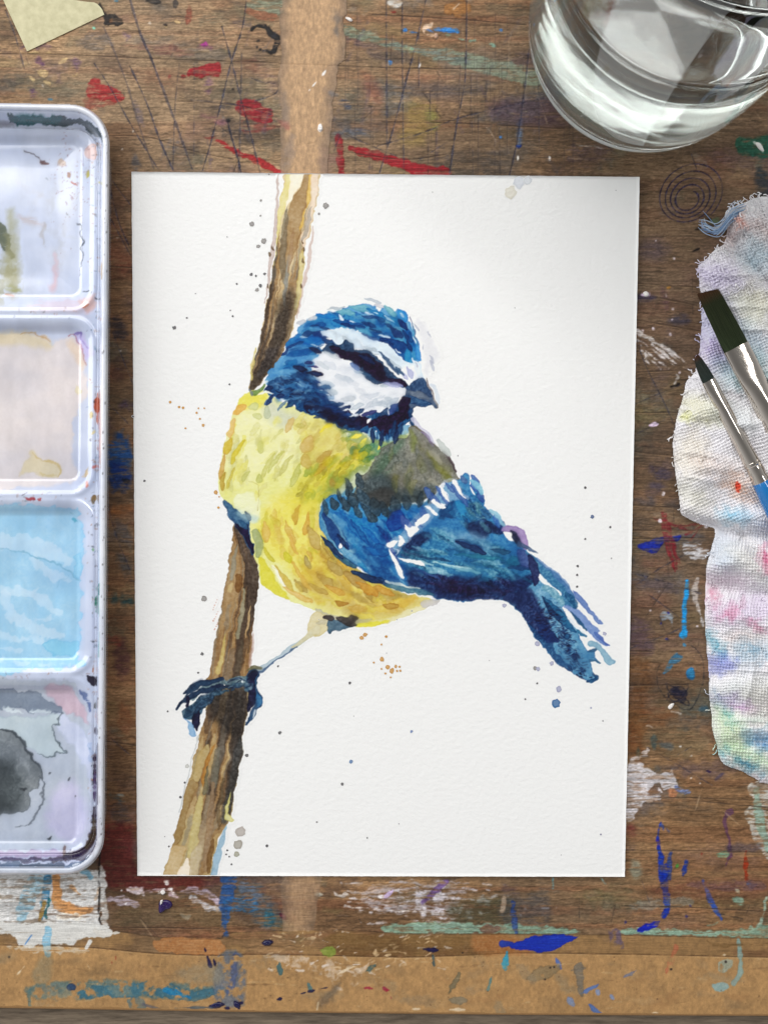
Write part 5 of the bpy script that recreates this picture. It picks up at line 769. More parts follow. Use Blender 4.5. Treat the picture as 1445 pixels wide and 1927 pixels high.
    V = np.clip((XX - lx[:, None]) / 1.5, 0, 1) * np.clip((rx[:, None] - XX) / 1.5, 0, 1) * (YY < edge_y(SEAM2, X)[None, :])
    core = np.clip((XX - lx[:, None]) / 40, 0, 1) * np.clip((rx[:, None] - XX) / 46, 0, 1)
    n6 = fbm(X, Y, 2.6, 8, 309, 2)
    f2 = (np.array((184, 150, 114), np.float32) / 255) * (.76 + .14 * n4 + .16 * n2 + .24 * n6)[..., None]
    grey = (np.array((138, 116, 96), np.float32) / 255) * (.8 + .4 * n4)[..., None]
    mixk = np.clip(core * 1.9 + (n - .5) * .8, 0, 1)[..., None]
    over(f2 * mixk + grey * (1 - mixk), V * np.clip(.72 + .5 * (n - .4) + core * .4, 0, .97) * np.where(YY > 1640, .7, 1))
    for x, y, L, w, A in ((610, 137, 11, 4.4, 125), (592, 158, 13, 3, 130), (583, 169, 5, 2.2, 130), (603, 240, 13, 9, 90)): c.leaf(x, y, L, w, A, (244, 240, 236), .97)
    for x, y, L, w, A, q, a in ((634, 55, 26, 8, 85, (104, 100, 98), .6), (632, 28, 30, 14, 80, (116, 108, 102), .5), (536, 205, 60, 18, 90, (140, 124, 112), .5), (545, 285, 60, 18, 100, (138, 122, 112), .5), (620, 180, 40, 18, 60, (142, 118, 98), .5), (530, 230, 30, 10, 40, (170, 96, 84), .5), (626, 175, 14, 8, 20, (84, 92, 108), .5), (612, 300, 60, 24, 80, (150, 122, 104), .6)):
        c.leaf(x, y, L, w, A, q, a, soft=4, wob=3, edge=0, dry=.3, drynoise=n)
    return H, up, V
KRAFT_LOW, KRAFT_UP, KRAFT_V = paint_kraft(tab)
# ------------------------------------------------------------------ the enamel mixing tray: shape and paint residue
pal = Canvas(axis(-250, 214, -14, 212, 1.5, 8), np.arange(182, 1662, 1.5), (197, 206, 228), 21)
WELLS = [(247, 580), (604, 926), (946, 1262), (1281, 1606)]
def sstep(a, b, x):
    t = np.clip((x - a) / (b - a), 0, 1); return t * t * (3 - 2 * t)
def rrect(X, Y, l, r, t, b, R):
    dx = np.maximum(l - X, X - r) + R; dy = np.maximum(t - Y, Y - b) + R
    return np.sqrt(np.maximum(dx, 0) ** 2 + np.maximum(dy, 0) ** 2) + np.minimum(np.maximum(dx, dy), 0) - R
def tray_shape(c):
    X = c.X[None, :] + 0 * c.Y[:, None]; Y = c.Y[:, None] + 0 * c.X[None, :]
    xr = 206.5 - 11 * (Y - 197) / 1450; yt = 193 + 4 * np.clip(X / 200, -1, 1)
    d = -rrect(X, Y, -240, xr, yt, 1646, 74)
    inner = rrect(X, Y, -205, xr - 19, yt + 48, 1606, 46)              # foot of the tray wall
    z = np.full(X.shape, 3.6)
    e = np.maximum(inner, 0)
    k = e / np.maximum(e + np.maximum(d - 13, 0), 1e-6)
    z = 3.6 + 6.4 * sstep(0, 1, k)
    lip = 10.0 + 1.0 * np.sqrt(np.clip(1 - ((d - 6.5) / 6.5) ** 2, 0, 1)) - 1.2 * np.clip((3 - d) / 3, 0, 1)
    z = np.where(d < 13, lip, z)
    well = np.zeros_like(X, int)
    for i, (a, b) in enumerate(WELLS):
        w = rrect(X, Y, -190, xr - 30, a, b, 40)
        z = z - 2.6 * sstep(0, -26, w) - .25 * sstep(-26, -70, w)
        z = z + .45 * np.exp(-((w - 5) / 6) ** 2) * (inner < 0)          # rolled edge of each well
        well[w < 2] = i + 1
    return d, z, well
TRAY_D, TRAY_Z, TRAY_WELL = tray_shape(pal)
def paint_tray(c):
    rng = c.rng; W = dict(soft=2, edge=.25, gran=.06, wob=2)
    # top wall, dried phthalo and black
    c.blob("18,215 40,219 80,216 120,220 150,222 168,228 186,244 196,262 198,285 190,268 176,252 158,240 130,238 80,236 20,232", (26, 46, 50), .9, wob=3, dry=.12, edge=.2, drynoise=c.na)
    c.blob("20,218 60,216 100,218 110,230 60,236 22,230", (10, 84, 88), .85, wob=3, soft=3, edge=.1); c.line("-240,232 0,234 20,236", [6, 10, 6], (120, 116, 122), .6, soft=4)
    # first pan
    c.blob("-240,300 60,290 150,300 160,420 150,570 -240,570", (224, 232, 250), .5, soft=20, edge=0)
    c.line("-40,420 0,440 14,464 22,480", [60, 30, 18, 8], (74, 82, 58), .85, wob=3, dry=.15, drynoise=c.nd); c.blob("-60,470 0,460 30,480 40,500 30,560 -60,570", (168, 166, 138), .7, soft=9, dry=.4, edge=0, drynoise=c.na); c.line("22,395 24,440 20,520", [10, 22, 30], (160, 156, 110), .6, soft=6, dry=.4, edge=0, drynoise=c.nb)
    c.blob("36,405 70,412 84,425 60,424 40,418", (196, 180, 176), .6, soft=4, dry=.35, edge=0); c.line("84,420 80,440 84,460", [4, 5, 3], (176, 166, 158), .55, soft=2); c.line("104,480 106,520 98,540", [5, 8, 12], (232, 180, 182), .6, soft=4); c.line("20,540 36,548", [14, 8], (150, 150, 70), .6, soft=4, dry=.3); c.line("12,556 26,560", 3, (226, 150, 130), .7)
    for q_ in range(26): c.line([(rng.uniform(20, 150), rng.uniform(310, 560)), (rng.uniform(60, 160), rng.uniform(330, 570))], rng.uniform(2, 9), [(222, 230, 250), (196, 202, 222), (206, 206, 214), (186, 190, 196)][q_ % 4], rng.uniform(.12, .3), soft=4, wob=4, edge=0, dry=.3, drynoise=c.na)
    c.blob("73,294 80,302 90,308 88,312 80,310", (104, 72, 70), .92, wob=.8); c.line("46,283 60,288 74,296", [1.4, 2.5, 3], (70, 58, 60), .85); c.blob("160,280 168,272 178,274 180,290 174,300 164,298", (222, 186, 178), .85, edge=.7); c.leaf(118, 308, 14, 12, 40, (206, 176, 150), .7, soft=1.5, edge=.6); c.leaf(130, 327, 9, 6, 60, (140, 92, 66), .85); c.leaf(138, 344, 11, 6, 45, (178, 96, 84), .9); c.leaf(166, 329, 10, 6, 100, (186, 172, 52), .9); c.leaf(192, 345, 8, 6, 0, (196, 186, 84), .85); c.line("147,420 153,440 156,462 154,520", [1, 2.6, 2.4, 1], (60, 66, 76), .8); c.line("155,549 166,546", 2.4, (64, 70, 80), .9); c.leaf(88, 338, 6, 3, 60, (150, 160, 176), .8); c.leaf(129, 400, 8, 2.4, 60, (90, 98, 110), .8)
    for _ in range(130): c.dots([(rng.normal(140, 20), rng.normal(330, 50), rng.uniform(.5, 1.2))], (150, 110, 116), rng.uniform(.3, .7), .4)
    c.blob("60,570 150,560 170,572 168,592 140,590 60,585", (226, 196, 206), .45, soft=5, dry=.3, edge=0); c.blob("148,566 166,560 180,556 176,580 160,586", (222, 172, 156), .6, soft=3, dry=.2, edge=.3); c.leaf(156, 572, 16, 10, -20, (244, 238, 236), .8); c.leaf(158, 578, 14, 5, -30, (196, 120, 90), .7)
    # second pan: beige wash with tide lines
    c.blob("-240,628 0,626 40,628 62,630 80,632 96,640 98,650 110,640 130,632 142,640 156,658 162,690 166,740 150,760 140,800 136,860 146,905 60,915 -240,915", (222, 214, 214), .92, wob=2, soft=2.5, edge=.12, pool=.05)
    c.blob("-240,620 0,622 60,628 98,645 90,655 40,650 -240,650", (222, 204, 158), .6, soft=6, edge=.1); c.line("40,628 66,628 84,634 97,642", [1.5, 2.4, 2.4, 1.5], (198, 154, 96), .7); c.line("128,632 138,630 146,642 156,658 160,676 163,690", [1.5, 2, 2, 2.4, 2, 1], (160, 72, 80), .8); c.blob("128,640 145,645 158,670 160,690 150,690 135,660", (230, 204, 176), .6, soft=4, edge=.1); c.line("141,630 150,626 154,634 156,642 163,648 168,655", [1.6, 2.6, 2, 2.6, 1.5, 2], (70, 46, 140), .85); c.blob("142,630 160,632 172,660 166,680 158,662", (200, 186, 236), .7, soft=4, edge=.05)
    c.blob("56,850 66,852 78,862 100,866 112,876 116,890 104,898 84,896 60,888 40,890 50,870", (222, 208, 166), .7, soft=2, edge=.35); c.line("60,854 78,864 98,866 110,874 116,884 112,896", [1.5, 2.5, 3, 3, 3, 2], (204, 180, 116), .75); c.line("72,888 90,894 108,892", 2, (208, 188, 128), .6); c.blob("140,722 148,728 152,740 146,744", (224, 216, 180), .7, edge=.5)
    c.line("188,735 186,760 188,800 190,820 188,850 190,880", [3, 9, 6, 5, 8, 3], (176, 82, 54), .93, wob=1.2); c.leaf(172, 782, 14, 7, 105, (206, 184, 96), .9); c.leaf(176, 812, 9, 4, 95, (222, 206, 150), .8); c.leaf(165, 888, 18, 6, 120, (212, 182, 132), .85); c.leaf(165, 911, 10, 6, 90, (222, 140, 120), .85); c.leaf(177, 938, 14, 9, 95, (120, 92, 52), .9); c.leaf(178, 879, 6, 6, 0, (204, 110, 100), .8); c.leaf(59, 939, 16, 5, 8, (156, 62, 70), .95); c.leaf(75, 939, 8, 5, 0, (180, 90, 92), .85); c.leaf(48, 928, 9, 2.5, -25, (84, 80, 92), .9)
    # third pan: pale blue wash, lifted streaks
    c.blob("-240,945 0,948 60,950 130,956 150,965 158,1000 160,1040 152,1080 156,1130 152,1180 148,1230 140,1250 60,1262 -240,1264", (158, 206, 236), .95, wob=3, soft=1.2, edge=.4, pool=.16)
    for p, w in (("-100,1010 0,1020 50,1022 100,1040 136,1060", [30, 26, 34, 26, 10]), ("-60,1110 10,1110 50,1112 84,1130 112,1152", [14, 12, 16, 14, 8]), ("10,1120 18,1150 40,1170 84,1190 120,1196", [18, 22, 24, 18, 10]), ("-40,1180 20,1200 80,1206", [10, 10, 8]), ("0,1222 40,1222", [5, 3]), ("0,1246 60,1248 130,1250", [7, 7, 4]), ("70,1166 90,1164 98,1160", [10, 10, 6]), ("60,1050 100,1080 130,1090", [14, 20, 10])): c.line(p, w, (206, 228, 246), .55, wob=4, soft=1.6, edge=-.1)
    c.line("0,1031 40,1038 80,1050 110,1060 134,1076 150,1088", [1.5, 2, 2.5, 3.4, 4, 3], (112, 170, 200), .75, edge=0); c.blob("138,1046 152,1044 160,1066 154,1076 148,1086 140,1076 146,1062", (150, 206, 236), .9, edge=.45); c.blob("84,1208 120,1206 148,1210 146,1228 120,1234 90,1226", (140, 204, 234), .85, edge=.45); c.blob("145,1242 158,1240 162,1250 148,1256", (168, 214, 240), .9, edge=.4); c.leaf(142, 979, 8, 7, 40, (90, 172, 200), .9); c.leaf(136, 966, 12, 4, 20, (140, 190, 214), .7); c.line("188,1098 184,1130 188,1160", [2, 7, 2], (20, 110, 90), .93); c.line("188,1190 187,1236", [2, 5], (24, 108, 92), .9); c.dots([(176, 1034, 2.4)], (150, 200, 130), .8); c.line("108,1102 130,1082", 1.2, (140, 190, 216), .6)
    # fourth pan: greys, lavender, a dark puddle
    c.blob("-240,1282 60,1280 130,1284 150,1300 164,1330 168,1380 164,1430 168,1500 160,1580 80,1600 -240,1604", (186, 196, 212), .97, wob=2, soft=1.5, edge=.2, pool=.08)
    c.blob("90,1292 124,1290 146,1310 162,1336 164,1362 150,1350 124,1340 100,1318 84,1305", (206, 180, 196), .9, soft=2, edge=.35); c.blob("110,1340 130,1352 156,1372 168,1400 168,1470 150,1420 126,1386 108,1366", (206, 214, 240), .85, soft=3, edge=.2); c.blob("-240,1300 0,1296 30,1302 50,1300 74,1304 82,1316 112,1330 116,1344 100,1342 60,1340 20,1332 -240,1330", (122, 136, 156), .92, soft=1.2, wob=2, edge=.6); c.line("8,1332 30,1338 46,1342", [3, 5, 2], (226, 238, 246), .9); c.line("58,1337 80,1339 94,1342", [3, 6, 2], (222, 234, 242), .9)
    c.blob("-240,1345 60,1348 110,1345 112,1360 98,1374 106,1390 124,1416 112,1418 104,1416 98,1424 84,1424 70,1420 30,1400 -240,1390", (196, 212, 220), .9, soft=1.5, edge=.5); c.line("116,1340 110,1360 98,1373 106,1392 125,1417 106,1416 98,1425 72,1421", [2, 2, 2.6, 3, 2, 3, 3, 1], (92, 104, 112), .85)
    c.blob("0,1374 24,1380 44,1396 52,1414 66,1430 78,1450 82,1468 80,1466 70,1480 56,1490 58,1510 44,1528 0,1532 -240,1530 -240,1380", (116, 124, 130), .95, soft=1, edge=.55, pool=.5, gran=.2); c.line('0,1374 24,1380 44,1396 52,1414 66,1430 78,1450 82,1468', [3, 4, 5, 5, 4, 3, 2], (58, 66, 74), .85); c.blob("-240,1420 0,1430 40,1440 48,1480 40,1510 0,1528 -240,1525", (62, 70, 74), .8, soft=9, edge=0, pool=.4, gran=.2); c.line("72,1464 86,1472 80,1490 82,1506 70,1530 54,1552 30,1558", [1.5, 3.4, 3, 3.4, 3, 2.4, 1], (96, 104, 114), .8); c.blob("110,1480 140,1470 160,1510 168,1560 140,1585 90,1560 96,1500", (206, 202, 236), .75, soft=9, edge=0); c.dots([(94, 1578, 3), (131, 1465, 2.6), (96, 1455, 2), (140, 1500, 1.6), (44, 1487, 4)], (44, 48, 54), .85, 0)
    c.blob("176,1404 188,1400 190,1440 188,1500 186,1540 190,1570 182,1600 160,1622 110,1622 60,1618 100,1610 150,1600 166,1584 174,1560 176,1500 180,1460", (46, 32, 54), .9, wob=3, dry=.12, edge=.2, drynoise=c.na); c.leaf(180, 1480, 60, 8, 92, (74, 46, 104), .8); c.line("165,1596 176,1570 178,1540", [10, 8, 6], (84, 66, 42), .7, dry=.2)
    c.blob("-240,1600 60,1602 120,1600 124,1606 60,1612 -240,1612", (168, 150, 186), .85, soft=2); c.line("-240,1618 0,1618 100,1617 150,1610", [5, 6, 6, 4], (36, 26, 74), .9); c.blob("-240,1624 100,1624 150,1622 172,1610 176,1618 150,1636 100,1640 -240,1641", (70, 92, 124), .9, wob=2, dry=.1, edge=.15); c.leaf(122, 1600, 16, 10, 90, (96, 62, 56), .85); c.line("40,1628 120,1630", [8, 6], (60, 74, 96), .7, dry=.2)
    c.blob("165,1275 178,1278 180,1284 176,1292 168,1282", (30, 24, 44), .95, wob=.8); c.leaf(184, 1322, 18, 7, 95, (110, 112, 118), .9, dry=.15); c.leaf(183, 1350, 26, 4, 88, (190, 160, 160), .8); c.leaf(182, 1374, 14, 6, 80, (56, 46, 66), .9); c.leaf(178, 1263, 9, 4, 110, (176, 120, 92), .9); c.line("155,1298 164,1312 170,1340", [4, 7, 4], (60, 84, 140), .8, dry=.2); c.line("168,1400 172,1430", [5, 8], (170, 190, 226), .7)
    c.leaf(193, 505, 40, 5, 92, (190, 146, 86), .85, dry=.1); c.leaf(195, 450, 40, 3, 92, (236, 170, 160), .7); c.leaf(190, 601, 7, 5, 0, (196, 150, 130), .9); c.leaf(200, 725, 16, 3, 90, (60, 130, 130), .8)
    for _ in range(200):   # flecks along the ledge
        y = rng.uniform(260, 1600); x = 180 - 6 * (y - 300) / 1300 + rng.normal() * 6
        c.leaf(x, y, rng.uniform(1.5, 5), rng.uniform(1, 2.4), rng.uniform(0, 180), [(70, 70, 84), (150, 120, 110), (120, 150, 180), (180, 130, 100), (104, 110, 120)][rng.randint(5)], rng.uniform(.4, .9))
    for _ in range(60):
        x, y = rng.uniform(0, 200), rng.choice([590, 935, 1270]) + rng.normal() * 5
        c.leaf(x, y, rng.uniform(2, 6), rng.uniform(1, 2.4), rng.uniform(0, 180), [(150, 120, 116), (120, 130, 140), (190, 150, 130)][rng.randint(3)], rng.uniform(.3, .7))
    for _ in range(26):
        y = rng.uniform(210, 1600); c.dots([(202 - 8 * (y - 200) / 1400 + rng.normal() * 1.5, y, rng.uniform(.7, 1.6))], (60, 56, 60), .85, 0)
    m = ((TRAY_D < 12.5) * (TRAY_D > 0))[..., None]
    rimc = np.array((222, 225, 233), np.float32) / 255
    keep = (rng.rand(*m.shape) < .0)
    c.c[...] = np.where(m & ~keep, rimc * .86 + c.c * .14, c.c)
    for _ in range(40):
        y = rng.uniform(230, 1620); c.leaf(200 - 9 * (y - 200) / 1400 + rng.normal() * 2.4, y, rng.uniform(1.5, 5), rng.uniform(1, 2), 90, (64, 60, 62), rng.uniform(.4, .9))
paint_tray(pal)
def settle(c):
    a = c.c.copy(); c.c, = warp(c, [c.c], 6, 611)
    soft = blur(c.c, 3); wl = (TRAY_WELL > 0)[..., None] * (.0 + .30 * np.clip((c.nb[..., None] - .35) / .3, 0, 1))   # wet in wet
    c.c = c.c * (1 - wl) + soft * wl
    m = (TRAY_D < 14)[..., None]; c.c = np.where(m, a, c.c)
    n = fbm(c.X, c.Y, 90, 50, 621, 4)[..., None]; n2 = fbm(c.X, c.Y, 18, 40, 623, 3)[..., None]
    c.c = np.clip(c.c * (1 - .14 * (n - .5) * np.array((1.2, 1.0, .6)) - .09 * (n2 - .5)), 0, 1).astype(np.float32)
settle(pal)
# ------------------------------------------------------------------ the paint rag: outline, folds, weave and stains
RAG = P("1660,360 1450,369 1425,370 1402,379 1380,388 1364,400 1368,424 1366,446 1360,460 1344,470 1330,486 1314,500 1312,512 1316,540 1320,570 1318,610 1315,650 1311,690 1300,708 1288,720 1284,750 1274,782 1267,812 1265,842 1268,872 1271,902 1275,932 1278,958 1282,970 1302,980 1324,988 1344,996 1338,1026 1330,1062 1325,1104 1325,1152 1328,1202 1331,1262 1335,1322 1338,1362 1346,1402 1352,1430 1364,1441 1392,1451 1412,1461 1430,1470 1450,1476 1660,1490")
rag = Canvas(np.concatenate([np.arange(1255, 1470, 1.1), np.arange(1470, 1640, 4)]), np.arange(362, 1484, 1.1), (243, 241, 244), 33)
def rag_shape(c):
    X = c.X[None, :] + 0 * c.Y[:, None]; Y = c.Y[:, None] + 0 * c.X[None, :]
    sd = poly_sd(smooth_pts(RAG, 3), c.X, c.Y) + 5 * (fbm(c.X, c.Y, 26, 26, 501, 3) - .5)
    d = np.maximum(-sd, 0)
    z = .5 + 4.6 * (1 - np.exp(-d / 17)) + 4.0 * (1 - np.exp(-d / 80))
    n = fbm(c.X, c.Y, 120, 90, 511, 3); z = z + 7.0 * (n - .5) * sstep(0, 60, d)
    rg = fbm(c.X, c.Y, 150, 46, 515, 3); z = z + 1.3 * (1 - np.abs(rg - .5) * 5).clip(0, 1) ** 1.5 * sstep(4, 40, d)
    rg = fbm(c.X, c.Y, 60, 120, 517, 3); z = z + .9 * (1 - np.abs(rg - .5) * 6).clip(0, 1) ** 1.5 * sstep(4, 40, d)
    def groove(p, w, dep):
        q = line_sd(smooth_pts(P(p), 4, False), [0] * 400, c.X, c.Y); return dep * np.exp(-(q / w) ** 2)
    z = z - groove("1380,470 1410,492 1440,522 1480,550", 16, 5.0) - groove("1330,994 1370,1004 1420,1008 1480,1004", 14, 4.2) - groove("1322,1112 1370,1108 1420,1120 1480,1114", 16, 3.6) - groove("1366,450 1385,452 1400,445", 12, 2.4) - groove("1400,1010 1420,1040 1450,1070", 12, 1.8) - groove("1330,1262 1400,1258 1470,1270", 18, 1.0) - groove("1318,640 1340,760 1400,860", 40, .8)
    for q_, h_ in (("1322,520 1370,560 1445,640", 2.2), ("1300,690 1350,640 1400,660 1460,720", 1.6), ("1280,800 1330,770 1400,790 1460,830", 2.0), ("1274,900 1330,880 1400,905 1470,900", 1.8), ("1335,1062 1390,1050 1460,1056", 2.6), ("1330,1160 1390,1168 1460,1180", 2.2), ("1336,1300 1400,1296 1460,1310", 1.8), ("1345,1385 1400,1372 1460,1380", 2.0)):
        z = z + groove(q_, 20, h_)
    z = z + groove("1280,950 1330,972 1380,975 1470,960", 12, 1.3) + groove("1345,1070 1400,1066 1470,1080", 16, 1.5)
    # plain weave of slack cotton, thread over thread
    t = sstep(985, 1010, Y + .25 * (X - 1345))
    ang = np.radians(-24) * (1 - t) + np.radians(6) * t + (fbm(c.X, c.Y, 150, 150, 521, 2) - .5) * .5
    wx = (fbm(c.X, c.Y, 46, 46, 531, 3, .6) - .5) * 11; wy = (fbm(c.X, c.Y, 46, 46, 541, 3, .6) - .5) * 11
    a0 = np.where(t > .5, np.radians(4), np.radians(-22))
    u = ((X + wx) * np.cos(a0) + (Y + wy) * np.sin(a0)) / 5.9; v = (-(X + wx) * np.sin(a0) + (Y + wy) * np.cos(a0)) / 5.6
    iu, iv = np.floor(u), np.floor(v); par = ((iu + iv) % 2) * 2 - 1
    cu = np.abs(u - iu - .5) * 2; cv = np.abs(v - iv - .5) * 2
    ku = np.sqrt(np.clip(1 - (cu / .66) ** 2, 0, 1)); kv = np.sqrt(np.clip(1 - (cv / .62) ** 2, 0, 1))
    hw = ku * (.62 + .38 * par * np.cos(cv * math.pi / 2)); hf = kv * (.62 - .38 * par * np.cos(cu * math.pi / 2))
    h = np.maximum(hw, hf)
    loose = fbm(c.X, c.Y, 60, 60, 551, 3)
    fuzz = fbm(c.X, c.Y, 5, 5, 561, 2) - .5
    amp = .74 * np.clip(1.1 - 1.6 * np.clip(loose - .55, 0, 1), .3, 1.1)
    z = z + amp * (h - .6) + .5 * fuzz
    return sd, z, h, amp
RAG_SD, RAG_Z, RAG_H, RAG_AMP = rag_shape(rag)
def paint_rag(c):
    S = dict(wob=5, edge=0, gran=.1, dry=.1)
    for x, y, L, w, A, q, a in ((1400, 440, 90, 60, 0, (222, 200, 196), .6), (1420, 470, 60, 60, 60, (206, 228, 238), .6), (1345, 520, 80, 60, 20, (222, 214, 238), .7), (1400, 580, 90, 60, 30, (224, 226, 208), .5), (1340, 600, 60, 90, 90, (206, 206, 236), .6), (1400, 640, 90, 60, 40, (196, 214, 226), .6), (1345, 670, 50, 40, 50, (206, 196, 226), .7), (1370, 700, 60, 40, 50, (186, 214, 222), .6), (1320, 770, 80, 50, 20, (228, 226, 196), .6), (1300, 850, 60, 70, 90, (232, 224, 208), .6), (1420, 700, 60, 60, 80, (176, 204, 206), .6), (1380, 780, 80, 50, 30, (216, 222, 222), .5), (1350, 880, 90, 40, 20, (230, 214, 206), .5), (1300, 930, 60, 50, 40, (222, 220, 206), .6),
                             (1420, 985, 60, 30, 20, (214, 222, 236), .7), (1360, 1040, 50, 60, 80, (206, 216, 228), .7), (1410, 1050, 90, 50, 20, (230, 228, 220), .5), (1360, 1090, 80, 30, 10, (222, 200, 216), .6), (1400, 1150, 120, 60, -10, (222, 210, 230), .7), (1345, 1140, 40, 30, 30, (216, 190, 210), .6), (1380, 1240, 90, 40, 0, (206, 220, 232), .6), (1350, 1250, 50, 30, 0, (172, 176, 226), .8), (1400, 1210, 60, 40, 10, (226, 208, 200), .6), (1400, 1300, 120, 50, 0, (216, 222, 220), .6), (1370, 1370, 90, 60, 60, (212, 228, 196), .8), (1400, 1420, 120, 40, 20, (204, 228, 196), .8), (1430, 1330, 60, 80, 60, (222, 216, 208), .5), (1410, 1470, 60, 20, 15, (226, 214, 222), .7)):
        c.leaf(x, y, L, w, A, q, a, soft=16, **S)
    for x, y, L, w, A, q, a in ((1387, 917, 17, 11, 80, (226, 46, 30), .95), (1388, 917, 50, 32, 30, (236, 178, 140), .6), (1372, 408, 26, 12, -30, (224, 130, 100), .55), (1392, 416, 18, 12, 40, (226, 120, 92), .6), (1345, 428, 30, 14, 10, (222, 170, 160), .5), (1378, 970, 40, 26, 10, (120, 190, 222), .75), (1340, 1118, 30, 16, 60, (206, 110, 140), .6), (1375, 1150, 40, 18, -30, (222, 140, 170), .6), (1385, 1162, 30, 8, 20, (212, 110, 150), .6), (1425, 1178, 26, 10, 40, (206, 90, 130), .6), (1440, 1050, 40, 18, 80, (206, 70, 120), .75), (1346, 1212, 36, 18, 50, (36, 140, 170), .75), (1352, 1250, 50, 26, 10, (150, 156, 214), .6), (1410, 1220, 50, 34, 10, (132, 184, 214), .7), (1370, 1318, 50, 22, 10, (176, 160, 206), .65), (1392, 1332, 40, 14, 10, (206, 160, 206), .6), (1366, 1346, 26, 14, 40, (60, 160, 160), .65), (1348, 1310, 30, 20, 60, (150, 176, 200), .5), (1430, 1390, 60, 34, 10, (96, 156, 200), .75), (1400, 1436, 60, 16, 28, (40, 130, 176), .8), (1358, 1420, 30, 16, 50, (110, 180, 200), .6), (1288, 785, 12, 9, 0, (222, 226, 100), .7), (1410, 1356, 60, 20, 0, (196, 222, 206), .5), (1430, 1400, 40, 20, 10, (60, 130, 190), .5), (1340, 648, 50, 20, 50, (186, 166, 216), .5), (1400, 690, 50, 20, 40, (140, 196, 206), .5), (1425, 560, 40, 40, 60, (230, 226, 196), .5)):
        red = q == (226, 46, 30)
        c.leaf(x, y, L * (1 if red else 1.25), w * (1 if red else 1.3), A, q, a if red else a * .42, soft=1.2 if red else 9, wob=3 if red else 7, edge=0, gran=.2)
        if not red: c.leaf(x, y, L * .7, w * .6, A, q, a * .55, soft=3, wob=5, edge=0, gran=.2, dry=.42, drynoise=c.na)
paint_rag(rag)
# ------------------------------------------------------------------ mesh and material helpers
def lin(c):
    c = np.clip(np.asarray(c, np.float32), 0, 1)
    return np.where(c <= .04045, c / 12.92, ((c + .055) / 1.055) ** 2.4)
KALB = .93
def mesh_from(name, V, F, mat, C=None, smooth=True, parent=None):
    """V (n,3), F (m,4) or (m,3) numpy; C (n,3) linear colour per vertex"""
    V = np.asarray(V, np.float32); F = np.asarray(F, np.int32)
    me = bpy.data.meshes.new(name)
    me.vertices.add(len(V)); me.vertices.foreach_set('co', V.ravel())
    k = F.shape[1]; me.loops.add(F.size); me.loops.foreach_set('vertex_index', F.ravel())
    me.polygons.add(len(F)); me.polygons.foreach_set('loop_start', np.arange(0, F.size, k, dtype=np.int32))
    me.update(calc_edges=True)
    if smooth: me.polygons.foreach_set('use_smooth', np.ones(len(F), bool))
    if C is not None:
        a = me.color_attributes.new('Col', 'FLOAT_COLOR', 'POINT')
        a.data.foreach_set('color', np.concatenate([C, np.ones((len(C), 1))], 1).astype(np.float32).ravel())
    me.validate(); me.materials.append(mat)
    o = bpy.data.objects.new(name, me); COL.objects.link(o); o.parent = parent
    return o
def sheet(name, c, Z, mat, face_mask=None, parent=None, stride=1, flip=False):
    """a canvas as a real sheet: every sample becomes a vertex at height Z (metres), its pigment a vertex colour"""
    H, Wd = c.cov.shape
    XX, YY = np.meshgrid(c.X, c.Y)
    V = at(XX, YY, Z).reshape(-1, 3); C = (lin(c.c) * KALB).reshape(-1, 3)
    idx = np.arange(H * Wd).reshape(H, Wd)
    F = np.stack([idx[1:, :-1], idx[1:, 1:], idx[:-1, 1:], idx[:-1, :-1]], -1)
    if face_mask is not None: F = F[face_mask]
    F = F.reshape(-1, 4)
    used = np.unique(F); remap = np.zeros(H * Wd, np.int32); remap[used] = np.arange(len(used))
    return mesh_from(name, V[used], remap[F], mat, C[used], True, parent)
def fmask(m):
    """faces all of whose corners, or any of whose corners, lie in the vertex mask"""
    return m[1:, :-1] | m[1:, 1:] | m[:-1, 1:] | m[:-1, :-1]
def fall(m):
    return m[1:, :-1] & m[1:, 1:] & m[:-1, 1:] & m[:-1, :-1]
def dilate(m, n):
    for _ in range(n):
        k = m.copy(); k[1:] |= m[:-1]; k[:-1] |= m[1:]; k[:, 1:] |= m[:, :-1]; k[:, :-1] |= m[:, 1:]; m = k
    return m
def nodes(name):
    m = bpy.data.materials.new(name); m.use_nodes = True; t = m.node_tree
    return m, t, t.nodes['Principled BSDF']
def add(t, typ, **kw):
    n = t.nodes.new(typ)
    for k, v in kw.items():
        if k in n.inputs.keys(): n.inputs[k].default_value = v
        else: setattr(n, k, v)
    return n
def coords(t, scale=(1, 1, 1), rot=(0, 0, 0)):
    tc = add(t, 'ShaderNodeTexCoord'); mp = add(t, 'ShaderNodeMapping'); mp.inputs['Scale'].default_value = scale; mp.inputs['Rotation'].default_value = rot
    t.links.new(tc.outputs['Object'], mp.inputs['Vector']); return mp.outputs['Vector']
def noise_node(t, vec, scale, detail=3, rough=.55):
    n = add(t, 'ShaderNodeTexNoise'); n.inputs['Scale'].default_value = scale; n.inputs['Detail'].default_value = detail; n.inputs['Roughness'].default_value = rough
    t.links.new(vec, n.inputs['Vector']); return n.outputs['Fac']
def bump(t, bs, fac, strength, dist, prev=None):
    b = add(t, 'ShaderNodeBump'); b.inputs['Strength'].default_value = strength; b.inputs['Distance'].default_value = dist
    t.links.new(fac, b.inputs['Height'])
    if prev is not None: t.links.new(prev, b.inputs['Normal'])
    t.links.new(b.outputs['Normal'], bs.inputs['Normal']); return b.outputs['Normal']
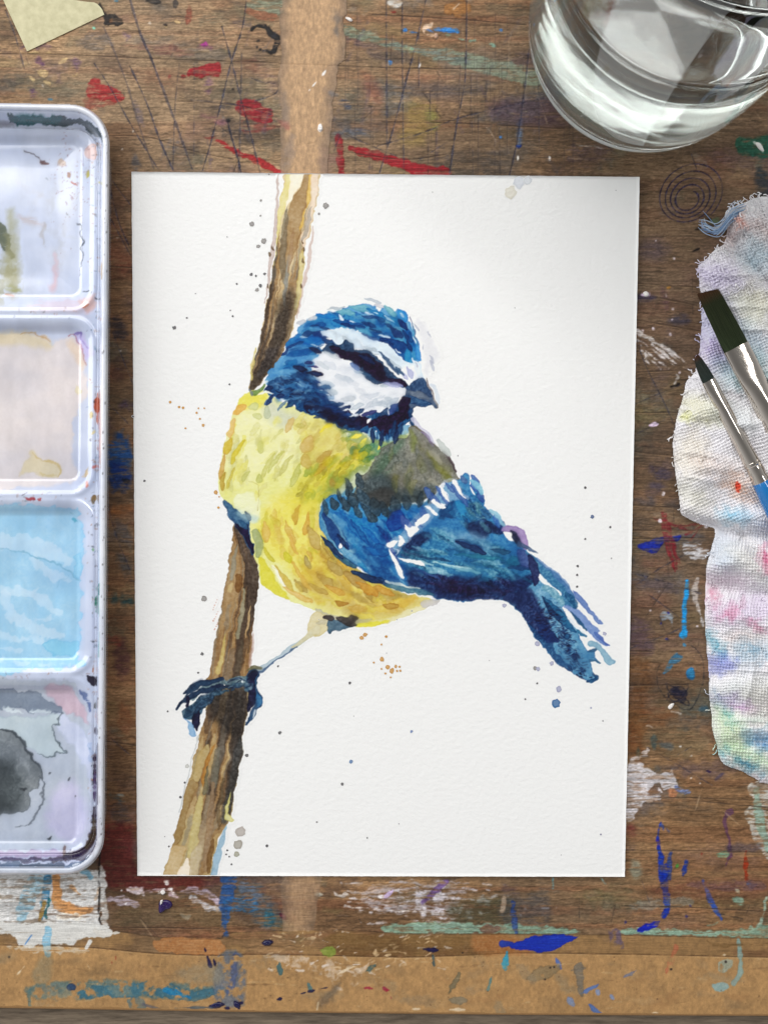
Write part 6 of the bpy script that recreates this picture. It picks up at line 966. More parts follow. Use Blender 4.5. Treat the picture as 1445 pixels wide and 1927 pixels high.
def painted(name, rough, spec=.5, grain=(), coat=0, var=()):
    """pigment read from the mesh, surface relief and a little tonal grain from noise"""
    m, t, bs = nodes(name)
    ca = add(t, 'ShaderNodeVertexColor'); ca.layer_name = 'Col'; out = ca.outputs['Color']
    for sc_, vscale, var_ in var:
        f = noise_node(t, coords(t, sc_), vscale, 4, .65)
        mr = add(t, 'ShaderNodeMapRange'); mr.inputs['From Min'].default_value = .25; mr.inputs['From Max'].default_value = .75; mr.inputs['To Min'].default_value = 1 - var_; mr.inputs['To Max'].default_value = 1 + var_
        t.links.new(f, mr.inputs['Value'])
        mx = add(t, 'ShaderNodeMix', data_type='RGBA', blend_type='MULTIPLY'); mx.inputs['Factor'].default_value = 1
        t.links.new(out, mx.inputs['A']); t.links.new(mr.outputs['Result'], mx.inputs['B']); out = mx.outputs['Result']
    t.links.new(out, bs.inputs['Base Color'])
    bs.inputs['Roughness'].default_value = rough; bs.inputs['Specular IOR Level'].default_value = spec; bs.inputs['Coat Weight'].default_value = coat; bs.inputs['Coat Roughness'].default_value = .12
    prev = None
    for sc, rot, s, st, d in grain:
        prev = bump(t, bs, noise_node(t, coords(t, sc, rot), s, 4, .6), st, d, prev)
    return m
def plain(name, col, rough=.5, metal=0, spec=.5, grain=(), **kw):
    m, t, bs = nodes(name)
    bs.inputs['Base Color'].default_value = (*lin(np.array(col) / 255), 1); bs.inputs['Roughness'].default_value = rough; bs.inputs['Metallic'].default_value = metal; bs.inputs['Specular IOR Level'].default_value = spec
    for k, v in kw.items(): bs.inputs[k].default_value = v
    prev = None
    for sc, rot, s, st, d in grain: prev = bump(t, bs, noise_node(t, coords(t, sc, rot), s, 4, .6), st, d, prev)
    return m
TOOTH = (((.85, 1.12, 1), (0, 0, .3), 700, .62, .00028), ((1, 1, 1), (0, 0, 0), 2600, .25, .00006))
M_paper = painted('rough_paper', .85, .25, TOOTH)
M_board = painted('stained_wood', .58, .22, (((.10, 1, 1), (0, 0, 0), 3200, .35, .0002), ((1, 1, 1), (0, 0, 0), 900, .18, .0002)), var=(((.05, 1, 1), 3600, .30), ((1, 1, 1), 1900, .14), ((.02, 1, 1), 700, .14)))
M_kraft = painted('kraft_tape', .62, .3, (((1, 1, 1), (0, 0, 0), 1500, .4, .0002), ((1, 1, 1), (0, 0, 0), 240, .25, .0004)), var=(((1, 1, 1), 2600, .14), ((1, 1, 1), 700, .10)))
M_enamel = painted('painted_enamel', .11, .5, (((1, 1, 1), (0, 0, 0), 160, .05, .0004),), coat=.8)
M_rag = painted('rag_cotton', .95, .1, (((1, 1, 1), (0, 0, 0), 4200, .5, .00015),), var=(((1, 1, 1), 3000, .06),))
def thing(name, label, cat, loc=(0, 0, 0), group=None):
    o = bpy.data.objects.new(name, None); COL.objects.link(o); o.location = loc; o.empty_display_size = .01
    tag(o, label, cat, group); return o
def tag(o, label=None, cat=None, group=None, kind=None):
    if label: o['label'] = label
    if cat: o['category'] = cat
    if group: o['group'] = group
    if kind: o['kind'] = kind
    return o
# ------------------------------------------------------------------ setting: table below, stained board on it
def box(name, x0, x1, y0, y1, z0, z1, mat, parent=None, bevel=0):
    bm = bmesh.new(); bmesh.ops.create_cube(bm, size=1)
    for v in bm.verts: v.co = Vector(((x0 + x1) / 2 + v.co.x * (x1 - x0), (y0 + y1) / 2 + v.co.y * (y1 - y0), (z0 + z1) / 2 + v.co.z * (z1 - z0)))
    if bevel: bmesh.ops.bevel(bm, geom=bm.edges[:], offset=bevel, segments=2, affect='EDGES')
    me = bpy.data.meshes.new(name); bm.to_mesh(me); bm.free(); me.materials.append(mat)
    o = bpy.data.objects.new(name, me); COL.objects.link(o); o.parent = parent; return o
M_table, t_, b_ = nodes('grey_worn_table')
f_ = noise_node(t_, coords(t_, (.12, 1, 1)), 900, 5, .65); r_ = add(t_, 'ShaderNodeValToRGB'); r_.color_ramp.elements[0].position = .3; r_.color_ramp.elements[1].position = .72
r_.color_ramp.elements[0].color = (*lin(np.array((84, 72, 58)) / 255), 1); r_.color_ramp.elements[1].color = (*lin(np.array((140, 124, 104)) / 255), 1)
t_.links.new(f_, r_.inputs['Fac']); t_.links.new(r_.outputs['Color'], b_.inputs['Base Color']); b_.inputs['Roughness'].default_value = .7; bump(t_, b_, f_, .4, .0004)
THK = .004
tag(box('table', -.9, .9, -.9, .9, -.04, -THK, M_table), 'worn grey wooden table under the stained board', kind='structure')
XX, YY = np.meshgrid(tab.X, tab.Y)
PQ = P("248,323 1203,333 1175,1650 259,1648")                       # corners of the sheet in the photograph
paper_in = poly_sd(PQ, tab.X, tab.Y) < -34
tray_in = (XX > -200) & (XX < 168) & (YY > 240) & (YY < 1600)
below = YY > edge_y(EDGE, tab.X)[None, :]
hid = paper_in | tray_in
zrel = (tab.nb - .5) * .00010 + .00009 * tab.paint - .00012 * tab.cut                                        # the board is not quite flat
board_f = fall(~hid) & ~fmask(below)
low, upk, vk = KRAFT_LOW > .5, KRAFT_UP > .5, KRAFT_V > .35
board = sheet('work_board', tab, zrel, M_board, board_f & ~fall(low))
tag(board, 'paint-stained brown plywood board scored with knife cuts under everything', kind='structure')
e0, e1 = at(-260, edge_y(EDGE, np.array([-260.]))[0]), at(1700, edge_y(EDGE, np.array([1700.]))[0])
tp = at(700, -255)
box('board_core', e0[0] + .001, e1[0] - .001, e0[1] + .0006, tp[1], -THK, -.0006, M_table, board)
o = sheet('paper_tape', tab, .00016 + zrel, M_kraft, fall(low) & ~fmask(below)); tag(o, 'wide brown kraft paper tape along the lower edge of the board', 'tape')
o = sheet('paper_tape', tab, .00016 + zrel, M_kraft, fall(vk & ~hid) & (YY[:-1, :-1] < 345)); tag(o, 'worn strip of tan kraft tape running out from under the painting', 'tape')
# the tape's rolled edge over the front of the board
xs = np.linspace(-255, 1695, 60); pts = at(xs, edge_y(EDGE, xs)); ring = [at(xs, edge_y(EDGE, xs) - 8, .00008)]
for k in range(5):
    a = k / 4 * math.pi / 2; r = .0009
    ring.append(pts + np.array([0, -r * math.sin(a) + .0001, r * math.cos(a) - r + .00015]))
ring.append(pts + np.array([0, -.0008, -THK]))
V = np.concatenate(ring); n = len(xs); F = [(k * n + i, k * n + i + 1, (k + 1) * n + i + 1, (k + 1) * n + i) for k in range(6) for i in range(n - 1)]
mesh_from('tape_fold', V, F, M_kraft, np.tile(lin(np.array((150, 114, 72)) / 255), (len(V), 1)), True, bpy.data.objects['paper_tape'])
# raised dabs of dried paint
def dab(name, pts, h, col, parent, rough=.3, seed=0):
    q = smooth_pts(P(pts), 3); c0 = q.mean(0); rings = [(1, 0), (.93, .55), (.78, .86), (.5, 1), (.2, .95)]
    r = np.random.RandomState(seed + len(q)); V, F = [], []
    for s, z in rings:
        w = c0 + (q - c0) * s; V.append(at(w[:, 0], w[:, 1], h * z * (.8 + .4 * r.rand(len(q))) - .00004 * (s == 1)))
    V.append(at(np.array([c0[0]]), np.array([c0[1]]), h * .9)); m = len(q); V = np.concatenate(V)
    for k in range(len(rings) - 1):
        for i in range(m): F.append((k * m + i, (k + 1) * m + i, (k + 1) * m + (i + 1) % m, k * m + (i + 1) % m))
    F = [(a, b, c, c) if False else (a, b, c, d) for a, b, c, d in F]
    k = (len(rings) - 1) * m
    F3 = [(k + i, len(V) - 1, k + (i + 1) % m, k + (i + 1) % m) for i in range(m)]
    me = bpy.data.meshes.new(name); me.from_pydata([tuple(v) for v in V], [], [tuple(reversed(f)) for f in F] + [(f[2], f[1], f[0]) for f in F3]); me.update()
    me.polygons.foreach_set('use_smooth', np.ones(len(me.polygons), bool)); me.materials.append(col)
    o = bpy.data.objects.new(name, me); COL.objects.link(o); o.parent = parent; return o
mp_ = plain('violet_paint', (44, 24, 84), .22, coat=0) if False else plain('violet_paint', (44, 24, 84), .22)
mw_ = plain('white_paint', (236, 232, 228), .35); mb_ = plain('navy_paint', (22, 20, 66), .25); mu_ = plain('ultramarine_paint', (18, 40, 168), .4)
for pts, h, m in (("300,1698 306,1694 314,1693 322,1696 325,1703 320,1710 312,1712 306,1717 300,1718 299,1708", .0011, mp_), ("302,1695 307,1693 306,1699 302,1704", .0014, mw_), ("494,1774 500,1770 508,1770 513,1774 506,1779 498,1779", .0006, mb_), ("600,234 606,235 607,244 603,247 599,243", .0007, mw_), ("1209,551 1215,548 1220,552 1219,557 1212,558", .0005, mw_),
                  ("650,33 658,33 664,38 660,41 653,37", .0007, mw_), ("1256,1330 1262,1324 1268,1324 1264,1332 1259,1335", .0006, mw_), ("1421,268 1430,270 1437,284 1430,283 1424,277", .0005, mw_), ("402,1888 416,1887 421,1890 410,1896 396,1895", .0005, mb_), ("442,1886 450,1888 452,1895 445,1897 440,1892", .0005, mb_), ("302,1678 308,1674 312,1680 306,1684", .0006, mw_)):
    dab('paint_dab', pts, h, m, board)
# ------------------------------------------------------------------ masking tape scrap
def flat_poly(name, pts, z, th, mat, parent=None):
    q = at([p[0] for p in pts], [p[1] for p in pts], z); m = len(pts)
    V = [tuple(v) for v in q + np.array([0, 0, th])] + [tuple(v) for v in q]
    me = bpy.data.meshes.new(name); me.from_pydata(V, [], [tuple(reversed(range(m))), tuple(range(m, 2 * m))] + [((i + 1) % m, i, m + i, m + (i + 1) % m) for i in range(m)]); me.update(); me.materials.append(mat)
    o = bpy.data.objects.new(name, me); COL.objects.link(o); o.parent = parent
    bm = bmesh.new(); bm.from_mesh(me); bmesh.ops.recalc_face_normals(bm, faces=bm.faces[:]); bm.to_mesh(me); bm.free(); return o
M_mask, t_, b_ = nodes('masking_tape')
f_ = noise_node(t_, coords(t_), 420, 5, .6); r_ = add(t_, 'ShaderNodeValToRGB'); r_.color_ramp.elements[0].position = .3; r_.color_ramp.elements[1].position = .7
r_.color_ramp.elements[0].color = (*lin(np.array((182, 176, 138)) / 255), 1); r_.color_ramp.elements[1].color = (*lin(np.array((206, 200, 162)) / 255), 1)
t_.links.new(f_, r_.inputs['Fac']); t_.links.new(r_.outputs['Color'], b_.inputs['Base Color']); b_.inputs['Roughness'].default_value = .6; bump(t_, b_, noise_node(t_, coords(t_, (1, 1, 1)), 2200, 3), .35, .0002)
o = flat_poly('masking_tape', P("-40,-80 7,0 52,97 197,28 193,18 190,14 184,8 178,5 166,4 152,2 138,0 120,-30 60,-90"), .0001, .00018, M_mask)
tag(o, 'torn scrap of pale yellow masking tape near the tray', 'tape')
# ------------------------------------------------------------------ the painting
PT = .0007                                                          # thickness of the heavy paper
ptg = thing('watercolour_painting', 'watercolour of a blue and yellow bird gripping a branch on thick white paper', 'painting', tuple(at(717, 985)))
def local(o):
    o.matrix_parent_inverse = Matrix.Translation(-Vector(ptg.location)); return o
PQ = [np.array(p_) for p_ in PQ]; NX, NY = 128, 176
u = np.linspace(0, 1, NX + 1); v = np.linspace(0, 1, NY + 1); U, Vv = np.meshgrid(u, v)
def paper_z(px, py):
    """height of the sheet's upper side under photograph pixel (px, py): it has buckled a little and its corners lift"""
    uu = np.clip((px - 253) / 935, 0, 1); vv = np.clip((py - 328) / 1321, 0, 1)
    lift = lambda cu, cv, h: h * np.exp(-(((uu - cu) / .30) ** 2 + ((vv - cv) / .22) ** 2))
    return PT + .00030 * (1 + np.sin(uu * 5.1 + .6) * np.cos(vv * 4.2 + .3)) * .6 + lift(1, 0, .0012) + lift(0, 0, .0005) + lift(1, 1, .0010) + lift(0, 1, .0003)
gp = (1 - Vv)[..., None] * ((1 - U)[..., None] * PQ[0] + U[..., None] * PQ[1]) + Vv[..., None] * ((1 - U)[..., None] * PQ[3] + U[..., None] * PQ[2])
rz = np.random.RandomState(8); rim = (U == 0) | (U == 1) | (Vv == 0) | (Vv == 1)
gp += rim[..., None] * rz.normal(0, .12, gp.shape)
top = at(gp[..., 0], gp[..., 1], paper_z(gp[..., 0], gp[..., 1]))
bot = top.copy(); bot[..., 2] -= PT - .00003
idx = np.arange((NX + 1) * (NY + 1)).reshape(NY + 1, NX + 1); N_ = idx.size
F = [np.stack([idx[1:, :-1], idx[1:, 1:], idx[:-1, 1:], idx[:-1, :-1]], -1).reshape(-1, 4), np.stack([idx[1:, :-1], idx[:-1, :-1], idx[:-1, 1:], idx[1:, 1:]], -1).reshape(-1, 4) + N_]
loop = np.concatenate([idx[0, :-1], idx[:-1, -1], idx[-1, :0:-1], idx[:0:-1, 0]]); nl = np.roll(loop, -1)
F.append(np.stack([nl, loop, loop + N_, nl + N_], -1))
V = np.concatenate([top.reshape(-1, 3), bot.reshape(-1, 3)]); pc = lin(np.array(PAPER) / 255) * KALB
sh = mesh_from('paper_sheet', V, np.concatenate(F), M_paper, np.tile(pc, (len(V), 1)), False, ptg); local(sh)
ax, ay = np.meshgrid(art.X, art.Y); az = paper_z(ax, ay)
inside = poly_sd(PQ, art.X, art.Y) < -1.2
bird_m = dilate(BIRD_COV > .03, 3); bran_m = dilate(BRANCH_COV > .03, 3) & ~bird_m
fb = fmask(bird_m) & fall(inside); fr = fmask(bran_m) & fall(inside) & ~fb
o = sheet('painted_bird', art, az + .00004, M_paper, fb, ptg); local(o); o['label'] = 'painted blue tit with yellow breast and blue wing'
up_ = (ay[:-1, :-1] < 860)
for m_ in (fr & up_, fr & ~up_):
    o = sheet('painted_branch', art, az + .00004, M_paper, m_, ptg); local(o); o['label'] = 'painted bare brown branch'
# spatter: small pools of colour with a darker rim
V, F, C = [], [], []; rs = np.random.RandomState(4)
extra = [(rs.uniform(270, 1180), rs.uniform(350, 1630), rs.uniform(.5, 1.0), (150, 148, 150)) for _ in range(18)]
for x, y, r, col in SPATTER + extra:
    n = 14; a = np.arange(n) / n * 2 * math.pi; rr = r * (1 + .12 * rs.normal(size=n)) * (1 + .18 * np.cos(a * 1 + rs.rand() * 6)); b = len(V)
    light = lin(np.array(col) / 255) * KALB; big = r > 2.2
    light = light * .9 + pc * .1 if big else light
    dark = lin(np.array(col) / 255 * (.94 if r < 9 else .97)) * KALB
    z = float(paper_z(x, y)) + .00006
    V.append(at(x, y, z)); C.append(light)
    for s, cc in ((.62, light), (.82, dark), (1, dark), (1.0 + .9 / max(r, 1), pc)):
        for k in range(n): V.append(at(x + rr[k] * s * math.cos(a[k]), y + rr[k] * s * math.sin(a[k]), z - .00002 * (s > 1))); C.append(cc)
    for k in range(n): F.append((b, b + 1 + (k + 1) % n, b + 1 + k, b + 1 + k))
    for ring in range(3):
        for k in range(n): F.append((b + 1 + ring * n + k, b + 1 + ring * n + (k + 1) % n, b + 1 + (ring + 1) * n + (k + 1) % n, b + 1 + (ring + 1) * n + k))
me = bpy.data.meshes.new('paint_spatter'); me.from_pydata([tuple(v) for v in V], [], [f if f[2] != f[3] else f[:3] for f in F]); me.update()
at_ = me.color_attributes.new('Col', 'FLOAT_COLOR', 'POINT'); at_.data.foreach_set('color', np.concatenate([np.array(C), np.ones((len(C), 1))], 1).astype(np.float32).ravel())
bm = bmesh.new(); bm.from_mesh(me); [f.normal_flip() for f in bm.faces if f.normal.z < 0]; bm.to_mesh(me); bm.free()
me.polygons.foreach_set('use_smooth', np.ones(len(me.polygons), bool)); me.materials.append(M_paper)
o = bpy.data.objects.new('paint_spatter', me); COL.objects.link(o); o.parent = ptg; local(o); o['kind'] = 'stuff'
# ------------------------------------------------------------------ enamel tray
tray = thing('paint_tray', 'white enamel paint tray with four pans of dried watercolour', 'paint tray', tuple(at(0, 920)))
def tlocal(o):
    o.matrix_parent_inverse = Matrix.Translation(-Vector(tray.location)); return o
zz = TRAY_Z * 1e-3; body = TRAY_D > -.2
fin = fall(body)
for i in range(4):
    w = fall(TRAY_WELL == i + 1) & fin
    o = tlocal(sheet('mixing_pan', pal, zz, M_enamel, w, tray))
    o['label'] = ('pan with grey-green streaks', 'pan with dried beige wash', 'pan with pale blue wash', 'pan with grey wash and dark puddle')[i]
anyw = np.zeros_like(fin)
for i in range(4): anyw |= fall(TRAY_WELL == i + 1)
rimf = fin & fmask(TRAY_D < 13.5); lede = fin & ~anyw & ~rimf
tlocal(sheet('tray_ledge', pal, zz, M_enamel, lede, tray)); 
rim_o = tlocal(sheet('tray_rim', pal, zz, M_enamel, rimf, tray))
# outer side of the rim down to the board
th = np.linspace(0, 1, 200); pts = []
def rim_pts(off):
    out = []; R = 74
    xr = lambda y: 206.5 - 11 * (y - 197) / 1450
    for cx, cy, a0 in ((xr(270) - R, 197 + R, -90), (xr(1570) - R, 1646 - R, 0), (-240 + R, 1646 - R, 90), (-240 + R, 189 + R, 180)):
        for k in range(17):
            a = math.radians(a0 + k * 90 / 16); out.append((cx + (R - off) * math.cos(a), cy + (R - off) * math.sin(a)))
    return np.array(out)
r0 = rim_pts(.6); rings = []
for off, z in ((.6, 6.45), (.2, 6.2), (.8, 5.4), (3.0, 4.6), (6.5, 0.1)):
    w = rim_pts(off)
    rings.append(at(w[:, 0], w[:, 1], z * 1e-3))
# straight down in the room: keep plan position of the rim for the lower rings
base = at(r0[:, 0], r0[:, 1], 8.85e-3); cen = base.mean(0)
rings = [base]
for shrink, z in ((-.00025, 8.4), (.0002, 7.5), (.0012, 6.6), (.0034, 3.0), (.0050, .08)):
    d_ = base[:, :2] - cen[:2]; nrm = d_ / np.linalg.norm(d_, axis=1)[:, None]
    w = base.copy(); w[:, :2] -= nrm * shrink; w[:, 2] = z * 1e-3; rings.append(w)
m = len(r0); V = np.concatenate(rings); F = [(k * m + i, (k + 1) * m + i, (k + 1) * m + (i + 1) % m, k * m + (i + 1) % m) for k in range(len(rings) - 1) for i in range(m)]
F = [tuple(reversed(f)) for f in F]
tlocal(mesh_from('tray_side', V, F, M_enamel, np.tile(lin(np.array((226, 228, 234)) / 255) * KALB, (len(V), 1)), True, tray))
# ------------------------------------------------------------------ rag
ragthing = thing('paint_rag', 'crumpled white gauze paint rag blotted with many colours', 'rag', tuple(at(1400, 920)))
def rlocal(o):
    o.matrix_parent_inverse = Matrix.Translation(-Vector(ragthing.location)); return o
rin = fall(RAG_SD < 0)
rlocal(sheet('gauze', rag, RAG_Z * 1e-3, M_rag, rin, ragthing))
# under-layer closes the slack weave and the hem
c2 = rag.c.copy(); rlocal(sheet('folded_layer', rag, np.maximum(RAG_Z - RAG_AMP * (RAG_H - .6) - 1.0, .08) * 1e-3 * sstep(0, 3, -RAG_SD), M_rag, rin, ragthing))
def rag_z(px, py):
    i = np.clip(np.searchsorted(rag.X, px), 0, len(rag.X) - 1); j = np.clip(np.searchsorted(rag.Y, py), 0, len(rag.Y) - 1); return max(RAG_Z[j, i] if RAG_SD[j, i] < 0 else 0.3, .3) * 1e-3
def rag_c(px, py):
    i = np.clip(np.searchsorted(rag.X, px), 0, len(rag.X) - 1); j = np.clip(np.searchsorted(rag.Y, py), 0, len(rag.Y) - 1); return rag.c[j, i]
def strands(name, paths, parent, mat, rad=.00022):
    V, F, C = [], [], []; ns = 5
    for pts, col, r in paths:
        p = smooth_pts(np.array(pts), 4, False); b = len(V); n = len(p)
        for i in range(n):
            tn = p[min(i + 1, n - 1)] - p[max(i - 1, 0)]; tn = tn / (np.linalg.norm(tn) + 1e-9)
            s = np.cross(tn, (0, 0, 1.0)); s = s / (np.linalg.norm(s) + 1e-9); w = np.cross(s, tn)
            rr = r * (1 - .5 * (i > n - 3))
            for k in range(ns):
                a = 2 * math.pi * k / ns; V.append(p[i] + rr * (math.cos(a) * s + math.sin(a) * w)); C.append(lin(np.array(col)) * KALB)
        for i in range(n - 1):
            for k in range(ns): F.append((b + i * ns + k, b + i * ns + (k + 1) % ns, b + (i + 1) * ns + (k + 1) % ns, b + (i + 1) * ns + k))
    return mesh_from(name, np.array(V), np.array(F), mat, np.array(C), True, parent)
rr_ = np.random.RandomState(12); paths = []
hem = smooth_pts(RAG, 6)
hem = hem[(hem[:, 0] < 1450) & (hem[:, 1] < 1475)]
def wander(x, y, ang, n, step, zoff, curl):
    pts = []; a = ang
    for k in range(n):
        zz_ = rag_z(x, y); pts.append(at(x, y, zz_ + zoff)); a += rr_.normal() * curl; x += step * math.cos(a); y += step * math.sin(a)
    return pts
for _ in range(260):     # loose ends along the frayed upper hem and over the folds
    k = rr_.randint(len(hem)); x, y = hem[k]
    if y > 720 and rr_.rand() < .72: continue
    x += rr_.uniform(-1, 14); y += rr_.normal() * 4
    paths.append((wander(x, y, math.pi + rr_.normal() * 1.1, rr_.randint(4, 8), rr_.uniform(1.6, 3.4), .0003, .7), np.clip(rag_c(x + 4, y) * 1.04, 0, 1), .00011 + .00005 * rr_.rand()))
for _ in range(300):
    x, y = rr_.uniform(1318, 1450), rr_.uniform(380, 560) if rr_.rand() < .75 else rr_.uniform(560, 1450)
    if poly_sd(np.array(RAG), np.array([x]), np.array([y]))[0, 0] > -6: continue
    paths.append((wander(x, y, rr_.uniform(0, 6.28), rr_.randint(5, 11), rr_.uniform(1.8, 3.6), .00045, .8), np.clip(rag_c(x, y) * 1.03, 0, 1), .00012 + .00006 * rr_.rand()))
rlocal(strands('frayed_thread', paths, ragthing, M_rag)); bpy.data.objects['frayed_thread']['kind'] = 'stuff'
paths = []
for k in range(34):
    o_ = rr_.normal(0, 3.0, 2); cc = np.array([(176, 200, 226), (150, 180, 214), (196, 212, 230), (128, 156, 194), (206, 208, 214)][k % 5]) / 255; fl = rr_.normal(0, 7)
    p = [(1392 + o_[0] * 2, 396 + o_[1] * 2, 3.6), (1378 + o_[0], 402 + o_[1] * 1.6, 4.2), (1368 + o_[0], 416 + o_[1], 3.6), (1356 + o_[0] * .6 + rr_.normal() * 2, 430 + o_[1] * 1.3, 2.0), (1342 + o_[0] * .5 + rr_.normal() * 2, 434 + o_[1] * 1.5 + rr_.normal(), 1.3), (1328 + o_[0] + rr_.normal() * 2, 428 + o_[1] * 1.6 + fl * .5, 1.0), (1319 + rr_.normal() * 3, 422 + o_[1] * 1.2 + fl, .7)]
    paths.append(([at(x, y, z * 1e-3 + (k % 7) * .00016) for x, y, z in p[:rr_.randint(5, 8)]], cc, .00009 + .00005 * rr_.rand()))
y_ = rlocal(strands('blue_yarn', paths, ragthing, M_rag)); y_['kind'] = 'stuff'; y_['label'] = 'tuft of pale blue yarn'
# ------------------------------------------------------------------ brushes
def loft(name, secs, mat, parent, col=None, ns=28, square=2.0, caps=True):
    """secs: (centre xyz, half width, half height, side xyz, up xyz); superellipse sections"""
    V, F = [], []
    for s in secs:
        c, w, h, sd, up = s[:5]; sq = s[5] if len(s) > 5 else square
        for k in range(ns):
            a = 2 * math.pi * k / ns; ca, sa = math.cos(a), math.sin(a)
            V.append(np.array(c) + sd * w * math.copysign(abs(ca) ** (2 / sq), ca) + up * h * math.copysign(abs(sa) ** (2 / sq), sa))
    n = len(secs)
    for i in range(n - 1):
        for k in range(ns): F.append((i * ns + k, i * ns + (k + 1) % ns, (i + 1) * ns + (k + 1) % ns, (i + 1) * ns + k))
    me = bpy.data.meshes.new(name); fs = [tuple(f) for f in F]
    if caps: fs += [tuple(range(ns)), tuple(reversed(range((n - 1) * ns, n * ns)))]
    me.from_pydata([tuple(v) for v in V], [], fs); me.update()
    bm = bmesh.new(); bm.from_mesh(me); bmesh.ops.recalc_face_normals(bm, faces=bm.faces[:]); bm.to_mesh(me); bm.free()
    me.polygons.foreach_set('use_smooth', np.ones(len(me.polygons), bool)); me.set_sharp_from_angle(angle=math.radians(34)); me.materials.append(mat)
    o = bpy.data.objects.new(name, me); COL.objects.link(o); o.parent = parent; return o
M_steel = plain('nickel_ferrule', (206, 198, 188), .10, 1.0, grain=(((1, 1, 1), (0, 0, 0), 260, .06, .0006), ((1, 1, 1), (0, 0, 0), 1400, .05, .0001)))
M_blue = plain('blue_lacquer', (0, 108, 176), .16, 0, .6, **{'Coat Weight': .6})
def bristle_mat(name, root, mid, tip, axis_pts):
    m, t, bs = nodes(name)
    a, b = axis_pts; d = b - a; L2 = float(d @ d)
    tc = add(t, 'ShaderNodeTexCoord'); dot = add(t, 'ShaderNodeVectorMath', operation='DOT_PRODUCT'); sub = add(t, 'ShaderNodeVectorMath', operation='SUBTRACT')
    sub.inputs[1].default_value = a; t.links.new(tc.outputs['Object'], sub.inputs[0]); t.links.new(sub.outputs['Vector'], dot.inputs[0]); dot.inputs[1].default_value = d / L2
    rp = add(t, 'ShaderNodeValToRGB'); e = rp.color_ramp.elements; e[0].position = 0; e[0].color = (*lin(np.array(root) / 255), 1); e[1].position = .8; e[1].color = (*lin(np.array(mid) / 255), 1); x = e.new(1.0); x.color = (*lin(np.array(tip) / 255), 1)
    t.links.new(dot.outputs['Value'], rp.inputs['Fac'])
    ang = math.atan2(d[1], d[0])
    r1 = coords(t, (1, 1, 1), (0, 0, -ang)); mp = add(t, 'ShaderNodeMapping'); mp.inputs['Scale'].default_value = (90, 5200, 90); t.links.new(r1, mp.inputs['Vector'])
    f = noise_node(t, mp.outputs['Vector'], 1, 2)
    mx = add(t, 'ShaderNodeMix', data_type='RGBA', blend_type='MULTIPLY'); mr = add(t, 'ShaderNodeMapRange'); mr.inputs['From Min'].default_value = .3; mr.inputs['From Max'].default_value = .7; mr.inputs['To Min'].default_value = .55; mr.inputs['To Max'].default_value = 1.5
    t.links.new(f, mr.inputs['Value']); mx.inputs['Factor'].default_value = 1; t.links.new(rp.outputs['Color'], mx.inputs['A']); t.links.new(mr.outputs['Result'], mx.inputs['B']); t.links.new(mx.outputs['Result'], bs.inputs['Base Color'])
    bs.inputs['Roughness'].default_value = .6; bs.inputs['Specular IOR Level'].default_value = .15; bump(t, bs, f, .6, .0002); return m
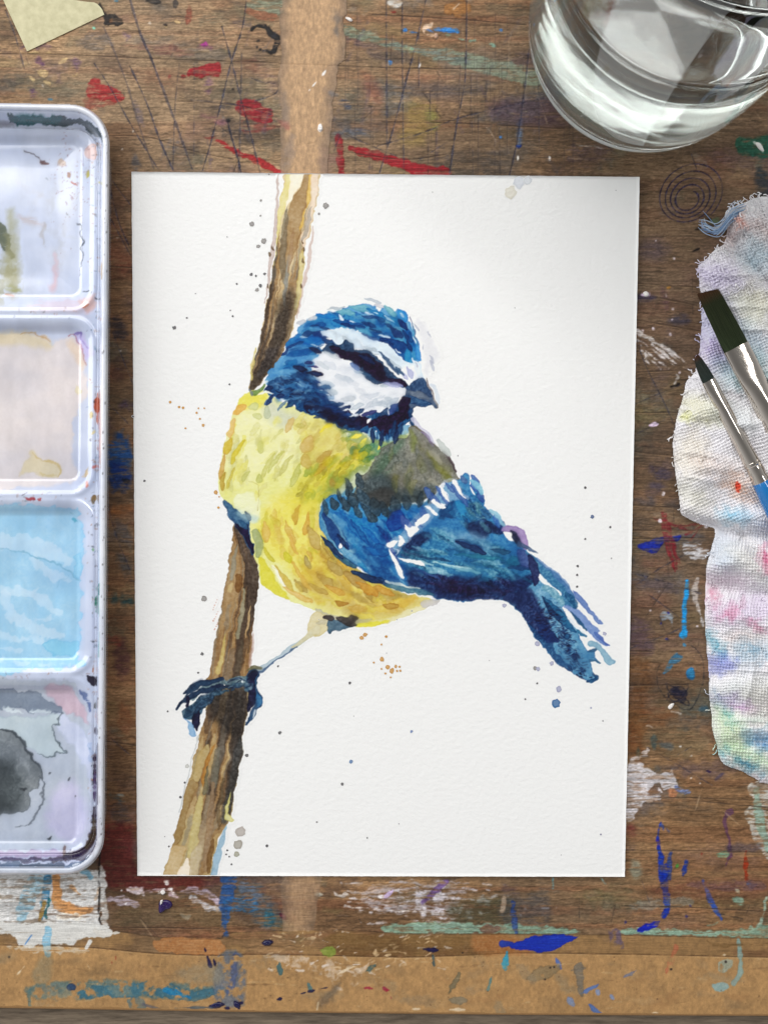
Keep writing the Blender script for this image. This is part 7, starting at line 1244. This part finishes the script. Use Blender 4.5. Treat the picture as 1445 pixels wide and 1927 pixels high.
def brush(name, label, A, B, zA, zB, prof_b, prof_f, crimps, prof_h, cols, skew):
    """A tip pixel, B far handle pixel; profiles are (t, half width, half height, squareness) along the axis in metres from the tip"""
    a, b = at(*A, zA), at(*B, zB); d = (b - a) / np.linalg.norm(b - a); sd = np.cross(d, (0, 0, 1.0)); sd /= np.linalg.norm(sd); up = np.cross(sd, d)
    t = thing(name, label, 'brush', tuple(a))
    def sec(p): return (a + d * p[0], p[1], p[2], sd, up, p[3])
    fr0 = prof_f[0][0]
    mb = bristle_mat(name + '_hair', cols[0], cols[1], cols[2], (a + d * fr0, a))
    ss = [sec(p) for p in prof_b]
    o = loft('bristles', ss, mb, t, ns=40)
    me = o.data                                                        # shear the tip to the slant of the cut
    for v in me.vertices:
        q = np.array(v.co) - a; s_ = q @ d; w = q @ sd; k = max(0, 1 - s_ / (fr0 * .8)); v.co = Vector(np.array(v.co) + d * (skew * w * k) + d * (.00018 * math.sin(w * 9000) * (k > .9)))
    HV, HF = [], []; hr = np.random.RandomState(len(name))
    bt = [p[0] for p in prof_b]; bw = [p[1] for p in prof_b]; bh = [p[2] for p in prof_b]
    for k in range(190):
        x_ = hr.uniform(-1, 1); side = 1 if hr.rand() < .85 else -1; e0 = hr.normal() * .00035; drift = hr.normal() * .05; b0 = len(HV); r_h = .000035 + .00003 * hr.rand()
        for m in range(6):
            s_ = fr0 * 1.02 * (1 - m / 5) + (e0 + skew * x_ * bw[0]) * (m == 5) + skew * x_ * bw[1] * max(0, 1 - (1 - m / 5) / .8) * (m < 5)
            ss_ = float(np.clip(fr0 * (1 - m / 5), 0, fr0)); w_ = np.interp(ss_, bt, bw); h_ = np.interp(ss_, bt, bh); xx_ = np.clip(x_ + drift * (m / 5) ** 2, -1.02, 1.02)
            ce = a + d * s_ + sd * w_ * xx_ + up * side * (h_ * math.sqrt(max(0, 1 - min(1, abs(xx_)) ** 2.4)) + r_h * .6); rad = r_h * (1 - .6 * (m == 5))
            for q_ in range(4): HV.append(ce + rad * (math.cos(q_ * math.pi / 2) * sd + math.sin(q_ * math.pi / 2) * up))
        for m in range(5):
            for q_ in range(4): HF.append((b0 + m * 4 + q_, b0 + m * 4 + (q_ + 1) % 4, b0 + m * 4 + 4 + (q_ + 1) % 4, b0 + m * 4 + 4 + q_))
    mesh_from('hair', np.array(HV), np.array(HF), mb, None, True, o)['kind'] = 'stuff'
    f = loft('ferrule', [sec(p) for p in prof_f], M_steel, t, ns=40)
    for s_, r in crimps:
        loft('crimp_ring', [sec((s_ - .0007, r, r, 2)), sec((s_ - .0004, r + .00022, r + .00022, 2)), sec((s_ + .0004, r + .00022, r + .00022, 2)), sec((s_ + .0007, r, r, 2))], M_steel, f, ns=40, caps=False).parent = f
    loft('handle', [sec(p) for p in prof_h], M_blue, t, ns=40)
    for o in list(t.children):
        o.matrix_parent_inverse = Matrix.Translation(-Vector(t.location))
    return t
# wide flat brush
brush('flat_brush', 'wide flat brush with dark olive bristles lying on the rag', (1331, 549), (1536, 955), .0098, .0120,
      [(0.0, .0030, .00025, 2.2), (.0015, .00305, .0004, 2.2), (.008, .0034, .0008, 2.3), (.014, .0036, .0011, 2.4), (.0192, .0037, .0013, 2.6)],
      [(.0178, .0036, .0013, 3.0), (.0179, .0038, .0015, 3.2), (.024, .0038, .0015, 3.2), (.0275, .0037, .0019, 2.8), (.031, .00345, .0026, 2.3), (.036, .0033, .0030, 2.05), (.050, .0034, .0032, 2), (.0565, .0035, .0034, 2), (.0568, .0034, .0033, 2)],
      [(.052, .00345)], [(.056, .0032, .0032, 2), (.058, .0036, .0036, 2), (.070, .0044, .0044, 2), (.078, .0042, .0042, 2)],
      ((40, 50, 30), (38, 44, 24), (66, 42, 24)), -.28)
brush('angled_brush', 'small slanted brush with dark grey bristles and blue lacquered handle', (1309, 672), (1487, 1010), .0092, .0104,
      [(0.0, .0008, .0002, 2.2), (.0012, .0012, .0003, 2.2), (.005, .0017, .0006, 2.2), (.0086, .00185, .0009, 2.3)],
      [(.0076, .0018, .0009, 2.6), (.0077, .0020, .0011, 2.8), (.0105, .0020, .0012, 2.8), (.0135, .0020, .0016, 2.3), (.0165, .00205, .0019, 2), (.024, .0022, .0021, 2), (.0345, .0024, .0024, 2), (.0352, .00225, .00225, 2), (.0362, .0024, .0024, 2), (.0378, .0025, .0025, 2), (.0386, .0023, .0023, 2), (.0396, .0025, .0025, 2), (.0408, .00255, .00255, 2), (.041, .0024, .0024, 2)],
      [(.0350, .0023)], [(.0402, .0022, .0022, 2), (.0409, .0026, .0026, 2), (.046, .0031, .0031, 2), (.056, .0035, .0035, 2), (.066, .0033, .0033, 2)],
      ((40, 50, 46), (40, 42, 38), (72, 48, 36)), .62)
# ------------------------------------------------------------------ water glass
JC = at(1206, 80); JR = float(np.linalg.norm(at(1206, 313) - at(1206, 80)))
def lathe(name, prof, mat, parent, ns=96):
    V, F = [], []
    for r, z in prof:
        for k in range(ns): V.append((r * math.cos(2 * math.pi * k / ns), r * math.sin(2 * math.pi * k / ns), z))
    for i in range(len(prof) - 1):
        for k in range(ns): F.append((i * ns + k, i * ns + (k + 1) % ns, (i + 1) * ns + (k + 1) % ns, (i + 1) * ns + k))
    b = len(V); V += [(0, 0, prof[0][1]), (0, 0, prof[-1][1])]
    for k in range(ns): F.append((b, (k + 1) % ns, k)); n0 = (len(prof) - 1) * ns; F.append((b + 1, n0 + k, n0 + (k + 1) % ns))
    me = bpy.data.meshes.new(name); me.from_pydata(V, [], F); me.update()
    bm = bmesh.new(); bm.from_mesh(me); bmesh.ops.recalc_face_normals(bm, faces=bm.faces[:]); bm.to_mesh(me); bm.free()
    me.polygons.foreach_set('use_smooth', np.ones(len(me.polygons), bool)); me.materials.append(mat)
    o = bpy.data.objects.new(name, me); COL.objects.link(o); o.parent = parent; return o
def curve(pts, n=5):
    return [tuple(p) for p in smooth_pts(np.array(pts), n, False)]
m_glass, t_, b_ = nodes('green_tinted_glass')
b_.inputs['Base Color'].default_value = (.952, .984, .966, 1); b_.inputs['Roughness'].default_value = .025; b_.inputs['IOR'].default_value = 1.5; b_.inputs['Transmission Weight'].default_value = 1
bump(t_, b_, noise_node(t_, coords(t_, (1, 1, .4)), 42, 3), .05, .002)
m_water, t_, b_ = nodes('rinse_water')
b_.inputs['Base Color'].default_value = (.985, .99, .985, 1); b_.inputs['Roughness'].default_value = .06; b_.inputs['IOR'].default_value = 1.333; b_.inputs['Transmission Weight'].default_value = 1; bump(t_, b_, noise_node(t_, coords(t_, (1, 1, 1)), 45, 2), .06, .003)
R = JR
inner = curve([(.0005, .0075), (R * .55, .0072), (R * .78, .0085), (R * .89, .0140), (R * .925, .024), (R * .93, .040), (R * .93, .098)])
outer = curve([(R * .94, .1005), (R * .97, .1015), (R, .1005), (R, .05), (R, .026), (R * .985, .014), (R * .94, .0062), (R * .86, .0018), (R * .78, .0002), (R * .72, .0010), (R * .64, .0022), (.0005, .0024)])
jar = thing('water_glass', 'clear glass jar holding brush water beside the sheet corner', 'jar', tuple(JC))
lathe('glass_body', inner + outer, m_glass, jar)
WL = .062
wi = [p for p in inner if p[1] < WL]
wat = lathe('rinse_water', [(r + .00012, z - .00012) for r, z in wi] + [(R * .93 + .00012, WL), (R * .90, WL - .0003), (R * .86, WL - .0004), (.0005, WL - .0004)], m_water, None)
wat.location = JC; tag(wat, 'slightly cloudy clear water inside the glass jar', 'water')
